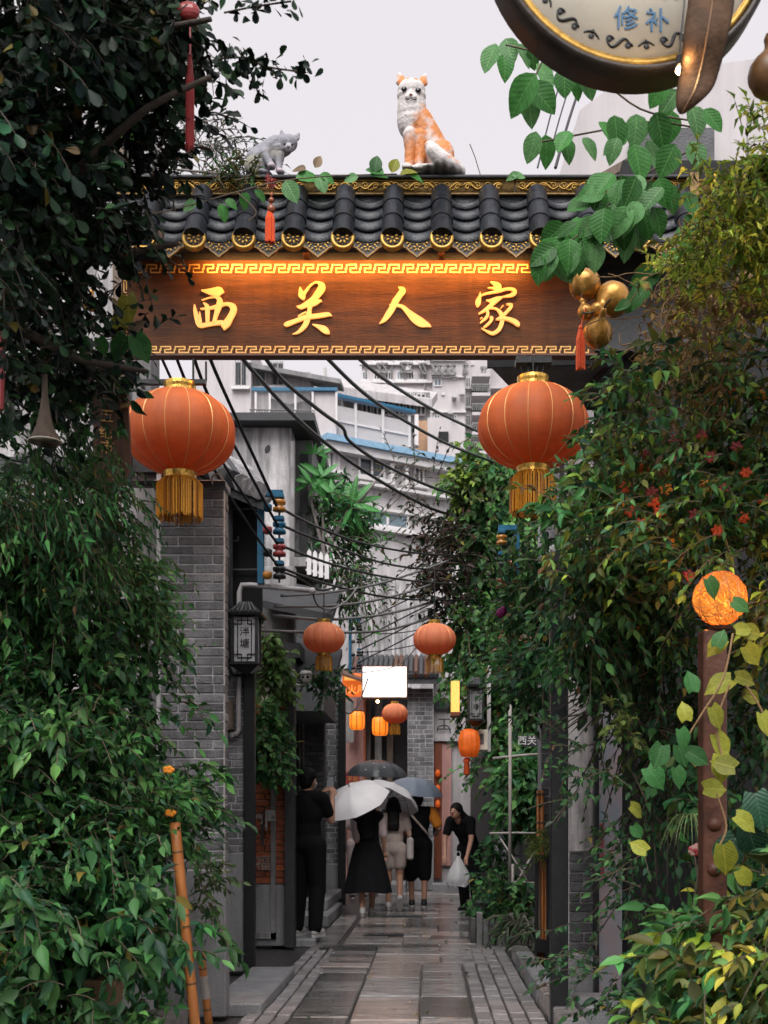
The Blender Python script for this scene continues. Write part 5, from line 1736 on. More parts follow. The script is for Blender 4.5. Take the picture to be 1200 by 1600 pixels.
# scroll border
sb_ = MB()
nu = 26
for k in range(nu):
    a0 = 2 * math.pi * k / nu
    def pc(r, a): return (r * math.cos(a), -.003, r * math.sin(a))
    rm = RS * .795
    if k % 2:
        pts = [pc(rm + RS * .035 * math.sin(i / 14 * 2 * math.pi), a0 + (i / 14 - .5) * .21) for i in range(15)]
        sb_.tube(pts, [.0028 + .0035 * math.sin(math.pi * i / 14) for i in range(15)], 4)
        for sg_ in (-1, 1):
            ce = Vector(pc(rm + sg_ * RS * .012, a0 + sg_ * .085))
            sp = [ce + Vector((math.cos(j * .55) * RS * .028 * (1 - j / 14), 0, math.sin(j * .55) * RS * .028 * (1 - j / 14))) for j in range(12)]
            sb_.tube(sp, [.0045 - .002 * j / 12 for j in range(12)], 4)
            sb_.ell(ce, (.010, .003, .010), 8, 5)
    else:
        for sg_ in (-1, 1):
            pts = [pc(rm - RS * .02 + RS * .03 * (i / 8) ** 2, a0 + sg_ * i / 8 * .07) for i in range(9)]
            sb_.tube(pts, [.0052 - .0025 * i / 8 for i in range(9)], 4)
        sb_.ell(pc(rm + RS * .012, a0), (.011, .003, .010), 8, 5)
        sb_.ell(pc(rm - RS * .03, a0), (.005, .003, .005), 8, 5)
tag(sgo(sb_, 'scroll_border', 'ink'), kind='stuff')
for tx, px, py, sz in (('修', 978, 33, .095), ('补', 1028, 33, .095), ('洗', 930, -22, .11), ('衣', 985, -22, .11), ('改', 1040, -22, .11)):
    o = place_text(tx, sz, 'ink_blue', (0, 0, 0), sn, name='sign_lettering')
    lp_ = tilt.inverted() @ P(px, py, Y)
    o.matrix_basis = tilt @ Matrix.Translation((lp_.x, -.004, lp_.z)) @ Matrix.Rotation(math.radians(90), 4, 'X')
MB().tube([cc + Vector((0, .05, RS)), cc + Vector((0, .05, RS + 1.2))], .01, 6).build('hanging_rod', 'black_steel', sn)
bl = thing('light_bulb', 'small bright round bulb at the foot of the round sign', 'bulb', P(1062, 110, 4.5))
MB().ell(P(1062, 110, 4.5), (.015, .015, .015), 14, 10).build('glass', 'bulb', bl, smooth=True)
MB().lathe([(.012, .018), (.014, .05), (.004, .06)], 10, P(1062, 110, 4.5)).build('socket', 'black_steel', bl)
MB().tube(smooth_path([P(1062, 100, 4.5), P(1064, 60, 4.52), P(1070, 0, 4.55), P(1075, -60, 4.6)]), .004, 5).build('cord', 'cable', bl)
pd = thing('dried_pod', 'long brown dried seed pod hanging before the round sign', 'seed pod', P(1100, 100, 4.4))
pts = smooth_path([P(1120, -60, 4.42), P(1112, 0, 4.42), P(1102, 60, 4.4), P(1094, 110, 4.4), P(1082, 150, 4.4), P(1066, 178, 4.4)], 5)
vs, fs = [], []
ws = [(.084 if i < 8 else .084 - .014 * (i - 8) / 8) if i < 16 else .07 * max(.05, 1 - ((i - 16) / 9.6) ** 2.2) for i in range(len(pts))]
for i, p in enumerate(pts):
    for j in range(10):
        a = 2 * math.pi * j / 10
        vs.append(p + Vector((math.cos(a) * ws[i], math.sin(a) * ws[i] * .38 + .012 * math.sin(i * .5), math.cos(a) * ws[i] * .15)))
for i in range(len(pts) - 1):
    for j in range(10):
        fs.append((i * 10 + j, i * 10 + (j + 1) % 10, (i + 1) * 10 + (j + 1) % 10, (i + 1) * 10 + j))
fs.append(tuple(range((len(pts) - 1) * 10, len(pts) * 10)))
MB().add(vs, fs).build('pod_shell', 'pod', pd, smooth=True)
MB().tube([p + Vector((0, -ws[i] * .38 - .002 + .012 * math.sin(i * .5), 0)) for i, p in enumerate(pts)], .004, 5).build('pod_seam', 'gourd_dark', pd)


def gourd(label, px, py, r, Y, tilt=(0, 0), mat='gourd', neck=1.0, group='golden gourds'):
    c = P(px, py, Y)
    t = thing('bottle_gourd', label, 'gourd', c, group=group)
    m4 = Matrix.Rotation(tilt[0], 4, 'Y') @ Matrix.Rotation(tilt[1], 4, 'X')
    prof = [(0, -1.0), (.35, -.95), (.72, -.70), (.97, -.25), (1, .0), (.93, .36), (.70, .70), (.42, .95), (.30, 1.12), (.30 * neck, 1.30), (.34 * neck, 1.5), (.26 * neck, 1.72), (.10, 1.82), (0, 1.84)]
    MB().lathe([(a * r, b * r) for a, b in prof], 24, c, M4=m4).build('body', mat, t, smooth=True)
    MB().tube([c + m4 @ Vector((0, 0, 1.8 * r)), c + m4 @ Vector((.1 * r, 0, 2.2 * r)), c + m4 @ Vector((.3 * r, 0, 2.5 * r))], r * .07, 6).build('stalk', 'twig', t)
    return t


gourd('big golden gourd leaning on the board corner, upper right of the cluster', 957, 468, .100, 7.0, (-2.3, .5), neck=1.2)
gourd('golden gourd tucked under the vine leaves, upper left of the cluster', 914, 445, .090, 7.0, (-.9, .4))
gourd('smallest golden gourd with narrow neck in the hanging cluster', 915, 488, .045, 6.95, (-.3, 0))
gourd('round golden gourd hanging lowest in the cluster beside the red tassel', 934, 521, .084, 6.95, (.2, .9), neck=.7)
gourd('dark gold gourd hanging under the tree at the left end of the board', 141, 474, .040, 6.6, (.1, 0), 'gourd')
gourd('small dark gourd just below the dark gold gourd on the left', 145, 508, .024, 6.6, (0, 0), 'gourd')
gourd('big dark brown gourd at the right picture edge under the round sign', 1204, 118, .085, 4.7, (0, .1), 'gourd_dark')
gourd('dark round gourd deep in the dry vines at the right edge', 1190, 455, .16, 6.6, (.5, .8), 'gourd_dark')
gourd('tiny gold gourd among the dry brown vines', 1064, 553, .028, 6.6, (0, 0))
gourd('faint gold gourd in the shrub at the left picture edge', 12, 905, .15, 7.2, (0, 0))


def tassel(label, px, y0, y1, wpx, Y, mat='tassel_red', knot=None, cord=None, name='tassel'):
    s = Y / F
    t = thing(name, label, 'tassel', P(px, y0, Y))
    mb = MB()
    h = (y1 - y0) * s
    w = wpx * s / 2
    c = P(px, y0, Y)
    for k in range(36):
        a = 2 * math.pi * k / 36
        rr = w * math.sqrt(R.random())
        mb.tube([c + Vector((math.cos(a) * rr * .35, math.sin(a) * rr * .35, 0)), c + Vector((math.cos(a) * rr * .9, math.sin(a) * rr * .9, -h * .25)), c + Vector((math.cos(a) * rr, math.sin(a) * rr, -h * R.uniform(.9, 1)))], w * .16, 4, cap=False)
    mb.build('threads', mat, t, kind='stuff')
    MB().ell(c + Vector((0, 0, .01)), (w * .5, w * .5, w * .6), 10, 6).build('knot', mat, t, smooth=True)
    if cord:
        MB().tube([c, P(*cord, Y)], .004, 5).build('cord', mat, t)
    return t


tassel('orange-red tassel hanging below the golden gourds at the board end', 907, 515, 580, 14, 6.9, cord=(915, 480))
tassel('long red tassel with shade put into its colour, high in the dark tree', 297, 90, 238, 13, 5.2, 'insulator_red', cord=(297, 20))  # darker red puts the tree's shade into the tassel's colour
tassel('orange-red tassel hanging on the black roof tiles', 422, 330, 381, 15, 7.6, cord=(425, 300))
bb = thing('charm_beads', 'brown bead and gourd charm above the tassel on the roof tiles', 'charm', P(424, 315, 7.6))
for py, r_ in ((327, .026), (313, .018), (305, .010)):
    MB().ell(P(424, py, 7.6), (r_, r_, r_), 12, 8).build('bead', 'insulator_brown', bb, smooth=True)
pf_ = MB()
for k in range(60):
    d0 = Vector((R.gauss(0, 1), R.gauss(0, 1), R.gauss(0, 1))).normalized()
    c = P(424, 284, 7.65)
    pf_.tube([c, c + d0 * R.uniform(.03, .055)], .002, 3, cap=False)
pp_ = thing('red_pompom', 'ragged rust-red pompom under the grey cat statue', 'ornament', P(424, 284, 7.65))
pf_.build('threads', 'insulator_red', pp_, kind='stuff')
# red cord at the left picture edge
rc = thing('red_ribbon', 'narrow dark red ribbon at the left picture edge', 'ribbon', P(2, 600, 5.4))
MB().tube(smooth_path([P(3, 390, 5.4), P(1, 480, 5.4), P(4, 560, 5.4), P(2, 640, 5.4)]), .011, 8).build('strip', 'insulator_red', rc)
MB().ell(P(294, 18, 5.2), (.05, .03, .04), 12, 8).build('knot', 'insulator_red', rc)

# hanging calligraphy board behind the left lantern
cb = thing('calligraphy_board', 'dark vertical board with gold characters left of the big lantern', 'sign', P(165, 690, 6.7))
x0, x1 = XX(146, 6.7), XX(196, 6.7)
s = 6.7 / F
MB().prism([(0, 0), (50 * s, -6 * s), (58 * s, 45 * s), (52 * s, 150 * s), (0, 150 * s)], (x0, 6.7, ZZ(752, 6.7)), (1, 0, 0), (0, 0, 1), (0, .03, 0)).build('board', 'brown_wood', cb)
for tx, px, py in (('五', 167, 651), ('纪', 165, 677), ('市', 167, 700)):
    place_text(tx, .078, 'gold_line', P(px, py, 6.69), cb, rot=Matrix.Rotation(.1, 4, 'Y'))
MB().prism([(0, 0), (12, 3), (18, 12), (8, 9), (2, 8)], P(188, 640, 6.69), (s, 0, 0), (0, 0, s), (0, -.01, 0)).build('gilt_corner', 'gold_dull', cb)
MB().prism([(0, 0), (22, 5), (30, -4), (20, 0)], P(150, 626, 6.69), (s, 0, 0), (0, 0, s), (0, -.01, 0)).build('gilt_corner', 'gold_dull', cb)
# pale horn
hn = thing('horn_shade', 'pale trumpet-shaped shade hanging in the left foliage', 'horn', P(70, 640, 5.5))
s = 5.5 / F
MB().lathe([(4 * s, 105 * s), (5 * s, 70 * s), (8 * s, 50 * s), (13 * s, 25 * s), (21 * s, 6 * s), (26 * s, 0), (24 * s, 2 * s), (11 * s, 25 * s), (5 * s, 60 * s)], 24, P(70, 690, 5.5)).build('horn', 'grey_wood', hn, smooth=True)
MB().lathe([(25.5 * s, -1.2 * s), (27 * s, 0), (25.5 * s, 1.2 * s), (24.5 * s, 0), (25.5 * s, -1.2 * s)], 24, P(70, 690, 5.5)).build('rim', 'cream', hn, smooth=True)

# globe lamp on brown post, right
Y = 5.5
gl = thing('globe_lamp', 'glowing orange wicker globe lamp on a rusty post in the right shrub', 'lamp', (XX(1125, Y), Y, 0))
c = P(1125, 935, Y)
gm = bpy.data.materials.new('globe_glow')
gm.use_nodes = True
N_, L_ = gm.node_tree.nodes, gm.node_tree.links
ns = N_.new('ShaderNodeTexNoise'); ns.inputs['Scale'].default_value = 16; ns.inputs['Detail'].default_value = 6; ns.inputs['Distortion'].default_value = 1.5
cr_ = N_.new('ShaderNodeValToRGB')
cr_.color_ramp.elements[0].position = .35; cr_.color_ramp.elements[1].position = .68
cr_.color_ramp.elements[0].color = (.75, .16, .015, 1); cr_.color_ramp.elements[1].color = (1.0, .42, .08, 1)
em = N_.new('ShaderNodeEmission'); em.inputs['Strength'].default_value = .44
tp_ = N_.new('ShaderNodeBsdfTransparent'); tp_.inputs['Color'].default_value = (1, .7, .35, 1)
mx_ = N_.new('ShaderNodeMixShader'); mx_.inputs[0].default_value = .35
L_.new(ns.outputs['Fac'], cr_.inputs[0]); L_.new(cr_.outputs[0], em.inputs['Color']); L_.new(em.outputs[0], mx_.inputs[1]); L_.new(tp_.outputs[0], mx_.inputs[2])
L_.new(mx_.outputs[0], N_['Material Output'].inputs['Surface'])
MATS['globe_glow'] = gm
MB().ell(c, (.119, .119, .112), 28, 18).build('globe', 'globe_glow', gl, smooth=True)
wv = MB()
for k in range(26):
    ax = Vector((R.gauss(0, 1), R.gauss(0, 1), R.gauss(0, 1))).normalized()
    b1 = ax.orthogonal().normalized(); b2 = ax.cross(b1)
    off = R.uniform(-.6, .6)
    rr = .120 * math.sqrt(1 - off * off)
    wv.tube([c + ax * .120 * off * .97 + (b1 * math.cos(a * .4) + b2 * math.sin(a * .4)) * rr for a in range(17)], .0014, 3, cap=False)
wv.build('wicker', 'bamboo_orange', gl, kind='stuff')
MB().cbox(XX(1097, Y), XX(1134, Y), Y - .03, Y + .09, 0, ZZ(985, Y), .006).build('post', 'rust_steel', gl)
for py in (1288, 1358):
    MB().lathe([(0, -.05), (.02, -.048), (.034, -.03), (.034, .0)], 14, P(1114, py, Y), axis='Y').build('bolt', 'rust_steel', gl, smooth=True)
MB().lathe([(.02, -.15), (.05, -.14), (.06, -.125)], 14, c).build('lamp_neck', 'rust_steel', gl)
pl = bpy.data.lights.new('globe_light', 'POINT'); pl.energy = 7; pl.color = (1, .55, .20); pl.shadow_soft_size = .06
plo = bpy.data.objects.new('globe_light', pl); link(plo, gl); plo.location = c
# the bulb by the round sign throws warm light on the plants below it
pl = bpy.data.lights.new('bulb_light', 'POINT'); pl.energy = 0.5; pl.color = (1, .62, .26); pl.shadow_soft_size = .023
plo = bpy.data.objects.new('bulb_light', pl); link(plo, bl); plo.location = P(1062, 114, 4.5) + Vector((0, -.12, -.02))

# ================================================================== CATS ON THE RIDGE
def vcolor(me, fn):
    co = np.zeros(len(me.vertices) * 3, np.float32)
    me.vertices.foreach_get('co', co)
    co = co.reshape(-1, 3)
    C = np.ones((len(co), 4), np.float32)
    C[:, :3] = fn(co)
    ca = me.color_attributes.new('Col', 'FLOAT_COLOR', 'POINT')
    ca.data.foreach_set('color', C.reshape(-1))
    me.polygons.foreach_set('use_smooth', [True] * len(me.polygons))


def blob(c, r, p, soft=.35):
    d = np.sqrt((((p - np.array(c)) / np.array(r)) ** 2).sum(1))
    return np.clip((1 + soft - d) / (2 * soft), 0, 1)[:, None]


CS = 8.1 / F
CB0 = P(665, 279.5, 8.1)


def lean(py, y):
    # the statue's head leans down towards the street
    return y * CS * (4.6 / 8.1) * min(1, max(0, (255 - py) / 70))


def cp(px, py, y=0.0): return CB0 + Vector(((px - 665) * CS, y * CS, (279.5 - py) * CS + lean(py, y)))
def cr3(a, b, c): return (a * CS, b * CS, c * CS)


mb = MB()
E = lambda px, py, y, a, b, c, **k: mb.ell(cp(px, py, y), cr3(a, b, c), 16, 12, **k)
C_ = lambda p, ra, q, rb: mb.cap(cp(*p), ra * CS, cp(*q), rb * CS, 14)
E(643, 142, -4, 22, 20, 17.5)                 # skull
E(643, 150.5, -4, 23.2, 18, 12)               # cheeks and ruff
E(642, 151, -18, 9, 6.5, 5.5)                 # muzzle
E(642, 156.5, -16, 5, 5, 4)                 # chin
E(637, 151.5, -20.5, 4.6, 3.6, 3.8); E(647.5, 152.3, -20.5, 4.6, 3.6, 3.8)
E(642.4, 145, -20, 3.4, 3.4, 6)           # nose bridge
for (bx, by, tx, ty) in ((628.5, 129, 622.5, 111), (658.5, 130, 665.5, 113.5)):
    for k in range(7):
        f_ = k / 6
        E(bx + (tx - bx) * f_, by + (ty - by) * f_, -1 + 2 * f_, 9.6 * (1 - f_) + .9, 3.8 * (1 - f_) + .9, 5 * (1 - f_) + .9)
C_((643, 158, 0), 22, (644, 178, 2), 24)    # neck
E(645, 190, 2, 25, 23, 30)                  # chest
C_((651, 190, 6), 25, (676, 236, 14), 29)   # trunk
E(684, 243, 14, 26, 27, 33)                 # rump
E(693, 247, -10, 17, 13, 23)                # haunch
C_((641, 214, -12), 12, (641, 240, -14), 8.5); C_((641, 240, -14), 8.5, (639, 266, -15), 7.2)
C_((658, 214, -8), 12, (657, 240, -10), 8.5); C_((657, 240, -10), 8.5, (655, 266, -11), 7.2)
E(636.5, 273, -21, 8.5, 11, 6); E(653, 273, -18, 8.5, 11, 6)
for k in range(3):
    E(631.5 + k * 5, 275, -30, 2.7, 3.2, 3.4); E(648 + k * 5, 275, -27, 2.7, 3.2, 3.4)
for a, b, ra, rb in (((712, 262, 14), (717, 268, -2), 9, 11), ((717, 268, -2), (704, 269, -20), 11, 12), ((704, 269, -20), (688, 264, -30), 12, 13), ((688, 264, -30), (676, 253, -33), 13, 12), ((676, 253, -33), (671, 243, -32), 12, 8.5)):
    C_(a, ra, b, rb)
E(672, 273, -8, 44, 24, 6)
me = remesh(mb, .0052, 4)
me.name = 'cat_body'
me.materials.append(MATS['cat_paint'])


def catcol(p):
    q = np.stack([(p[:, 0] - CB0.x) / CS + 665, (p[:, 1] - CB0.y) / CS, 279.5 - (p[:, 2] - CB0.z) / CS], 1)
    q = q + np.stack([np.sin(q[:, 2] * .45 + q[:, 0] * .2) * 2.2, q[:, 0] * 0, np.sin(q[:, 0] * .5) * 2.0], 1)
    w = np.array([.72, .67, .65]); o = np.array([.66, .235, .065]); g = np.array([.30, .275, .27]); d = np.array([.07, .06, .06])
    f = np.zeros((len(q), 1))
    for c, r in (((668, 0, 182), (10, 60, 14)), ((657, 0, 206), (12, 60, 22)), ((641, -14, 246), (16, 30, 26)), ((660, -10, 240), (11, 30, 26)), ((694, -10, 234), (13, 40, 17)), ((712, 14, 246), (8, 60, 22)),
                 ((627, 0, 126), (7, 40, 9)), ((661, 0, 127), (8, 40, 9)), ((634, -10, 131), (6, 30, 4)), ((652, -10, 131), (7, 30, 4)), ((705, 0, 262), (9, 40, 5)), ((686, 0, 204), (15, 60, 20))):
        k = .85 if c[0] == 684 else 1
        f = np.maximum(f, blob(c, r, q) * k)
    col = w + (o - w) * f
    gm = np.maximum(blob((633, 0, 222), (12, 60, 22), q, .6) * .75, blob((640, 0, 192), (22, 60, 16), q, .6) * .3)
    gm = gm * (.6 + .4 * np.sin(q[:, 0:1] * 1.1 + q[:, 2:3] * .9))
    col = col + (g - col) * np.clip(gm, 0, 1)
    st = blob((660, 0, 209), (10, 60, 2.0), q, .5) * .6
    col = col + (np.array([.22, .065, .02]) - col) * st
    dk = np.clip((q[:, 2:3] - 271) / 7, 0, 1) * np.clip((q[:, 0:1] - 655) / 10, 0, 1) * .85
    return col + (d - col) * dk


vcolor(me, catcol)
ct_ = thing('cat_statue', 'white and orange painted cat statue sitting upright on the roof ridge', 'cat statue', CB0)
cbody = obj('body', me, ct_)
for ex, ey in ((631.8, 139.5), (653.8, 141.3)):
    e_ = MB().ell(cp(ex, ey, -20.8), cr3(4.7, 2.4, 3.6), 12, 8).build('eye', 'eye', ct_, smooth=True)
    MB().ell(cp(ex - 1, ey - 1.2, -23.0), cr3(.8, .5, .8), 8, 6).build('eye_glint', 'white_paint', e_)
MB().ell(cp(642.4, 148, -23.8), cr3(2.8, 1.6, 1.8), 10, 6).build('nose', 'insulator_brown', ct_, smooth=True)
MB().tube([cp(634, 154.5, -22.5), cp(638.5, 155.8, -24), cp(642.3, 153, -24), cp(646.5, 156.2, -24), cp(651, 155.3, -22.5)], .8 * CS, 5).build('mouth', 'charcoal', ct_)

# grey cat
CB0g = P(420, 280, 8.1)
CB0 = CB0g


def cp(px, py, y=0.0): return CB0g + Vector(((px - 420) * CS, y * CS, (280 - py) * CS + lean(py - 12, y)))


mb = MB()
E = lambda px, py, y, a, b, c, **k: mb.ell(cp(px, py, y), cr3(a, b, c), 14, 10, **k)
C_ = lambda p, ra, q, rb: mb.cap(cp(*p), ra * CS, cp(*q), rb * CS, 12)
C_((431, 227, 0), 15, (404, 250, 4), 21)
C_((445, 232, -2), 12, (432, 235, 0), 15)
E(403, 260, 2, 20, 20, 19); E(396, 264, -12, 13, 8, 14)
E(451, 225, -6, 15, 13, 13.5); E(452.5, 234, -12, 8.5, 8, 6); E(453, 239, -12, 5, 5, 4)
E(430, 246, -2, 14, 12, 14)
for (bx, by, tx, ty, y) in ((442, 214, 439.5, 202, -3), (463, 216, 469, 207, -4)):
    for k in range(6):
        f_ = k / 5
        E(bx + (tx - bx) * f_, by + (ty - by) * f_, y, 5.2 * (1 - f_) + .9, 2.4 * (1 - f_) + .8, 4.5 * (1 - f_) + .8)
C_((415, 244, -12), 9, (421, 258, -15), 6); C_((421, 258, -15), 6, (426, 268, -17), 6)
E(427, 270, -19, 6.5, 8, 5)
C_((438, 246, -6), 8, (437, 262, -8), 5.5); C_((437, 262, -8), 5.5, (437, 272, -9), 5)
E(440, 275, -12, 6.5, 8, 4.5); E(405, 274, 0, 22, 18, 6)
me = remesh(mb, .0045, 4)
me.name = 'cat_body'
me.materials.append(MATS['cat_grey'])


def gcol(p):
    q = np.stack([(p[:, 0] - CB0g.x) / CS + 420, (p[:, 1] - CB0g.y) / CS, 280 - (p[:, 2] - CB0g.z) / CS], 1)
    col = np.tile([1.0, 1.0, 1.05], (len(q), 1))
    for c, r, cc_, k in (((395, 0, 262), (16, 40, 14), [.75, .72, .42], .8), ((432, 0, 245), (14, 40, 10), [.9, .8, .55], .5), ((452, -12, 238), (9, 30, 5), [1.8, 1.7, 1.7], .8), ((428, -15, 270), (9, 30, 5), [1.9, 1.6, 1.65], .9), ((440, -10, 274), (9, 30, 5), [1.9, 1.6, 1.65], .9)):
        col = col + (np.array(cc_) - col) * blob(c, r, q) * k
    return col


vcolor(me, gcol)
cg = thing('cat_statue', 'small grey cat statue crouching and looking down on the roof ridge', 'cat statue', CB0g)
obj('body', me, cg)
for ex, ey, yy in ((447, 229, -17.5), (458, 230.5, -17)):
    MB().ell(cp(ex, ey, yy), cr3(2.6, 1.8, 2.3), 10, 8).build('eye', 'eye', cg, smooth=True)
MB().ell(cp(452.8, 236, -19.8), cr3(1.8, 1.2, 1.2), 8, 6).build('nose', 'charcoal', cg, smooth=True)


# ================================================================== PEOPLE
def person(label, foot, rz, H, J=None, cloth=(), hair='short', shoes='shoe_white', feet=None, hands=None, shirt=None, extra=None, head_turn=0.0):
    """one continuous body from joints (local: x right, y forward, metres for a 1.70 m figure)"""
    s = H / 1.70
    X4 = Matrix.Translation(Vector(foot)) @ Matrix.Rotation(rz, 4, 'Z') @ Matrix.Scale(s, 4)
    Xi = X4.inverted()
    j = dict(pelvis=(0, 0, .94), waist=(0, 0, 1.08), chest=(0, -.005, 1.27), neck=(0, -.01, 1.45), head=(0, .02, 1.585),
             shL=(-.175, -.01, 1.395), elL=(-.225, -.03, 1.13), wrL=(-.215, .07, .91), shR=(.175, -.01, 1.395), elR=(.225, -.03, 1.13), wrR=(.215, .07, .91),
             hipL=(-.09, 0, .92), knL=(-.10, .02, .50), anL=(-.10, -.03, .09), hipR=(.09, 0, .92), knR=(.10, .02, .50), anR=(.10, -.03, .09))
    j.update(J or {})
    for k, w in (hands or {}).items():
        h = Xi @ Vector(w)
        sh = Vector(j['sh' + k])
        j['wr' + k] = tuple(h)
        mid = (sh + h) / 2
        L = .56
        d = (h - sh).length
        sag = math.sqrt(max(0, (L / 2) ** 2 - (d / 2) ** 2))
        j['el' + k] = tuple(mid + Vector((.35 if k == 'R' else -.35, -.35, -.85)).normalized() * sag)
    V = {k: Vector(v) for k, v in j.items()}
    root = thing('person', label, 'person', foot)

    def torso(mb, g=0.0, low=True):
        up = (V['neck'] - V['pelvis']).normalized()
        rt = (V['shR'] - V['shL']).normalized()
        fw = rt.cross(up) * -1
        rot = Matrix((rt, -fw, up)).transposed()
        mb.ell(V['chest'], (.155 + g, .105 + g, .20 + g), 16, 12, rot=rot)
        mb.cap(V['shL'] * .9 + V['shR'] * .1, .062 + g, V['shR'] * .9 + V['shL'] * .1, .062 + g, 12)
        mb.ell(V['waist'], (.130 + g, .095 + g, .17 + g), 16, 12, rot=rot)
        if low: mb.ell(V['pelvis'], (.160 + g, .115 + g, .125 + g), 16, 12)

    def arm(mb, k, g=0.0, part=1.0, fore=True):
        e = V['sh' + k].lerp(V['el' + k], part)
        mb.cap(V['sh' + k], .054 + g, e, .054 + (.040 - .054) * part + g, 10)
        if fore and part >= 1: mb.cap(V['el' + k], .040 + g, V['wr' + k], .027 + g, 10)

    def leg(mb, k, g=0.0, part=1.0, lower=0.0):
        e = V['hip' + k].lerp(V['kn' + k], min(part, 1))
        mb.cap(V['hip' + k], .085 + g, e, .085 + (.056 - .085) * min(part, 1) + g, 12)
        if part >= 1 and lower > 0:
            mb.cap(V['kn' + k], .056 + g, V['kn' + k].lerp(V['an' + k], lower), .056 - .018 * lower + g, 12)

    b = MB()
    hd = V['head']
    hr = Matrix.Rotation(head_turn, 3, 'Z')
    b.ell(hd, (.076, .094, .112), 16, 12, rot=hr)
    b.ell(hd + hr @ Vector((0, .022, -.055)), (.056, .066, .062), 12, 10, rot=hr)
    b.cap(hd + hr @ Vector((0, .092, .0)), .010, hd + hr @ Vector((0, .106, -.022)), .014, 8)
    for sx in (-1, 1):
        b.ell(hd + hr @ Vector((sx * .077, .0, -.012)), (.010, .020, .032), 8, 8, rot=hr)
    b.cap(V['neck'] - Vector((0, 0, .05)), .058, hd - Vector((0, .01, .07)), .050, 12)
    torso(b)
    for k in 'LR':
        arm(b, k)
        w, e = V['wr' + k], V['el' + k]
        d = (w - e).normalized()
        sd = d.cross(Vector((0, 0, 1)))
        sd = sd.normalized() if sd.length > .2 else Vector((1, 0, 0))
        up = sd.cross(d).normalized()
        b.cap(w, .024, w + d * .065, .030, 10)
        for f_ in range(4):
            o = sd * (f_ - 1.5) * .019
            a0 = w + d * .085 + o
            a1 = a0 + d * (.034 - .004 * abs(f_ - 1.3)) - up * .010
            a2 = a1 + d * .018 - up * .026
            b.cap(a0, .0100, a1, .0095, 6); b.cap(a1, .0095, a2, .0085, 6)
        b.cap(w + d * .03 + sd * .03, .012, w + d * .075 + sd * .048 - up * .012, .0095, 6)
        leg(b, k, 0, 1, 1)
        an = V['an' + k]
        b.ell(an + Vector((0, .07, -.045)), (.040, .115, .038), 12, 8)
    me = remesh(b, .0105, 3)
    me.transform(X4); me.materials.append(MATS['skin']); me.name = 'body'
    me.polygons.foreach_set('use_smooth', [True] * len(me.polygons))
    bo = obj('body', me, root)

    def put(mb, name, mat, vox=.014, sm=5, fuse=True):
        if fuse:
            m = remesh(mb, vox, sm); m.transform(X4); m.materials.append(MATS[mat]); m.name = name
            m.polygons.foreach_set('use_smooth', [True] * len(m.polygons))
            return obj(name, m, root)
        o = mb.build(name, mat, root, smooth=True)
        o.data.transform(X4)
        return o
    for kind, mat in cloth:
        m = MB()
        if kind == 'tee':
            torso(m, .020); arm(m, 'L', .020, .62); arm(m, 'R', .020, .62)
            put(m, 'shirt', mat)
        elif kind == 'blouse':
            torso(m, .026, False); arm(m, 'L', .018, .9); arm(m, 'R', .018, .9)
            put(m, 'blouse', mat)
        elif kind == 'sleeves':
            arm(m, 'L', .034, .72)
            put(m, 'sleeve', mat)
            m = MB()
            arm(m, 'R', .034, .72)
            put(m, 'sleeve', mat)
        elif kind == 'vest':
            torso(m, .028)
            put(m, 'vest', mat)
        elif kind == 'shorts':
            m.ell(V['pelvis'], (.182, .135, .13), 16, 10)
            for k in 'LR': leg(m, k, .036, .55)
            put(m, 'shorts', mat)
        elif kind == 'long_shorts':
            m.ell(V['pelvis'], (.182, .138, .13), 16, 10)
            for k in 'LR': leg(m, k, .045, 1, .08)
            put(m, 'shorts', mat)
        elif kind == 'trousers':
            m.ell(V['pelvis'], (.18, .135, .13), 16, 10)
            for k in 'LR': leg(m, k, .034, 1, .97)
            put(m, 'trousers', mat)
        elif kind == 'dress':
            torso(m, .040, False)
            put(m, 'bodice', mat)
            m = MB()
            rings = [(1.16, .150, .118), (1.05, .165, .13), (.9, .215, .17), (.7, .262, .21), (.5, .305, .245), (.335, .335, .27)]
            vs, fs = [], []
            n = 48
            for zz, ra, rb in rings:
                fo = (1.16 - zz) / .83
                for q in range(n):
                    a = 2 * math.pi * q / n
                    w = 1 + .055 * fo * math.sin(9 * a + 1.3 * fo) + .02 * fo * math.sin(4 * a)
                    vs.append((ra * w * math.cos(a), rb * w * math.sin(a) - .02 * fo, zz + .012 * fo * math.sin(3 * a)))
            for i in range(len(rings) - 1):
                for q in range(n):
                    fs.append((i * n + q, (i + 1) * n + q, (i + 1) * n + (q + 1) % n, i * n + (q + 1) % n))
            m.add(vs, fs)
            put(m, 'skirt', mat, fuse=False)
    h = MB()
    if hair == 'short':
        h.ell(hd + hr @ Vector((0, -.014, .026)), (.086, .100, .102), 14, 10, rot=hr)
        h.ell(hd + hr @ Vector((0, -.05, -.03)), (.074, .055, .07), 12, 8, rot=hr)
        h.ell(hd + hr @ Vector((0, .055, .085)), (.06, .04, .03), 12, 8, rot=hr)
    else:
        h.ell(hd + hr @ Vector((0, -.016, .022)), (.092, .106, .106), 14, 10, rot=hr)
        nk = V['neck']
        pts = [hd + hr @ Vector((0, -.06, -.02)), nk + Vector((0, -.085, .02)), nk + Vector((0, -.12, -.16)), nk + Vector((0, -.13, -.34 if hair == 'long' else -.22))]
        for sx in (-.055, -.018, .018, .055):
            for a, c in zip(pts[:-1], pts[1:]):
                h.cap(a + Vector((sx * .9, 0, 0)), .046, c + Vector((sx * 1.05, 0, 0)), .034, 8)
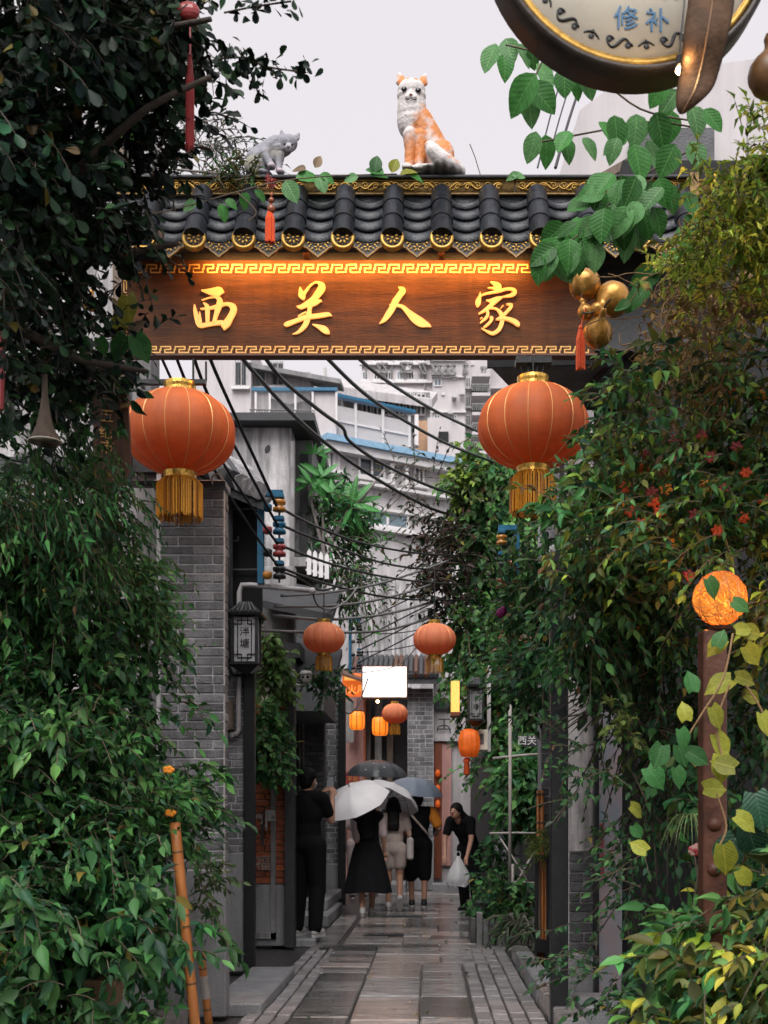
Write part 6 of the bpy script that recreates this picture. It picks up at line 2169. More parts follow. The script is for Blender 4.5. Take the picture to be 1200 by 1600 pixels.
        for sx in (-1, 1):
            h.cap(hd + hr @ Vector((sx * .075, -.01, .0)), .03, nk + Vector((sx * .11, -.02, -.06)), .03, 8)
    put(h, 'hair', 'hair', .011, 4)
    for sx in (-1, 1):
        e = MB().ell(hd + hr @ Vector((sx * .030, .086, .006)), (.013, .008, .007), 8, 6)
        put(e, 'eye', 'eye', fuse=False)
    e = MB().ell(hd + hr @ Vector((0, .088, -.055)), (.022, .008, .007), 8, 6)
    put(e, 'mouth', 'insulator_red', fuse=False)
    for k in 'LR':
        an = V['an' + k]
        pit = (feet or {}).get(k, 0.0)
        rt = Matrix.Rotation(pit, 3, 'X')
        sh = MB()
        sh.ell(an + rt @ Vector((0, .062, -.040)), (.050, .130, .045), 14, 10, rot=rt)
        sh.cap(an + rt @ Vector((0, -.012, -.03)), .048, an + rt @ Vector((0, .0, .012)), .045, 10)
        o = put(sh, 'shoe', shoes, .01, 3)
        so = MB().prism([(.052 * math.cos(a) * (1 if math.sin(a) > 0 else .85), .135 * math.sin(a)) for a in [2 * math.pi * i / 16 for i in range(16)]], an + rt @ Vector((0, .060, -.088)), rt @ Vector((1, 0, 0)), rt @ Vector((0, 1, 0)), rt @ Vector((0, 0, .026)))
        so = so.build('sole', 'shoe_white', o)
        so.data.transform(X4)
    return root, X4, V, put


def umbrella(label, cpx, cpy, Y, R_, axis, mat, h=.26, hand_drop=.78, dots=False):
    c = P(cpx, cpy, Y)                       # centre of the rim circle
    a = Vector(axis).normalized()
    q = Vector((0, 0, 1)).rotation_difference(a).to_matrix().to_4x4()
    X4 = Matrix.Translation(c) @ q
    t = thing('umbrella', label, 'umbrella', c)
    mb = MB()
    n, m = 8, 6
    seg = 5
    vs, fs = [], []
    N = n * seg
    for i in range(m + 1):
        f_ = i / m
        ph = f_ * math.radians(74)
        r0 = R_ * math.sin(ph) / math.sin(math.radians(74))
        z0 = h * (math.cos(ph) - math.cos(math.radians(74))) / (1 - math.cos(math.radians(74)))
        for k in range(N):
            th = 2 * math.pi * k / N
            loc = (th % (2 * math.pi / n)) - math.pi / n
            pg = math.cos(math.pi / n) / math.cos(loc)
            sag = (1 - abs(loc) / (math.pi / n)) ** .8
            rr = r0 * (pg ** .9)
            vs.append((rr * math.cos(th), rr * math.sin(th), z0 - .022 * f_ * sag * R_ / .5 * (1 if i < m else .3)))
    for i in range(m):
        for k in range(N):
            fs.append((i * N + k, (i + 1) * N + k, (i + 1) * N + (k + 1) % N, i * N + (k + 1) % N))
    mb.add(vs, fs)
    o = mb.build('canopy', mat, t, smooth=True); o.data.transform(X4)
    for k in range(n):
        th = 2 * math.pi * k / n
        pts = []
        for i in range(m + 1):
            ph = i / m * math.radians(74)
            r0 = R_ * math.sin(ph) / math.sin(math.radians(74))
            pts.append(Vector((r0 * math.cos(th), r0 * math.sin(th), h * (math.cos(ph) - math.cos(math.radians(74))) / (1 - math.cos(math.radians(74))) - .006)))
        rb = MB().tube(pts, .0035, 4)
        o = rb.build('rib', 'black_steel', t); o.data.transform(X4)
        st = MB().tube([pts[3], Vector((0, 0, h - .22))], .003, 4)
        o = st.build('stretcher', 'black_steel', t); o.data.transform(X4)
    sh = MB().tube([(0, 0, h + .05), (0, 0, h - hand_drop)], .006, 6)
    o = sh.build('shaft', 'black_steel', t); o.data.transform(X4)
    hl = MB().cap((0, 0, h - hand_drop), .014, (0, 0, h - hand_drop - .09), .016, 8)
    o = hl.build('handle', 'black_steel', t, smooth=True); o.data.transform(X4)
    if dots:
        for k, (rr, th) in enumerate(((.34, -1.2), (.25, -1.75), (.40, -2.0), (.33, -.7), (.42, -1.5))):
            ph = rr / R_ * math.radians(74)
            p = Vector((rr * math.cos(th), rr * math.sin(th), h * (math.cos(ph) - math.cos(math.radians(74))) / (1 - math.cos(math.radians(74))) + .012))
            o = MB().ell(p, (.022, .012, .012), 8, 6).build('print_mark', 'white_paint', t); o.data.transform(X4)
    return X4 @ Vector((0, 0, h - hand_drop - .045))


# man photographing at the left wall
fo = Vector((XX(480, 13.05), 13.05, .056))
root, X4, V, put = person('person in black t-shirt and trousers holding up a phone by the left wall', fo, -.38, 1.76,
    J=dict(elR=(.22, .10, 1.17), wrR=(.12, .33, 1.42), elL=(-.20, .13, 1.20), wrL=(.0, .34, 1.45), hipL=(-.09, 0, .92), anL=(-.13, .02, .09), anR=(.12, -.06, .09)),
    cloth=(('tee', 'cloth_black'), ('trousers', 'cloth_black')), hair='short', shoes='shoe_white')
mk = MB().ell(V['head'] + Vector((0, .082, -.045)), (.058, .035, .05), 12, 8)
put(mk, 'face_mask', 'white_paint', fuse=False)
st_ = MB().tube([V['head'] + Vector((.083, .0, .0)), V['head'] + Vector((.070, .075, -.03))], .005, 4)
put(st_, 'mask_strap', 'white_paint', fuse=False)
ph_ = thing('phone', 'black smartphone with lit screen held up by the person in black', 'phone', X4 @ Vector((.02, .42, 1.55)))
o = MB().cbox(.022, .098, .415, .424, 1.475, 1.635, .004).build('case', 'shoe_black', ph_); o.data.transform(X4)
o = MB().box(.026, .094, .4125, .4148, 1.482, 1.628).build('screen', 'phone_lit', ph_); o.data.transform(X4)

# woman in the black dress under the white umbrella
hd1 = umbrella('white umbrella tilted over the person in the long black dress', 556, 1254, 16.4, .47, (-.32, -.42, .85), 'umb_white', .24, .74)
fo = Vector((XX(574, 16.6), 16.6, 0.004))
person('person in long black dress with long dark hair walking away', fo, .05, 1.60, hands={'L': hd1},
       J=dict(anL=(-.07, -.10, .09), knL=(-.08, .0, .50), anR=(.06, .14, .09), knR=(.08, .12, .50), wrR=(.24, .05, .92)), cloth=(('blouse', 'cloth_pink'), ('dress', 'cloth_black')), hair='long', shoes='shoe_white')
# woman in beige shirt and shorts
hd2 = umbrella('pale umbrella showing its grey underside behind the white umbrella', 607, 1250, 17.5, .45, (.34, .34, .85), 'umb_white', .23, .72)
fo = Vector((XX(615, 17.7), 17.7, 0.004))
root, X4, V, put = person('person in beige shirt and shorts with cloth bag walking away', fo, .0, 1.60, hands={'L': hd2},
       J=dict(anR=(.10, -.24, .20), knR=(.09, .06, .52), anL=(-.08, .06, .09), knL=(-.085, .06, .50), wrR=(.22, .10, 1.02), elR=(.24, -.04, 1.14)), feet={'R': -.9}, cloth=(('tee', 'cloth_beige'), ('shorts', 'cloth_beige')), hair='mid', shoes='shoe_white')
tb = thing('tote_bag', 'pale cloth tote bag on the shoulder of the person in beige', 'bag', X4 @ Vector((.25, -.05, .95)))
o = MB().cbox(.20, .30, -.16, .12, .76, 1.10, .03).build('bag_body', 'bag', tb); o.data.transform(X4)
for yy in (-.09, .05):
    o = MB().tube(smooth_path([(.25, yy, 1.09), (.235, yy * .6, 1.28), (.185, yy * .2, 1.47), (.15, 0, 1.455)]), .008, 5).build('strap', 'bag', tb); o.data.transform(X4)
# man in black vest with orange sleeves
hd3 = umbrella('blue-grey umbrella over the person with orange sleeves', 646, 1240, 18.3, .43, (.10, -.10, .98), 'umb_blue', .24, .70)
fo = Vector((XX(653, 18.3), 18.3, 0.004))
root, X4, V, put = person('person in black vest with orange sleeves and black shorts', fo, .0, 1.70, hands={'L': hd3},
       J=dict(wrR=(.27, .22, 1.10), elR=(.31, -.02, 1.16), shR=(.20, -.01, 1.395), anL=(-.09, .08, .09), anR=(.09, -.05, .09)), cloth=(('tee', 'cloth_orange'), ('sleeves', 'cloth_orange'), ('vest', 'cloth_black'), ('long_shorts', 'cloth_black')), hair='short', shoes='shoe_black')
o = MB().tube([(-.16, -.115, 1.43), (-.05, -.150, 1.30), (.10, -.150, 1.13), (.16, -.10, 1.05)], .018, 6)
put(o, 'bag_strap', 'cloth_beige', fuse=False)
ph2 = thing('phone', 'dark phone in the hand of the person with orange sleeves', 'phone', X4 @ Vector((.12, .38, 1.12)))
o = MB().cbox(.22, .295, .30, .31, 1.06, 1.2, .004).build('case', 'shoe_black', ph2); o.data.transform(X4)
# person half hidden behind, under the black umbrella
hd4 = umbrella('black umbrella with white marks held up behind the white umbrellas', 589, 1213, 20.2, .50, (.03, -.05, .99), 'umb_black', .27, .62, dots=True)
fo = Vector((XX(560, 20.4), 20.4, 0.004))
person('person in pale pink top and trousers half hidden behind the black dress', fo, .1, 1.64, hands={'R': hd4},
       cloth=(('tee', 'cloth_pink'), ('trousers', 'cloth_pink')), hair='mid', shoes='shoe_black')
# woman stooping by the plants with a plastic bag
fo = Vector((XX(734, 17.3), 17.3, 0.004))
root, X4, V, put = person('person in black stooping beside the plants with a white plastic bag', fo, 2.55, 1.62,
       J=dict(waist=(0, .06, 1.07), chest=(0, .16, 1.22), neck=(0, .28, 1.37), head=(0, .37, 1.47), shL=(-.175, .25, 1.33), shR=(.175, .25, 1.33), elL=(-.23, .33, 1.06), wrL=(-.22, .42, .84), elR=(.22, .33, 1.06), wrR=(.17, .40, .84)),
       cloth=(('tee', 'cloth_black'), ('trousers', 'cloth_black')), hair='mid', shoes='shoe_black')
pb = thing('plastic_bag', 'crumpled white plastic bag in the hands of the stooping person', 'bag', P(715, 1372, 16.9))
vs, fs = [], []
c = P(716, 1338, 16.9)
n = 20
for i, (zz, r_) in enumerate(((0, .015), (-.06, .05), (-.16, .11), (-.27, .15), (-.36, .155), (-.41, .10))):
    for q in range(n):
        a = 2 * math.pi * q / n
        w = 1 + .22 * math.sin(5 * a + i) * (i / 5) + R.uniform(-.07, .07)
        vs.append(c + Vector((r_ * w * math.cos(a), r_ * .6 * w * math.sin(a), zz + R.uniform(-.012, .012))))
for i in range(5):
    for q in range(n):
        fs.append((i * n + q, (i + 1) * n + q, (i + 1) * n + (q + 1) % n, i * n + (q + 1) % n))
fs.append(tuple(5 * n + q for q in range(n)))
MB().add(vs, fs).build('sack', 'bag_white', pb, smooth=True)
for sx in (-1, 1):
    MB().tube(smooth_path([c + Vector((sx * .02, 0, -.03)), c + Vector((sx * .03, 0, .03)), c + Vector((sx * .01, 0, .07))]), .008, 5).build('handle', 'bag_white', pb)

# ================================================================== PLANTS
DG = [(0.020, 0.070, 0.027), (0.030, 0.100, 0.037), (0.053, 0.152, 0.050), (0.027, 0.088, 0.048), (0.088, 0.231, 0.073)]
MG = [(0.046, 0.150, 0.046), (0.070, 0.216, 0.062), (0.098, 0.276, 0.079), (0.050, 0.156, 0.070), (0.144, 0.336, 0.094)]
OL = [(.075, .095, .022), (.12, .135, .030), (.055, .085, .025), (.16, .155, .035), (.04, .075, .03)]
YG = [(.40, .50, .06), (.54, .58, .08), (.28, .42, .06), (.68, .62, .10), (.20, .34, .06)]  # yellow raised so the colour carries warm lamplight on the upper right bush
TW = [(0.006, 0.015, 0.009), (0.009, 0.022, 0.012), (0.015, 0.039, 0.018), (0.007, 0.018, 0.015), (0.021, 0.060, 0.024)]
PU = [(.035, .022, .022), (.02, .03, .018), (.05, .03, .026), (.02, .045, .022)]
DRY = [(.28, .17, .06), (.42, .27, .09), (.20, .11, .045), (.50, .34, .13), (.18, .17, .05)]


def shrub(name, label, cat, poly, n, Y0, Y1, dirm, ln, nl, leaf, wr, cols, shape='ovate', mat='leaf', droop=.5, spread=.9, stem=.0035, base=None, stem_mat='twig', jit=.3, loose=0, group=None):
    """one plant: leafy shoots rooted through its volume, all stems joined to one rootstock"""
    root = thing(name, label, cat, base or (0, 0, 0), group=group)
    if shape == 'ovate' and Y0 > 9: shape = 'ovate_s'
    if n >= 150:
        pts, ci, nk = clumped(poly, n, Y0, Y1, 13, leaf * 1.5)
        cd = NR.normal(0, .55, (nk, 3))
        ct = NR.uniform(.62, 1.55, (nk, 1)) * np.concatenate([NR.uniform(.85, 1.25, (nk, 1)), np.ones((nk, 1)), NR.uniform(.8, 1.1, (nk, 1))], 1)
        cz = NR.uniform(.72, 1.30, nk)
        d = np.tile(dirm, (n, 1)) + cd[ci] + NR.normal(0, .38, (n, 3))
    else:
        pts = scatter(poly, n, Y0, Y1)
        ci, ct, cz = np.zeros(n, int), np.ones((1, 3)), np.ones(1)
        d = np.tile(dirm, (n, 1)) + NR.normal(0, .55, (n, 3))
    pos, ax, nm, le, paths = sprays(pts, d, ln, nl, leaf, wr, spread, droop)
    lt_ = np.repeat(ct[ci], nl, 0)
    le = le * np.repeat(cz[ci], nl)
    if loose:
        p2 = scatter(poly, loose, Y0 + (Y1 - Y0) * .4, Y1)
        pos = np.vstack([pos, p2]); ax = np.vstack([ax, NR.normal(0, 1, (loose, 3)) + [0, -.2, -.5]])
        nm = np.vstack([nm, NR.normal(0, .6, (loose, 3)) + [0, -.5, .7]]); le = np.concatenate([le, leaf * NR.uniform(.6, 1.2, loose)])
    tint = pal(len(pos), cols, jit)
    tint[:len(lt_)] *= lt_
    old = NR.random(len(pos)) < .018                       # a few yellowed and dead leaves
    tint[old] = pal(int(old.sum()), [(.22, .17, .04), (.16, .09, .04), (.28, .24, .06)])
    me = leaf_mesh('foliage', pos, ax, nm, le, wr, tint, shape, mat)
    obj('foliage', me, root, kind='stuff')
    if stem:
        o = stems_mesh('stems', paths, stem, stem_mat, root)
        o['kind'] = 'stuff'
    return root


def woody(root, lines, r, mat='bark', name='branch', n=7):
    for pts in lines:
        q = smooth_path([P(*p) for p in pts], 4)
        k = len(q)
        MB().tube(q, [r * (1 - .65 * i / (k - 1)) for i in range(k)], n).build(name, mat, root, smooth=True)


# --- dark tree, upper left
POLY = [(-20, -20), (250, -20), (300, 20), (310, 55), (285, 80), (280, 115), (262, 140), (225, 165), (185, 190), (150, 225), (140, 265), (165, 290), (192, 320), (190, 350), (150, 375), (135, 400), (110, 430), (95, 470), (80, 520), (40, 560), (-20, 600)]
tr = shrub('dark_tree', 'dark glossy-leaved tree filling the upper left corner', 'tree', POLY, 1300, 4.8, 6.0, (.45, -.2, -.30), .16, 6, .068, .60, TW, 'obovate', 'leaf_dark', .5, .8, .003, base=(-2.6, 5.4, 0), stem_mat='bark', loose=2600)
woody(tr, [[(-160, 1600, 5.6), (-120, 1000, 5.6), (-70, 500, 5.5), (-20, 260, 5.4)], ], .11, name='trunk')
woody(tr, [[(-40, 330, 5.4), (90, 290, 5.3), (150, 240, 5.2), (230, 170, 5.1), (330, 120, 5.1)], [(-50, 420, 5.4), (80, 420, 5.5), (180, 400, 5.6), (280, 380, 5.6)], [(-30, 200, 5.4), (60, 120, 5.3), (200, 60, 5.2), (330, 30, 5.1)], [(-60, 500, 5.5), (40, 520, 5.5), (120, 560, 5.6), (230, 580, 5.8)]], .03)
for twig, nn in (([(330, 95, 5.1), (375, 90, 5.1), (420, 105, 5.1), (478, 113, 5.1)], 80), ([(370, 75, 5.1), (390, 110, 5.1), (405, 150, 5.1)], 36), ([(350, 20, 5.1), (400, 10, 5.1), (455, 2, 5.1)], 34), ([(240, 395, 5.6), (270, 410, 5.6), (290, 425, 5.6)], 12), ([(180, 420, 5.6), (215, 440, 5.6), (225, 470, 5.6)], 10)):
    q = smooth_path([P(*p) for p in twig], 6)
    MB().tube(q, .004, 5).build('twig', 'bark', tr)
    idx = NR.integers(2, len(q), nn)
    pos = np.array([q[i] for i in idx]) + NR.normal(0, .022, (nn, 3))
    ax = NR.normal(0, .7, (nn, 3)) + [.2, -.1, -.5]
    obj('foliage', leaf_mesh('foliage', pos, ax, NR.normal(0, .6, (nn, 3)) + [0, -.6, .5], .055 * NR.uniform(.6, 1.1, nn), .6, pal(nn, TW), 'obovate', 'leaf_dark'), tr, kind='stuff')
# paler bamboo-like twigs behind it above the roof end
bt_ = shrub('bare_twigs', 'tangle of pale grey twigs and thin leaves above the left roof end', 'twigs', [(205, 285), (215, 230), (300, 190), (350, 185), (395, 240), (400, 275), (330, 285)], 90, 8.2, 8.9, (.3, -.2, .25), .30, 7, .07, .22, [(.10, .12, .09), (.16, .17, .14), (.05, .08, .05)], 'lance', 'leaf_matt', .7, .6, .004, base=P(280, 290, 8.5), stem_mat='twig_grey')
woody(bt_, [[(200, 290, 8.6), (235, 245, 8.6), (300, 200, 8.6)], [(330, 290, 8.5), (270, 245, 8.5), (220, 190, 8.5)], [(390, 280, 8.4), (330, 270, 8.4), (240, 262, 8.4)]], .014, 'twig_grey')
shrub('green_sprig', 'green leaves glowing through the dark tree near its top', 'plant', [(180, 20), (240, 20), (250, 90), (200, 130), (150, 170), (160, 80)], 60, 6.8, 7.4, (.2, 0, -.3), .15, 5, .09, .6, [(.05, .22, .05), (.10, .26, .04), (.16, .26, .05)], 'ovate', 'leaf', base=P(200, 200, 7.1))

# --- left shrubs, from the hanging ferny growth down to the broad-leaved bush
shrub('feathery_creeper', 'feathery bright green creeper hanging below the pale horn', 'shrub', [(-100, 720), (40, 730), (90, 705), (140, 712), (172, 750), (178, 800), (190, 845), (165, 885), (100, 900), (40, 890), (-100, 880)], 940, 5.9, 7.0, (.25, -.35, -.25), .20, 9, .058, .27, MG[:4] + DG[:3], 'lance', 'leaf_matt', .9, .7, .002, base=(-2.2, 6.6, 3.4), loose=1300)
shrub('leafy_climber', 'dark green pinnate climber reaching towards the brick pier', 'shrub', [(-20, 880), (60, 860), (120, 850), (160, 860), (180, 900), (195, 960), (190, 1010), (215, 1050), (205, 1110), (190, 1150), (-110, 1150), (-110, 880)], 1200, 6.0, 7.3, (.3, -.45, -.05), .22, 9, .062, .48, DG + MG[:2], 'ovate', 'leaf', .6, .9, .0025, base=(-2.1, 6.8, 0), loose=2600)
sp = scatter([(225, 850), (255, 930), (270, 990), (250, 1020), (210, 960), (200, 880)], 46, 6.7, 7.2)
shrub('bright_sprays', 'bright green leafy sprays fanning over the grey bricks', 'shrub', [(180, 850), (215, 900), (235, 945), (230, 985), (200, 970), (180, 900)], 80, 6.7, 7.2, (.9, -.2, -.2), .26, 10, .060, .42, MG + [(.11, .24, .07)], 'ovate', 'leaf', .5, .85, .002, base=(-1.75, 7.0, 1.5))
shrub('dense_bush', 'dense dark green bush in the middle of the left side', 'shrub', [(-110, 1120), (180, 1120), (225, 1150), (245, 1190), (270, 1240), (285, 1285), (255, 1320), (225, 1345), (205, 1400), (-110, 1400)], 1350, 5.9, 7.3, (.3, -.45, 0), .22, 9, .066, .46, DG + MG[:3], 'ovate', 'leaf', .6, .9, .0025, base=(-2.0, 6.7, 0), loose=3000)
shrub('trailing_twig', 'bare thin twig with few leaves across the grey bricks', 'plant', [(230, 1010), (255, 1030), (250, 1050), (225, 1040)], 6, 6.9, 7.1, (.9, 0, -.4), .36, 8, .045, .45, DG, 'ovate', 'leaf', .3, .9, .0028, base=(-1.6, 7, 2), stem_mat='twig_grey')
shrub('broad_bush', 'broad-leaved dark bush at the lower left with a square pot', 'shrub', [(-60, 1390), (165, 1380), (205, 1400), (228, 1440), (225, 1470), (190, 1480), (150, 1495), (110, 1520), (60, 1560), (-60, 1640)], 540, 5.6, 7.0, (.3, -.5, .1), .22, 7, .110, .44, DG + MG[:2], 'ovate', 'leaf', .8, .9, .003, base=(-2.0, 6.4, 0), loose=1500)
shrub('pale_sprig', 'small pale green leaves before the granite base of the pier', 'plant', [(300, 1350), (335, 1345), (345, 1390), (335, 1440), (305, 1430)], 34, 7.3, 7.7, (.2, -.4, .2), .13, 6, .055, .42, [(.10, .19, .08), (.15, .24, .10)], 'ovate', 'leaf', base=(-1.3, 7.5, 0))
shrub('low_weeds', 'low weeds beside the pot at the bottom left', 'plant', [(60, 1570), (260, 1580), (260, 1640), (40, 1640)], 60, 5.8, 6.5, (.1, -.4, .5), .14, 6, .08, .4, MG, 'ovate', 'leaf', base=(-1.9, 6.2, 0))
pt = thing('flower_pot', 'square terracotta-coloured pot under the broad bush', 'pot', P(160, 1600, 6.5))
x0, x1 = XX(137, 6.5), XX(186, 6.5)
v = []
for zz, g_ in ((.0, .02), (.17, .0), (.171, -.008), (.20, -.008)):
    for sx, sy in ((x0 + g_, 6.45 + g_), (x1 - g_, 6.45 + g_), (x1 - g_, 6.62 - g_), (x0 + g_, 6.62 - g_)):
        v.append((sx, sy, zz + ZZ(1590, 6.5)))
MB().add(v, [(i * 4 + j, i * 4 + (j + 1) % 4, (i + 1) * 4 + (j + 1) % 4, (i + 1) * 4 + j) for i in range(3) for j in range(4)] + [(3, 2, 1, 0), (12, 13, 14, 15)]).build('pot_body', 'terracotta', pt)
MB().box(x0 - .3, x1 + .3, 6.3, 6.8, 0, ZZ(1590, 6.5) - .002).build('stand', 'concrete', pt)


def bamboo(label, a, b, r, Ya, Yb, nodes):
    t = thing('bamboo_pole', label, 'pole', P(*b, Yb))
    q0, q1 = P(*a, Ya), P(*b, Yb)
    MB().tube([q0.lerp(q1, i / 8) for i in range(9)], [r * (1 + .02 * math.sin(i * 2)) for i in range(9)], 14).build('culm', 'bamboo_orange', t, smooth=True)
    ax = (q1 - q0).normalized()
    for f_ in nodes:
        c = q0.lerp(q1, f_)
        MB().tube([c - ax * .006, c - ax * .002, c + ax * .002, c + ax * .006], [r * 1.02, r * 1.07, r * 1.07, r * 1.02], 14, cap=False).build('node', 'gourd_dark', t, smooth=True)
    return t


b1 = bamboo('long leaning orange bamboo pole in front of the left bushes', (273, 1285), (311, 1665), .027, 6.35, 6.4, (.12, .38, .66, .86))
bamboo('short orange bamboo stake beside the long leaning pole', (314, 1490), (327, 1606), .024, 7.5, 7.55, (.2, .75))
MB().tube([P(318, 1525, 7.51), P(322, 1560, 7.53)], .026, 12).build('binding', 'bamboo_grey', thing('string_binding', 'pale string wound round the short bamboo stake', 'string', P(320, 1545, 7.35)))
for i, (px, py) in enumerate(((264, 1203), (267, 1270))):
    fl_ = thing('orange_flower', ('upper', 'lower')[i] + ' small orange flower in the left bush above the bamboo', 'flower', P(px, py, 6.3))
    for k in range(5):
        a = k * 1.257
        MB().ell(P(px, py, 6.3) + Vector((.016 * math.cos(a), -.01, .010 * math.sin(a))), (.016, .010, .012), 8, 6).build('petal', 'cloth_orange', fl_, smooth=True)

# --- right side
YGr = shrub('warm_tint_bush', 'fine-leaved yellow-green bush with lamplight in its leaf colour at the upper right edge', 'shrub', [(1045, 425), (1075, 375), (1110, 350), (1140, 300), (1150, 250), (1180, 225), (1320, 190), (1320, 430), (1150, 445), (1090, 425)], 950, 4.9, 5.8, (-.35, -.45, .45), .13, 9, .046, .36, YG + OL[1:2], 'lance', 'leaf_matt', .25, .9, .002, base=(1.7, 5.7, 3.5), loose=900)
dv_ = thing('dry_vines', 'tangle of dry brown vines and dead leaves at the right', 'dry vines', (1.5, 6.4, 3.5))
mb = MB()
pts = scatter([(1020, 400), (1080, 390), (1165, 420), (1160, 560), (1120, 650), (1040, 660), (1015, 560)], 190, 5.7, 6.6)
for p in pts:
    q = [Vector(p)]
    d = Vector((R.gauss(0, .5), R.gauss(0, .3), R.gauss(-.5, .6))).normalized()
    for k in range(R.randint(5, 9)):
        d = (d + Vector((R.gauss(0, .5), R.gauss(0, .3), R.gauss(-.05, .45)))).normalized()
        q.append(q[-1] + d * .05)
    mb.tube(q, R.uniform(.0018, .0045), 4, cap=False)
mb.build('vine_stems', 'twig_dry', dv_, kind='stuff')
p2 = scatter([(1015, 400), (1080, 380), (1170, 420), (1165, 570), (1120, 660), (1040, 670), (1010, 560)], 1000, 5.7, 6.7)
obj('foliage', leaf_mesh('foliage', p2, NR.normal(0, .7, (1000, 3)) + [0, 0, -.5], NR.normal(0, .7, (1000, 3)) + [0, -.6, .3], .055 * NR.uniform(.5, 1.2, 1000), .5, pal(1000, DRY), 'ovate', 'leaf_matt'), dv_, kind='stuff')
FLW = shrub('flowering_shrub', 'leafy shrub dotted with red-orange flowers on the right', 'shrub', [(950, 670), (990, 650), (1040, 665), (1120, 640), (1330, 610), (1330, 850), (1170, 850), (1090, 850), (1070, 890), (1040, 930), (975, 930), (915, 920), (905, 830), (905, 780), (925, 720)], 1200, 5.6, 6.9, (-.35, -.5, .05), .2, 8, .062, .46, DG[2:] + MG + OL + YG[2:3] + YG[4:], 'ovate', 'leaf', .6, .9, .0025, base=(1.6, 6.3, 0), loose=1900)
shrub('lantern_twigs', 'dark leafy twigs wrapping the right side of the big right lantern', 'shrub', [(920, 650), (965, 610), (985, 660), (960, 780), (935, 850), (850, 800), (870, 765), (925, 715)], 100, 6.5, 7.1, (-.8, -.2, -.05), .17, 7, .060, .48, DG + MG[:2], 'ovate', 'leaf', .4, .9, .003, base=(1.0, 6.9, 3))
shrub('dark_climber', 'dark climber hanging below the flowering shrub beside the right pier', 'shrub', [(900, 880), (1000, 930), (1070, 930), (1070, 1000), (1010, 1020), (975, 1060), (940, 1020), (900, 1010), (890, 960), (895, 910)], 400, 6.0, 7.2, (-.5, -.35, -.35), .22, 8, .060, .48, DG, 'ovate', 'leaf', .6, .9, .0025, base=(1.4, 6.7, 0), loose=500)
shrub('thin_hangers', 'thin dark hanging twigs deep in the right shrub', 'shrub', [(960, 1050), (1090, 1000), (1095, 1400), (1000, 1480), (975, 1300)], 170, 6.6, 7.6, (-.2, -.2, -.9), .5, 7, .05, .5, DG[:3], 'ovate', 'leaf', .1, .7, .0045, base=(1.5, 7, 0), stem_mat='bark')
shrub('pale_cluster', 'bright pale green leaf cluster beside the painted panel', 'plant', [(955, 1100), (985, 1110), (985, 1150), (955, 1145)], 16, 6.3, 6.6, (-.1, -.4, -.1), .10, 5, .062, .5, [(.24, .32, .09), (.18, .28, .08)], 'ovate', 'leaf', base=P(970, 1130, 6.5))
for i, (poly, lab) in enumerate((([(850, 1150), (900, 1130), (960, 1200), (930, 1260), (870, 1250)], 'sparse dark twigs crossing the right black post half way up'), ([(850, 1450), (930, 1480), (980, 1530), (940, 1600), (880, 1530)], 'sparse grey-green twigs at the foot of the right black post'), ([(960, 1290), (1010, 1300), (1010, 1420), (960, 1410)], 'small dark twigs beside the painted panel'))):
    shrub('sparse_twigs', lab, 'plant', poly, 22, 6.2, 6.8, (-.7, -.3, .1), .22, 9, .048, .5, DG + [(.06, .09, .06)], 'ovate', 'leaf', .3, .9, .0025, base=P(*poly[1], 6.6))
shrub('corner_bush', 'yellow-green leafy bush filling the lower right corner', 'shrub', [(1045, 1660), (1055, 1570), (1075, 1520), (1095, 1470), (1140, 1440), (1330, 1410), (1330, 1660)], 580, 4.8, 6.1, (-.4, -.45, .3), .20, 7, .095, .46, OL + MG[1:] + YG[:2], 'ovate', 'leaf', .6, .95, .003, base=(1.5, 5.6, 0), loose=600)
shrub('front_sprigs', 'pointed green leaves reaching left from the corner bush', 'shrub', [(1050, 1450), (1100, 1400), (1130, 1460), (1070, 1500)], 22, 5.3, 5.9, (-.7, -.3, .1), .22, 6, .12, .42, MG + [(.12, .2, .06)], 'ovate', 'leaf', base=(1.2, 5.6, .8))
shrub('edge_foliage', 'small olive leaves along the right picture edge below the globe lamp', 'shrub', [(1195, 880), (1250, 860), (1250, 1020), (1200, 1000)], 60, 5.5, 6.3, (-.5, -.3, -.2), .2, 7, .07, .5, OL + YG[2:3], 'ovate', 'leaf', base=(1.8, 6, 2.5))

shrub('shade_climber', 'dark climber filling the shade behind the rusty lamp post', 'shrub', [(985, 1000), (1080, 960), (1360, 930), (1360, 1440), (1080, 1440), (1000, 1480), (985, 1300)], 420, 6.4, 7.7, (-.3, -.4, -.3), .26, 7, .075, .55, DG[:4] + OL[2:3], 'ovate', 'leaf', .5, .9, .003, base=(1.9, 7.2, 0), loose=300)
shrub('ground_ivy', 'low dark leaves at the foot of the painted panel', 'plant', [(990, 1560), (1030, 1500), (1040, 1560), (1020, 1640), (990, 1640)], 40, 6.2, 7.0, (-.4, -.4, .4), .18, 6, .075, .5, DG[1:], 'ovate', 'leaf', base=(1.1, 6.6, 0))
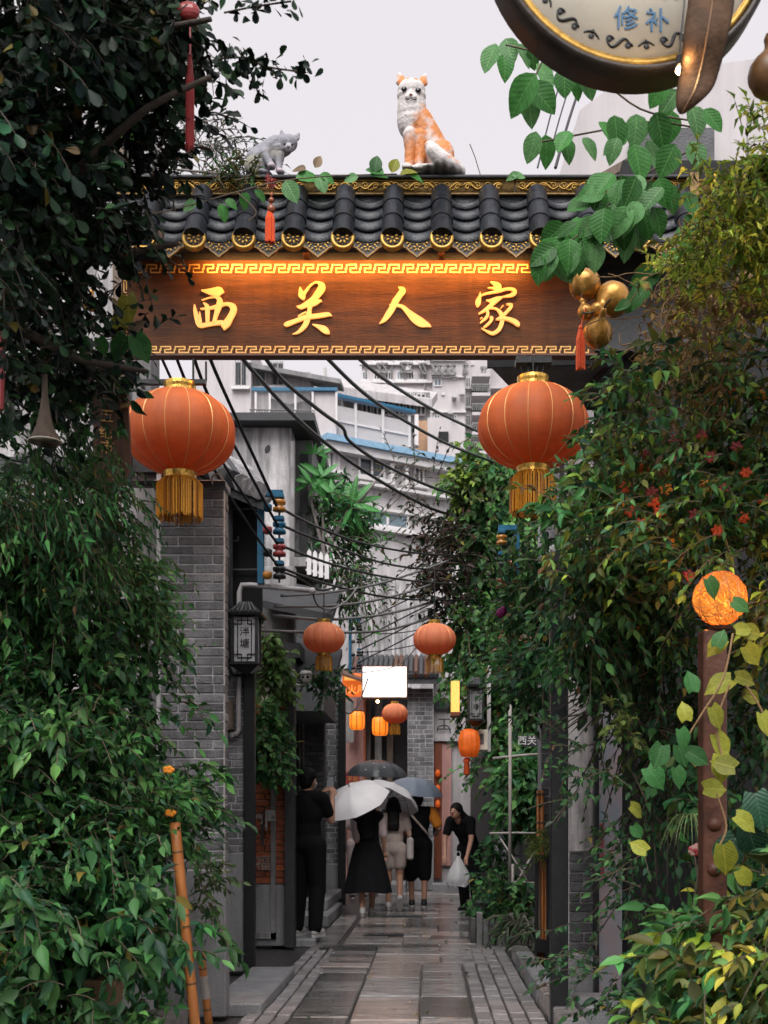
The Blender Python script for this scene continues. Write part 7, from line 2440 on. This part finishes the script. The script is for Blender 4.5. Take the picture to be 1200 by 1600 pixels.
# flowers as parts of the flowering shrub
for k, (px, py) in enumerate(((968, 728), (978, 762), (1010, 712), (1005, 735), (1035, 735), (1040, 765), (965, 788), (1020, 785), (1095, 680), (1140, 610), (1188, 620), (1085, 805), (1030, 800), (1018, 770), (1075, 900), (1130, 765), (985, 800), (1060, 720), (1110, 715), (1150, 700), (1165, 740), (1100, 760), (1055, 690), (945, 770), (1000, 820), (1120, 830), (1160, 810), (1190, 780), (1045, 850))):
    c = P(px, py, 5.9)
    m = MB()
    cc = R.choice(['insulator_red', 'cloth_orange', 'tassel_red', 'tassel_red'])
    for q in range(6):
        a = q * 1.047 + k
        m.ell(c + Vector((.016 * math.cos(a), -.012, .014 * math.sin(a))), (.018, .009, .011), 8, 5, rot=Matrix.Rotation(-a, 3, 'Y'))
    m.ell(c + Vector((0, -.016, 0)), (.008, .012, .008), 8, 5)
    m.build('flower', cc, FLW, smooth=True)
rs_ = thing('pink_rose', 'pink and red rose bloom beside the rusty lamp post', 'flower', P(1083, 1330, 5.9))
for q in range(9):
    a = q * .9
    r_ = .006 + .0022 * q
    MB().ell(P(1083, 1328, 5.9) + Vector((r_ * math.cos(a), -.012 + .001 * q, r_ * math.sin(a))), (.014, .006, .013), 8, 6, rot=Matrix.Rotation(-a, 3, 'Y')).build('petal', 'plaster_pink' if q % 3 else 'insulator_red', rs_, smooth=True)
MB().tube([P(1085, 1335, 5.9), P(1090, 1370, 5.9), P(1082, 1420, 5.9)], .004, 5).build('stem', 'twig', rs_)
mg_ = thing('bougainvillea', 'magenta blossoms in the creeper by the right insulator rack', 'flower', P(850, 940, 10.2))
for px, py in ((786, 955), (782, 958), (897, 913), (852, 940), (848, 946), (858, 944)):
    MB().ell(P(px, py, 10.2), (.035, .02, .04), 8, 6).build('blossom', 'petal_magenta' if 'petal_magenta' in MATS else 'insulator_red', mg_, smooth=True)

# spider plant
sp_ = thing('spider_plant', 'striped spider plant with arching thin leaves beside the rusty post', 'plant', P(1070, 1290, 5.9))
for k in range(26):
    a = R.uniform(0, 2 * math.pi)
    L_ = R.uniform(.12, .2)
    c = P(1078, 1278, 5.9)
    pts = [c + Vector((math.cos(a) * L_ * t, math.sin(a) * L_ * t, .9 * L_ * t - 1.7 * L_ * t * t)) for t in (0, .2, .4, .6, .8, 1)]
    vs = []
    for i, p in enumerate(pts):
        w = .006 * (1 - i / 5.3)
        sd = Vector((-math.sin(a), math.cos(a), .3)).normalized() * w
        vs += [p - sd, p + Vector((0, 0, -.002)), p + sd]
    fs = []
    for i in range(5):
        fs += [(i * 3, i * 3 + 1, i * 3 + 4, i * 3 + 3), (i * 3 + 1, i * 3 + 2, i * 3 + 5, i * 3 + 4)]
    MB().add(vs, fs).build('leaf', 'spider_leaf', sp_, smooth=True)


# ================================================================== SINGLE LARGE LEAVES
def big_leaf_mesh(kind, L, mat, curve=.25, fold=.12, wr=.75):
    rows = 8
    vs, fs = [], []
    for i in range(rows + 1):
        t = i / rows
        if kind == 'heart':
            w = (math.sin(math.pi * min(1, (t * .80 + .16))) ** .75) * (1 - t ** 5)
        else:
            w = math.sin(math.pi * t ** .85) ** .8
        w *= wr * .5
        if i == rows: w = 0.004
        back = -.12 * (1 - t * 4) if kind == 'heart' and t < .25 else 0
        for sx in (-1, -.5, 0, .5, 1):
            y = t + (back * abs(sx) if kind == 'heart' else 0)
            z = fold * abs(sx) * w - curve * t * t + .012 * math.sin(t * 20 + sx) * abs(sx)
            vs.append((sx * w * L, y * L, z * L))
    for i in range(rows):
        for j in range(4):
            fs.append((i * 5 + j, i * 5 + j + 1, (i + 1) * 5 + j + 1, (i + 1) * 5 + j))
    return MB().add(vs, fs).mesh('leaf', mat, True)


def veined(name, col, rough=.42, trans=.36, spec=.25, rand=.35):
    """leaf blade with paler midrib and side veins drawn from the leaf's own coordinates"""
    m = M(name, col, rough, .28, 5, rand=rand, trans=trans, spec=spec, objc=True)
    nt = m.node_tree
    N, L = nt.nodes, nt.links
    b = N['Principled BSDF']
    src = b.inputs['Base Color'].links[0].from_socket
    tc = N.new('ShaderNodeTexCoord')
    sx = N.new('ShaderNodeSeparateXYZ')
    L.new(tc.outputs['Object'], sx.inputs[0])

    def mth(op, a, c=None):
        n = N.new('ShaderNodeMath')
        n.operation = op
        for i, v in enumerate((a, c)):
            if v is None: continue
            if isinstance(v, (int, float)): n.inputs[i].default_value = v
            else: L.new(v, n.inputs[i])
        return n.outputs[0]
    ax = mth('ABSOLUTE', sx.outputs[0])
    mid = mth('LESS_THAN', ax, .012)
    w = mth('SINE', mth('MULTIPLY', mth('SUBTRACT', sx.outputs[1], mth('MULTIPLY', ax, .75)), 52.0))
    vein = mth('GREATER_THAN', w, .93)
    f = mth('MAXIMUM', mid, mth('MULTIPLY', vein, .55))
    mx = N.new('ShaderNodeMix')
    mx.data_type = 'RGBA'
    L.new(mth('MULTIPLY', f, .5), mx.inputs[0])
    L.new(src, mx.inputs[6])
    mx.inputs[7].default_value = (min(1, col[0] * 2.4 + .05), min(1, col[1] * 1.9 + .05), min(1, col[2] * 2.0 + .03), 1)
    L.new(mx.outputs[2], b.inputs['Base Color'])
    for n in N:
        if n.type == 'BSDF_TRANSLUCENT': L.new(mx.outputs[2], n.inputs['Color'])
    bp = N.new('ShaderNodeBump')
    bp.inputs['Strength'].default_value = .35
    L.new(w, bp.inputs['Height'])
    L.new(bp.outputs[0], b.inputs['Normal'])


veined('vine_leaf', (.055, .20, .045), rand=.45)
veined('vine_leaf_pale', (.125, .30, .11))
veined('heart_leaf', (.26, .28, .035))
veined('heart_leaf_green', (.045, .16, .045))
veined('dark_leaf', (.012, .050, .026), .3, .1, .35)
veined('wood_leaf', (.22, .16, .10), .6, .2)
_bl = {}


def leaf_at(parent, px, py, Y, lpx, ang, mat='vine_leaf', kind='oval', face=.35, wr=.72, name='leaf'):
    """base of the leaf at a point of its stem, pointing at angle ang in the picture plane (0 = down), blade turned to the light"""
    k = (kind, mat, round(wr, 2), R.randint(0, 2))
    if k not in _bl:
        _bl[k] = big_leaf_mesh(kind, 1.0, mat, R.uniform(.1, .4), R.uniform(.1, .35), wr)
    L = lpx * Y / F
    a = math.radians(ang)
    d = Vector((math.sin(a), R.uniform(-.25, .25), -math.cos(a))).normalized()
    n = Vector((R.uniform(-.4, .4), -1, face + R.uniform(-.35, .35)))
    sd = d.cross(n).normalized()
    n = sd.cross(d).normalized()
    m = Matrix((sd, d, n)).transposed().to_4x4()
    return obj(name, _bl[k], parent, Matrix.Translation(P(px, py, Y)) @ m @ Matrix.Scale(L, 4))


vn = thing('heart_leaf_vine', 'vine with large bright green leaves hanging over the right roof end', 'vine', P(1000, 250, 6.4))
for pts in ([(1090, 190, 6.4), (1000, 170, 6.35), (920, 110, 6.3), (850, 85, 6.3), (790, 70, 6.3)], [(850, 90, 6.3), (830, 130, 6.3), (810, 145, 6.3)], [(1090, 200, 6.4), (1020, 190, 6.4), (960, 200, 6.4), (880, 215, 6.4), (830, 225, 6.4)],
            [(1090, 230, 6.4), (1020, 265, 6.4), (960, 310, 6.35), (900, 370, 6.3), (835, 410, 6.3)], [(1060, 240, 6.4), (1000, 300, 6.4), (970, 360, 6.35)], [(1110, 420, 6.4), (1060, 400, 6.4), (1020, 440, 6.4), (985, 480, 6.4)]):
    MB().tube(smooth_path([P(*p) for p in pts], 5), .005, 5).build('stem', 'twig', vn, smooth=True)
LV = [(775, 68, 48, -25), (790, 60, 46, 15), (806, 68, 42, 40), (788, 85, 42, 5), (830, 74, 32, 10), (838, 100, 46, 50), (838, 115, 70, -40), (822, 140, 55, 15), (826, 130, 62, 45), (812, 140, 36, 10), (882, 105, 46, 0), (898, 98, 36, 60), (908, 105, 52, 25), (895, 120, 36, 20), (1040, 125, 44, -30), (1060, 140, 46, -40), (838, 205, 46, -15), (852, 210, 48, 10), (880, 212, 44, 20), (890, 205, 42, -30), (935, 190, 50, 40), (960, 180, 52, 10), (995, 178, 50, 0), (1025, 175, 56, 15), (1050, 172, 52, -10), (1080, 165, 50, 20), (1100, 170, 46, 40), (990, 225, 62, 15), (1012, 218, 52, 25), (980, 215, 46, -60), (1055, 225, 56, -25), (1080, 220, 50, 20), (965, 215, 40, -20), (910, 215, 40, 40)]
for px, py, l, a in LV:
    leaf_at(vn, px, py, R.uniform(6.15, 6.45), l * .98, a, R.choice(('vine_leaf', 'vine_leaf', 'vine_leaf_pale')), wr=R.uniform(.62, .8))
cl = scatter([(905, 280), (960, 268), (1040, 262), (1060, 300), (1000, 340), (985, 375), (940, 385), (900, 410), (850, 415), (825, 395), (850, 365), (905, 330)], 74, 6.15, 6.45)
for p in cl:
    px, py = CX + p[0] * F / 6.3, CY - (p[2] - HC) * F / 6.3
    leaf_at(vn, px, py, p[1], R.uniform(34, 54), R.gauss(-25, 32), R.choice(('vine_leaf', 'vine_leaf', 'vine_leaf_pale')), wr=R.uniform(.6, .78))
for px, py, l, a in ((1060, 355, 44, 30), (1070, 395, 50, -60), (1050, 410, 46, -80), (1035, 420, 52, -70), (1015, 440, 48, -40), (1005, 455, 40, -45), (985, 470, 26, -60), (1080, 440, 40, 10), (1070, 300, 44, 20), (1088, 330, 40, -20)):
    leaf_at(vn, px, py, 6.35, l, a, 'vine_leaf')
leaf_at(vn, 985, 476, 6.35, 26, -80, 'vine_leaf_pale', wr=.8)
# vine over the ridge
rv = thing('ridge_vine', 'thin vine with green leaves trailing over the ridge below the cats', 'vine', P(480, 275, 7.75))
for pts in ([(235, 335, 7.6), (300, 320, 7.6), (370, 300, 7.6), (440, 283, 7.62), (520, 275, 7.9), (620, 272, 7.95)], [(370, 300, 7.6), (400, 330, 7.6), (388, 345, 7.6)]):
    MB().tube(smooth_path([P(*p) for p in pts], 5), .004, 5).build('stem', 'twig', rv)
for px, py, l, a, mm in ((345, 318, 32, 20, 'vine_leaf'), (352, 312, 26, 60, 'vine_leaf'), (308, 318, 32, -80, 'vine_leaf_pale'), (385, 300, 30, -15, 'vine_leaf'), (398, 296, 28, 50, 'vine_leaf'), (462, 278, 44, 100, 'vine_leaf'), (446, 282, 46, 28, 'vine_leaf_pale'), (498, 275, 36, 20, 'vine_leaf_pale'), (500, 272, 30, 70, 'vine_leaf'), (478, 265, 30, -110, 'wood_leaf'), (492, 262, 24, 150, 'wood_leaf'), (578, 274, 34, 100, 'vine_leaf'), (585, 270, 34, 170, 'heart_leaf_green'), (600, 272, 36, -110, 'vine_leaf'), (625, 273, 34, 110, 'heart_leaf'), (640, 274, 28, 80, 'vine_leaf'), (612, 270, 30, 160, 'heart_leaf'), (560, 276, 28, -80, 'vine_leaf_pale'), (800, 274, 26, 90, 'vine_leaf_pale'), (812, 273, 26, -80, 'vine_leaf_pale')):
    leaf_at(rv, px, py, 7.6 if px < 450 else 7.92, l * .85, a, mm, face=.5)
shrub('ridge_moss', 'scrubby green and brown growth round the grey cat statue', 'plant', [(330, 282), (345, 262), (380, 255), (400, 262), (415, 280), (400, 292), (360, 290)], 70, 7.85, 8.15, (-.1, -.2, .3), .10, 6, .035, .5, OL + MG[:2] + [(.10, .09, .05)], 'ovate', 'leaf_matt', base=P(375, 282, 8.0))
for px, py, dx in ((738, 232, 16), (735, 228, 10)):
    pass
MB().tube([P(752, 278, 8.1), P(742, 245, 8.1), P(734, 225, 8.1)], .003, 4).build('dry_stalk', 'twig', None, label='thin dry stalk standing on the ridge right of the orange cat', cat='twig')

# heart leaves round the rusty post
hv = thing('pothos_vine', 'vine with yellow-green heart leaves climbing round the rusty post', 'vine', P(1110, 1200, 5.9))
for pts in ([(1075, 1150, 5.2), (1100, 1110, 5.2), (1130, 1060, 5.2), (1145, 990, 5.25)], [(1140, 1070, 5.2), (1120, 1130, 5.2), (1130, 1190, 5.2)], [(1165, 1070, 5.2), (1190, 1110, 5.2), (1200, 1150, 5.2)], [(1125, 1320, 5.2), (1135, 1290, 5.2), (1120, 1240, 5.2)]):
    MB().tube(smooth_path([P(*p) for p in pts], 5), .0045, 5).build('stem', 'twig_dry', hv)
for px, py, l, a, mm in ((1142, 1062, 44, -70, 'heart_leaf'), (1150, 1058, 34, 80, 'heart_leaf'), (1112, 1105, 40, 30, 'heart_leaf'), (1082, 1080, 34, 190, 'heart_leaf_green'), (1165, 1085, 28, 70, 'heart_leaf'), (1118, 1148, 44, 30, 'heart_leaf'), (1062, 1140, 34, 20, 'heart_leaf_green'), (1072, 1125, 30, 190, 'heart_leaf'), (1125, 1180, 44, 10, 'heart_leaf'), (1035, 1165, 40, -20, 'heart_leaf_green'), (1060, 1165, 36, 20, 'heart_leaf_green'), (1075, 1175, 38, 60, 'heart_leaf_green'), (1190, 1115, 40, 20, 'heart_leaf'), (1148, 1200, 40, -110, 'heart_leaf'), (1100, 1232, 40, 90, 'heart_leaf'), (1012, 1200, 42, 40, 'heart_leaf_green'), (1055, 1200, 34, 20, 'heart_leaf_green'), (985, 1260, 30, 60, 'heart_leaf'), (990, 1290, 24, 30, 'heart_leaf_green'), (1150, 1275, 40, 60, 'heart_leaf'), (1170, 1265, 46, -10, 'heart_leaf_green'), (1130, 1320, 50, 10, 'heart_leaf'), (1168, 1290, 60, 20, 'dark_leaf'), (1180, 1240, 60, 10, 'dark_leaf'), (1150, 1310, 60, -30, 'dark_leaf'), (1155, 1360, 34, 40, 'heart_leaf'), (1010, 1330, 30, -120, 'heart_leaf'), (1130, 1000, 34, -50, 'heart_leaf'), (1165, 1010, 38, 40, 'heart_leaf'), (1120, 1010, 30, 160, 'heart_leaf_green'), (1150, 985, 30, 100, 'heart_leaf'), (1105, 905, 34, 30, 'heart_leaf_green'), (1145, 940, 30, 60, 'vine_leaf'), (1160, 985, 34, 80, 'heart_leaf')):
    leaf_at(hv, px, py, R.uniform(5.0, 5.35), l, a, mm, 'heart', wr=.85)
# dark hearts by the left end of the board
dh_ = thing('dark_heart_vine', 'vine of large dark heart leaves at the left end of the board', 'vine', P(130, 490, 6.0))
for px, py, l, a, mm in ((112, 442, 44, 10, 'dark_leaf'), (112, 478, 60, 0, 'dark_leaf'), (199, 462, 46, 5, 'heart_leaf'), (190, 490, 40, -10, 'heart_leaf'), (198, 525, 46, -25, 'heart_leaf_green'), (212, 525, 44, 25, 'heart_leaf_green'), (140, 530, 30, -30, 'heart_leaf_green'), (155, 528, 28, 20, 'vine_leaf'), (72, 645, 40, -30, 'heart_leaf_green'), (60, 650, 40, 15, 'heart_leaf_green'), (20, 650, 44, -20, 'dark_leaf'), (205, 520, 30, 140, 'wood_leaf'), (165, 560, 36, 60, 'dark_leaf'), (150, 600, 34, -40, 'dark_leaf'), (60, 520, 40, 30, 'dark_leaf')):
    leaf_at(dh_, px, py, R.uniform(5.8, 6.2), l, a, mm, 'heart', wr=.8)
for pts in ([(80, 430, 6.0), (115, 445, 6.0), (150, 520, 6.0), (205, 520, 6.0)], [(40, 600, 6.0), (70, 640, 6.0), (110, 620, 6.0), (150, 560, 6.0)]):
    MB().tube(smooth_path([P(*p) for p in pts], 5), .005, 5).build('stem', 'bark', dh_)
shrub('dark_undergrowth', 'dark tangled leaves between the name board and the left lantern', 'shrub', [(-20, 540), (60, 520), (120, 520), (180, 545), (185, 570), (150, 590), (100, 600), (30, 610), (-20, 690)], 170, 6.0, 7.0, (.5, -.2, -.3), .2, 6, .062, .5, TW + DG[:2], 'ovate', 'leaf_dark', base=(-2.2, 6.5, 3), loose=420)

# --- plants down the lane
CR = shrub('wall_creeper', 'green creeper covering the tall house wall on the right of the lane', 'creeper', [(712, 800), (718, 760), (742, 720), (770, 708), (800, 720), (880, 745), (880, 1000), (850, 1080), (850, 1190), (760, 1200), (748, 1130), (735, 1080), (722, 1000), (722, 900)], 1700, 15.9, 16.75, (-.05, -.5, -.7), .28, 7, .088, .78, MG + MG[2:] + [(.16, .33, .10)], 'ovate', 'leaf', .5, .9, .006, base=(1.3, 16.8, 0), loose=3800)
shrub('pale_creeper_top', 'yellow-green creeper tips at the top corner of the creeper wall', 'creeper', [(712, 770), (728, 730), (752, 715), (745, 745), (728, 800)], 80, 15.9, 16.3, (-.3, -.4, .1), .3, 7, .10, .7, YG[2:3] + [(.14, .2, .05), (.09, .17, .05)], 'ovate', 'leaf', base=(.6, 16.3, 4.5))
shrub('purple_bush', 'loose dark purple-green bush leaning out of the creeper wall', 'shrub', [(690, 800), (705, 780), (722, 810), (725, 900), (720, 965), (705, 965), (690, 930), (684, 860)], 150, 15.6, 16.6, (-.7, -.3, .1), .42, 8, .10, .42, PU, 'ovate', 'leaf', .4, .9, .007, base=(.5, 16.4, 3))
shrub('hanging_twigs', 'fine bare twigs with few leaves before the white house', 'twigs', [(610, 720), (690, 730), (690, 800), (640, 800)], 26, 16, 17, (-.6, 0, .25), .6, 6, .08, .4, PU + DG[:2], 'ovate', 'leaf', .3, .8, .006, base=(.2, 16.5, 5))
shrub('lane_bush', 'leafy green bush behind the bamboo trellis', 'shrub', [(785, 1240), (790, 1195), (805, 1185), (850, 1190), (850, 1285), (815, 1295), (790, 1280)], 145, 14.3, 15.2, (-.1, -.5, .1), .26, 7, .15, .55, MG + [(.10, .25, .12)], 'ovate', 'leaf', .7, .95, .006, base=(.8, 15, 0), loose=120)
shrub('dark_potted_bush', 'small dark bush low beside the plastic bag', 'shrub', [(762, 1325), (785, 1315), (787, 1400), (767, 1400), (760, 1360)], 60, 14.6, 15.2, (-.2, -.4, .3), .22, 7, .09, .5, DG[:3], 'ovate', 'leaf', base=(.65, 15, 0))
shrub('planter_greens', 'low greenery growing in the tile planter', 'plant', [(740, 1425), (765, 1400), (800, 1390), (835, 1400), (835, 1430), (770, 1432)], 150, 12.7, 13.4, (-.2, -.4, .6), .18, 6, .085, .5, MG[:4] + DG[2:], 'ovate', 'leaf', base=(.8, 13.1, 0))
shrub('planter_grass', 'pale strap leaves spilling beside the bamboo panel', 'plant', [(800, 1440), (840, 1430), (845, 1460), (815, 1465)], 14, 12.0, 12.6, (-.6, -.3, .4), .28, 4, .24, .13, [(.2, .23, .17), (.12, .17, .09)], 'lance', 'leaf', .9, .5, .004, base=(.9, 12.4, 0))
shrub('fern_tuft', 'feathery yellow-green fern tuft on the bamboo panel', 'plant', [(836, 1345), (862, 1330), (862, 1300), (845, 1300), (838, 1320)], 60, 10.4, 10.7, (-.4, -.3, .4), .14, 9, .045, .2, [(.13, .22, .04), (.18, .26, .05)], 'lance', 'leaf_matt', .6, .9, .002, base=(.95, 10.6, 1.0))
shrub('rack_creeper', 'green creeper round the right insulator rack', 'creeper', [(775, 880), (800, 820), (850, 800), (880, 830), (880, 1000), (840, 1010), (815, 1000), (790, 960), (820, 900)], 190, 9.8, 10.7, (-.5, -.3, -.2), .26, 7, .075, .6, MG + DG[2:], 'ovate', 'leaf', .5, .9, .004, base=(1.0, 10.5, 2))
shrub('pier_creeper', 'mixed dark leaves spilling left of the right black post', 'creeper', [(800, 1040), (850, 990), (870, 1040), (850, 1100), (810, 1090)], 90, 9.6, 10.4, (-.6, -.3, -.1), .28, 7, .085, .55, DG + MG[:2], 'ovate', 'leaf', .5, .9, .004, base=(.9, 10, 2))
shrub('rusty_blossoms', 'clusters of faded rusty blossoms in the creeper wall', 'flowers', [(792, 970), (812, 968), (815, 1000), (795, 1050), (785, 1030)], 34, 13.0, 13.5, (0, -.4, .2), .12, 5, .05, .6, [(.26, .10, .07), (.32, .14, .09), (.2, .08, .06)], 'ovate', 'leaf_matt', base=(.85, 13.2, 3))
shrub('shop_creeper', 'glossy creeper cascading beside the shop bay on the left', 'creeper', [(396, 1100), (422, 1085), (436, 1115), (450, 1160), (452, 1195), (436, 1212), (396, 1210)], 145, 11.95, 12.35, (.2, -.5, -.45), .15, 7, .075, .7, MG + [(.16, .28, .12), (.2, .34, .12)], 'ovate', 'leaf', .5, .9, .004, base=(-1.6, 12.3, 2))
shrub('light_vine', 'light green vine hanging above the shop bay', 'creeper', [(412, 985), (434, 985), (440, 1040), (440, 1085), (425, 1080), (415, 1020)], 70, 12.1, 12.45, (.05, -.3, -.8), .22, 6, .10, .7, [(.12, .22, .06), (.16, .27, .08), (.08, .17, .05)], 'ovate', 'leaf', base=(-1.5, 12.4, 3))
shrub('awning_weeds', 'dark weeds growing on the awning by the lantern', 'plant', [(470, 1050), (520, 1040), (525, 1080), (500, 1090)], 40, 12.4, 12.9, (.3, -.4, -.2), .18, 6, .08, .4, DG[:3], 'ovate', 'leaf', base=(-1.2, 12.6, 2.8))
shrub('balcony_bush', 'green bush behind the white picket fence', 'shrub', [(478, 850), (500, 800), (540, 770), (575, 820), (580, 900), (545, 920), (520, 890), (500, 850)], 190, 15.2, 16.0, (.2, -.4, .1), .34, 7, .10, .4, DG[1:] + MG[:3], 'ovate', 'leaf', .6, .9, .006, base=(-1.2, 15.6, 3.6), loose=300)
shrub('rack_weeds', 'loose weeds hanging below the balcony bush', 'shrub', [(520, 880), (580, 880), (590, 930), (550, 945)], 30, 15.2, 16, (.2, 0, -.5), .5, 6, .08, .3, DG + PU, 'ovate', 'leaf', base=(-1, 15.6, 3.2))
fg_ = thing('frangipani', 'frangipani plant with fans of long leaves above the picket fence', 'plant', P(530, 850, 15.3))
woody(fg_, [[(505, 905, 15.3), (520, 840, 15.3), (545, 795, 15.3)], [(505, 905, 15.4), (505, 820, 15.4), (500, 745, 15.4)], [(510, 880, 15.4), (490, 800, 15.4), (482, 760, 15.4)], [(520, 840, 15.3), (565, 780, 15.2), (600, 735, 15.2)]], .03, 'twig_grey')
veined('frangipani_leaf', (.055, .22, .055), .36, .25)
for cx_, cy_, n_, l in ((550, 790, 15, 50), (502, 745, 13, 38), (485, 755, 10, 34), (522, 772, 12, 40), (492, 708, 8, 28)):
    for k in range(n_):
        leaf_at(fg_, cx_ + R.uniform(-3, 3), cy_ + R.uniform(-3, 3), 15.2 + R.uniform(-.2, .2), l * R.uniform(.7, 1.1), 180 + (k - n_ / 2) * 26 + R.uniform(-10, 10), 'frangipani_leaf', 'oval', wr=.24)

# tile planter, pots, trellis
pl_ = thing('tile_planter', 'low planter edged with upright grey tiles at the right of the lane', 'planter', (.8, 13.1, 0))
MB().box(.50, 1.2, 12.85, 13.5, -.03, .22).build('soil', 'wet_ground', pl_)
for i in range(11):
    x = .49 + i * .066
    h_ = R.uniform(.24, .34)
    MB().cbox(x, x + .06, 12.76 + R.uniform(-.01, .02), 12.84, -.02, h_, .008).build('edging_tile', R.choice(('brick', 'concrete', 'stone', 'plaster')), pl_)
for i in range(6):
    y = 12.86 + i * .11
    MB().cbox(.43, .488, y, y + .1, -.02, R.uniform(.24, .32), .008).build('edging_tile', R.choice(('brick', 'concrete', 'stone_dark')), pl_)
po_ = thing('flower_pot', 'dark glazed pot behind the tile planter', 'pot', P(750, 1425, 14.6))
MB().lathe([(.10, 0), (.13, .05), (.17, .3), (.18, .34), (.16, .345)], 20, (XX(752, 14.6), 14.6, 0)).build('pot_body', 'pot_dark', po_, smooth=True)
tl = thing('bamboo_trellis', 'pale bamboo trellis standing in front of the creeper wall', 'trellis', (XX(796, 13.6), 13.6, 0))
for a, b, r_ in (((797, 1060), (796, 1430), .020), ((765, 1302), (842, 1302), .012), ((770, 1185), (845, 1178), .014), ((762, 1078), (805, 1078), .012), ((782, 1310), (835, 1395), .010), ((835, 1330), (798, 1395), .012), ((790, 1378), (840, 1380), .010), ((801, 1350), (800, 1420), .016)):
    q0, q1 = P(*a, 13.6), P(*b, 13.6)
    MB().tube([q0, q0.lerp(q1, .5) + Vector((.004, 0, .004)), q1], r_, 8).build('cane', 'bamboo_grey', tl, smooth=True)

# fallen leaves on the wet stones
n_ = 90
xy = np.stack([NR.uniform(-1.1, .75, n_), 7.5 + NR.random(n_) ** 1.4 * 9, np.full(n_, .012)], 1)
ll = thing('leaf_litter', 'few small fallen leaves scattered on the wet paving', 'leaf litter', (0, 9, 0), kind='stuff')
obj('leaves', leaf_mesh('leaves', xy, NR.normal(0, 1, (n_, 3)) * [1, 1, .05], np.tile([0, 0, 1.0], (n_, 1)), .04 * NR.uniform(.5, 1.2, n_), .5, pal(n_, DRY + DG[:2]), 'ovate', 'leaf_matt'), ll)
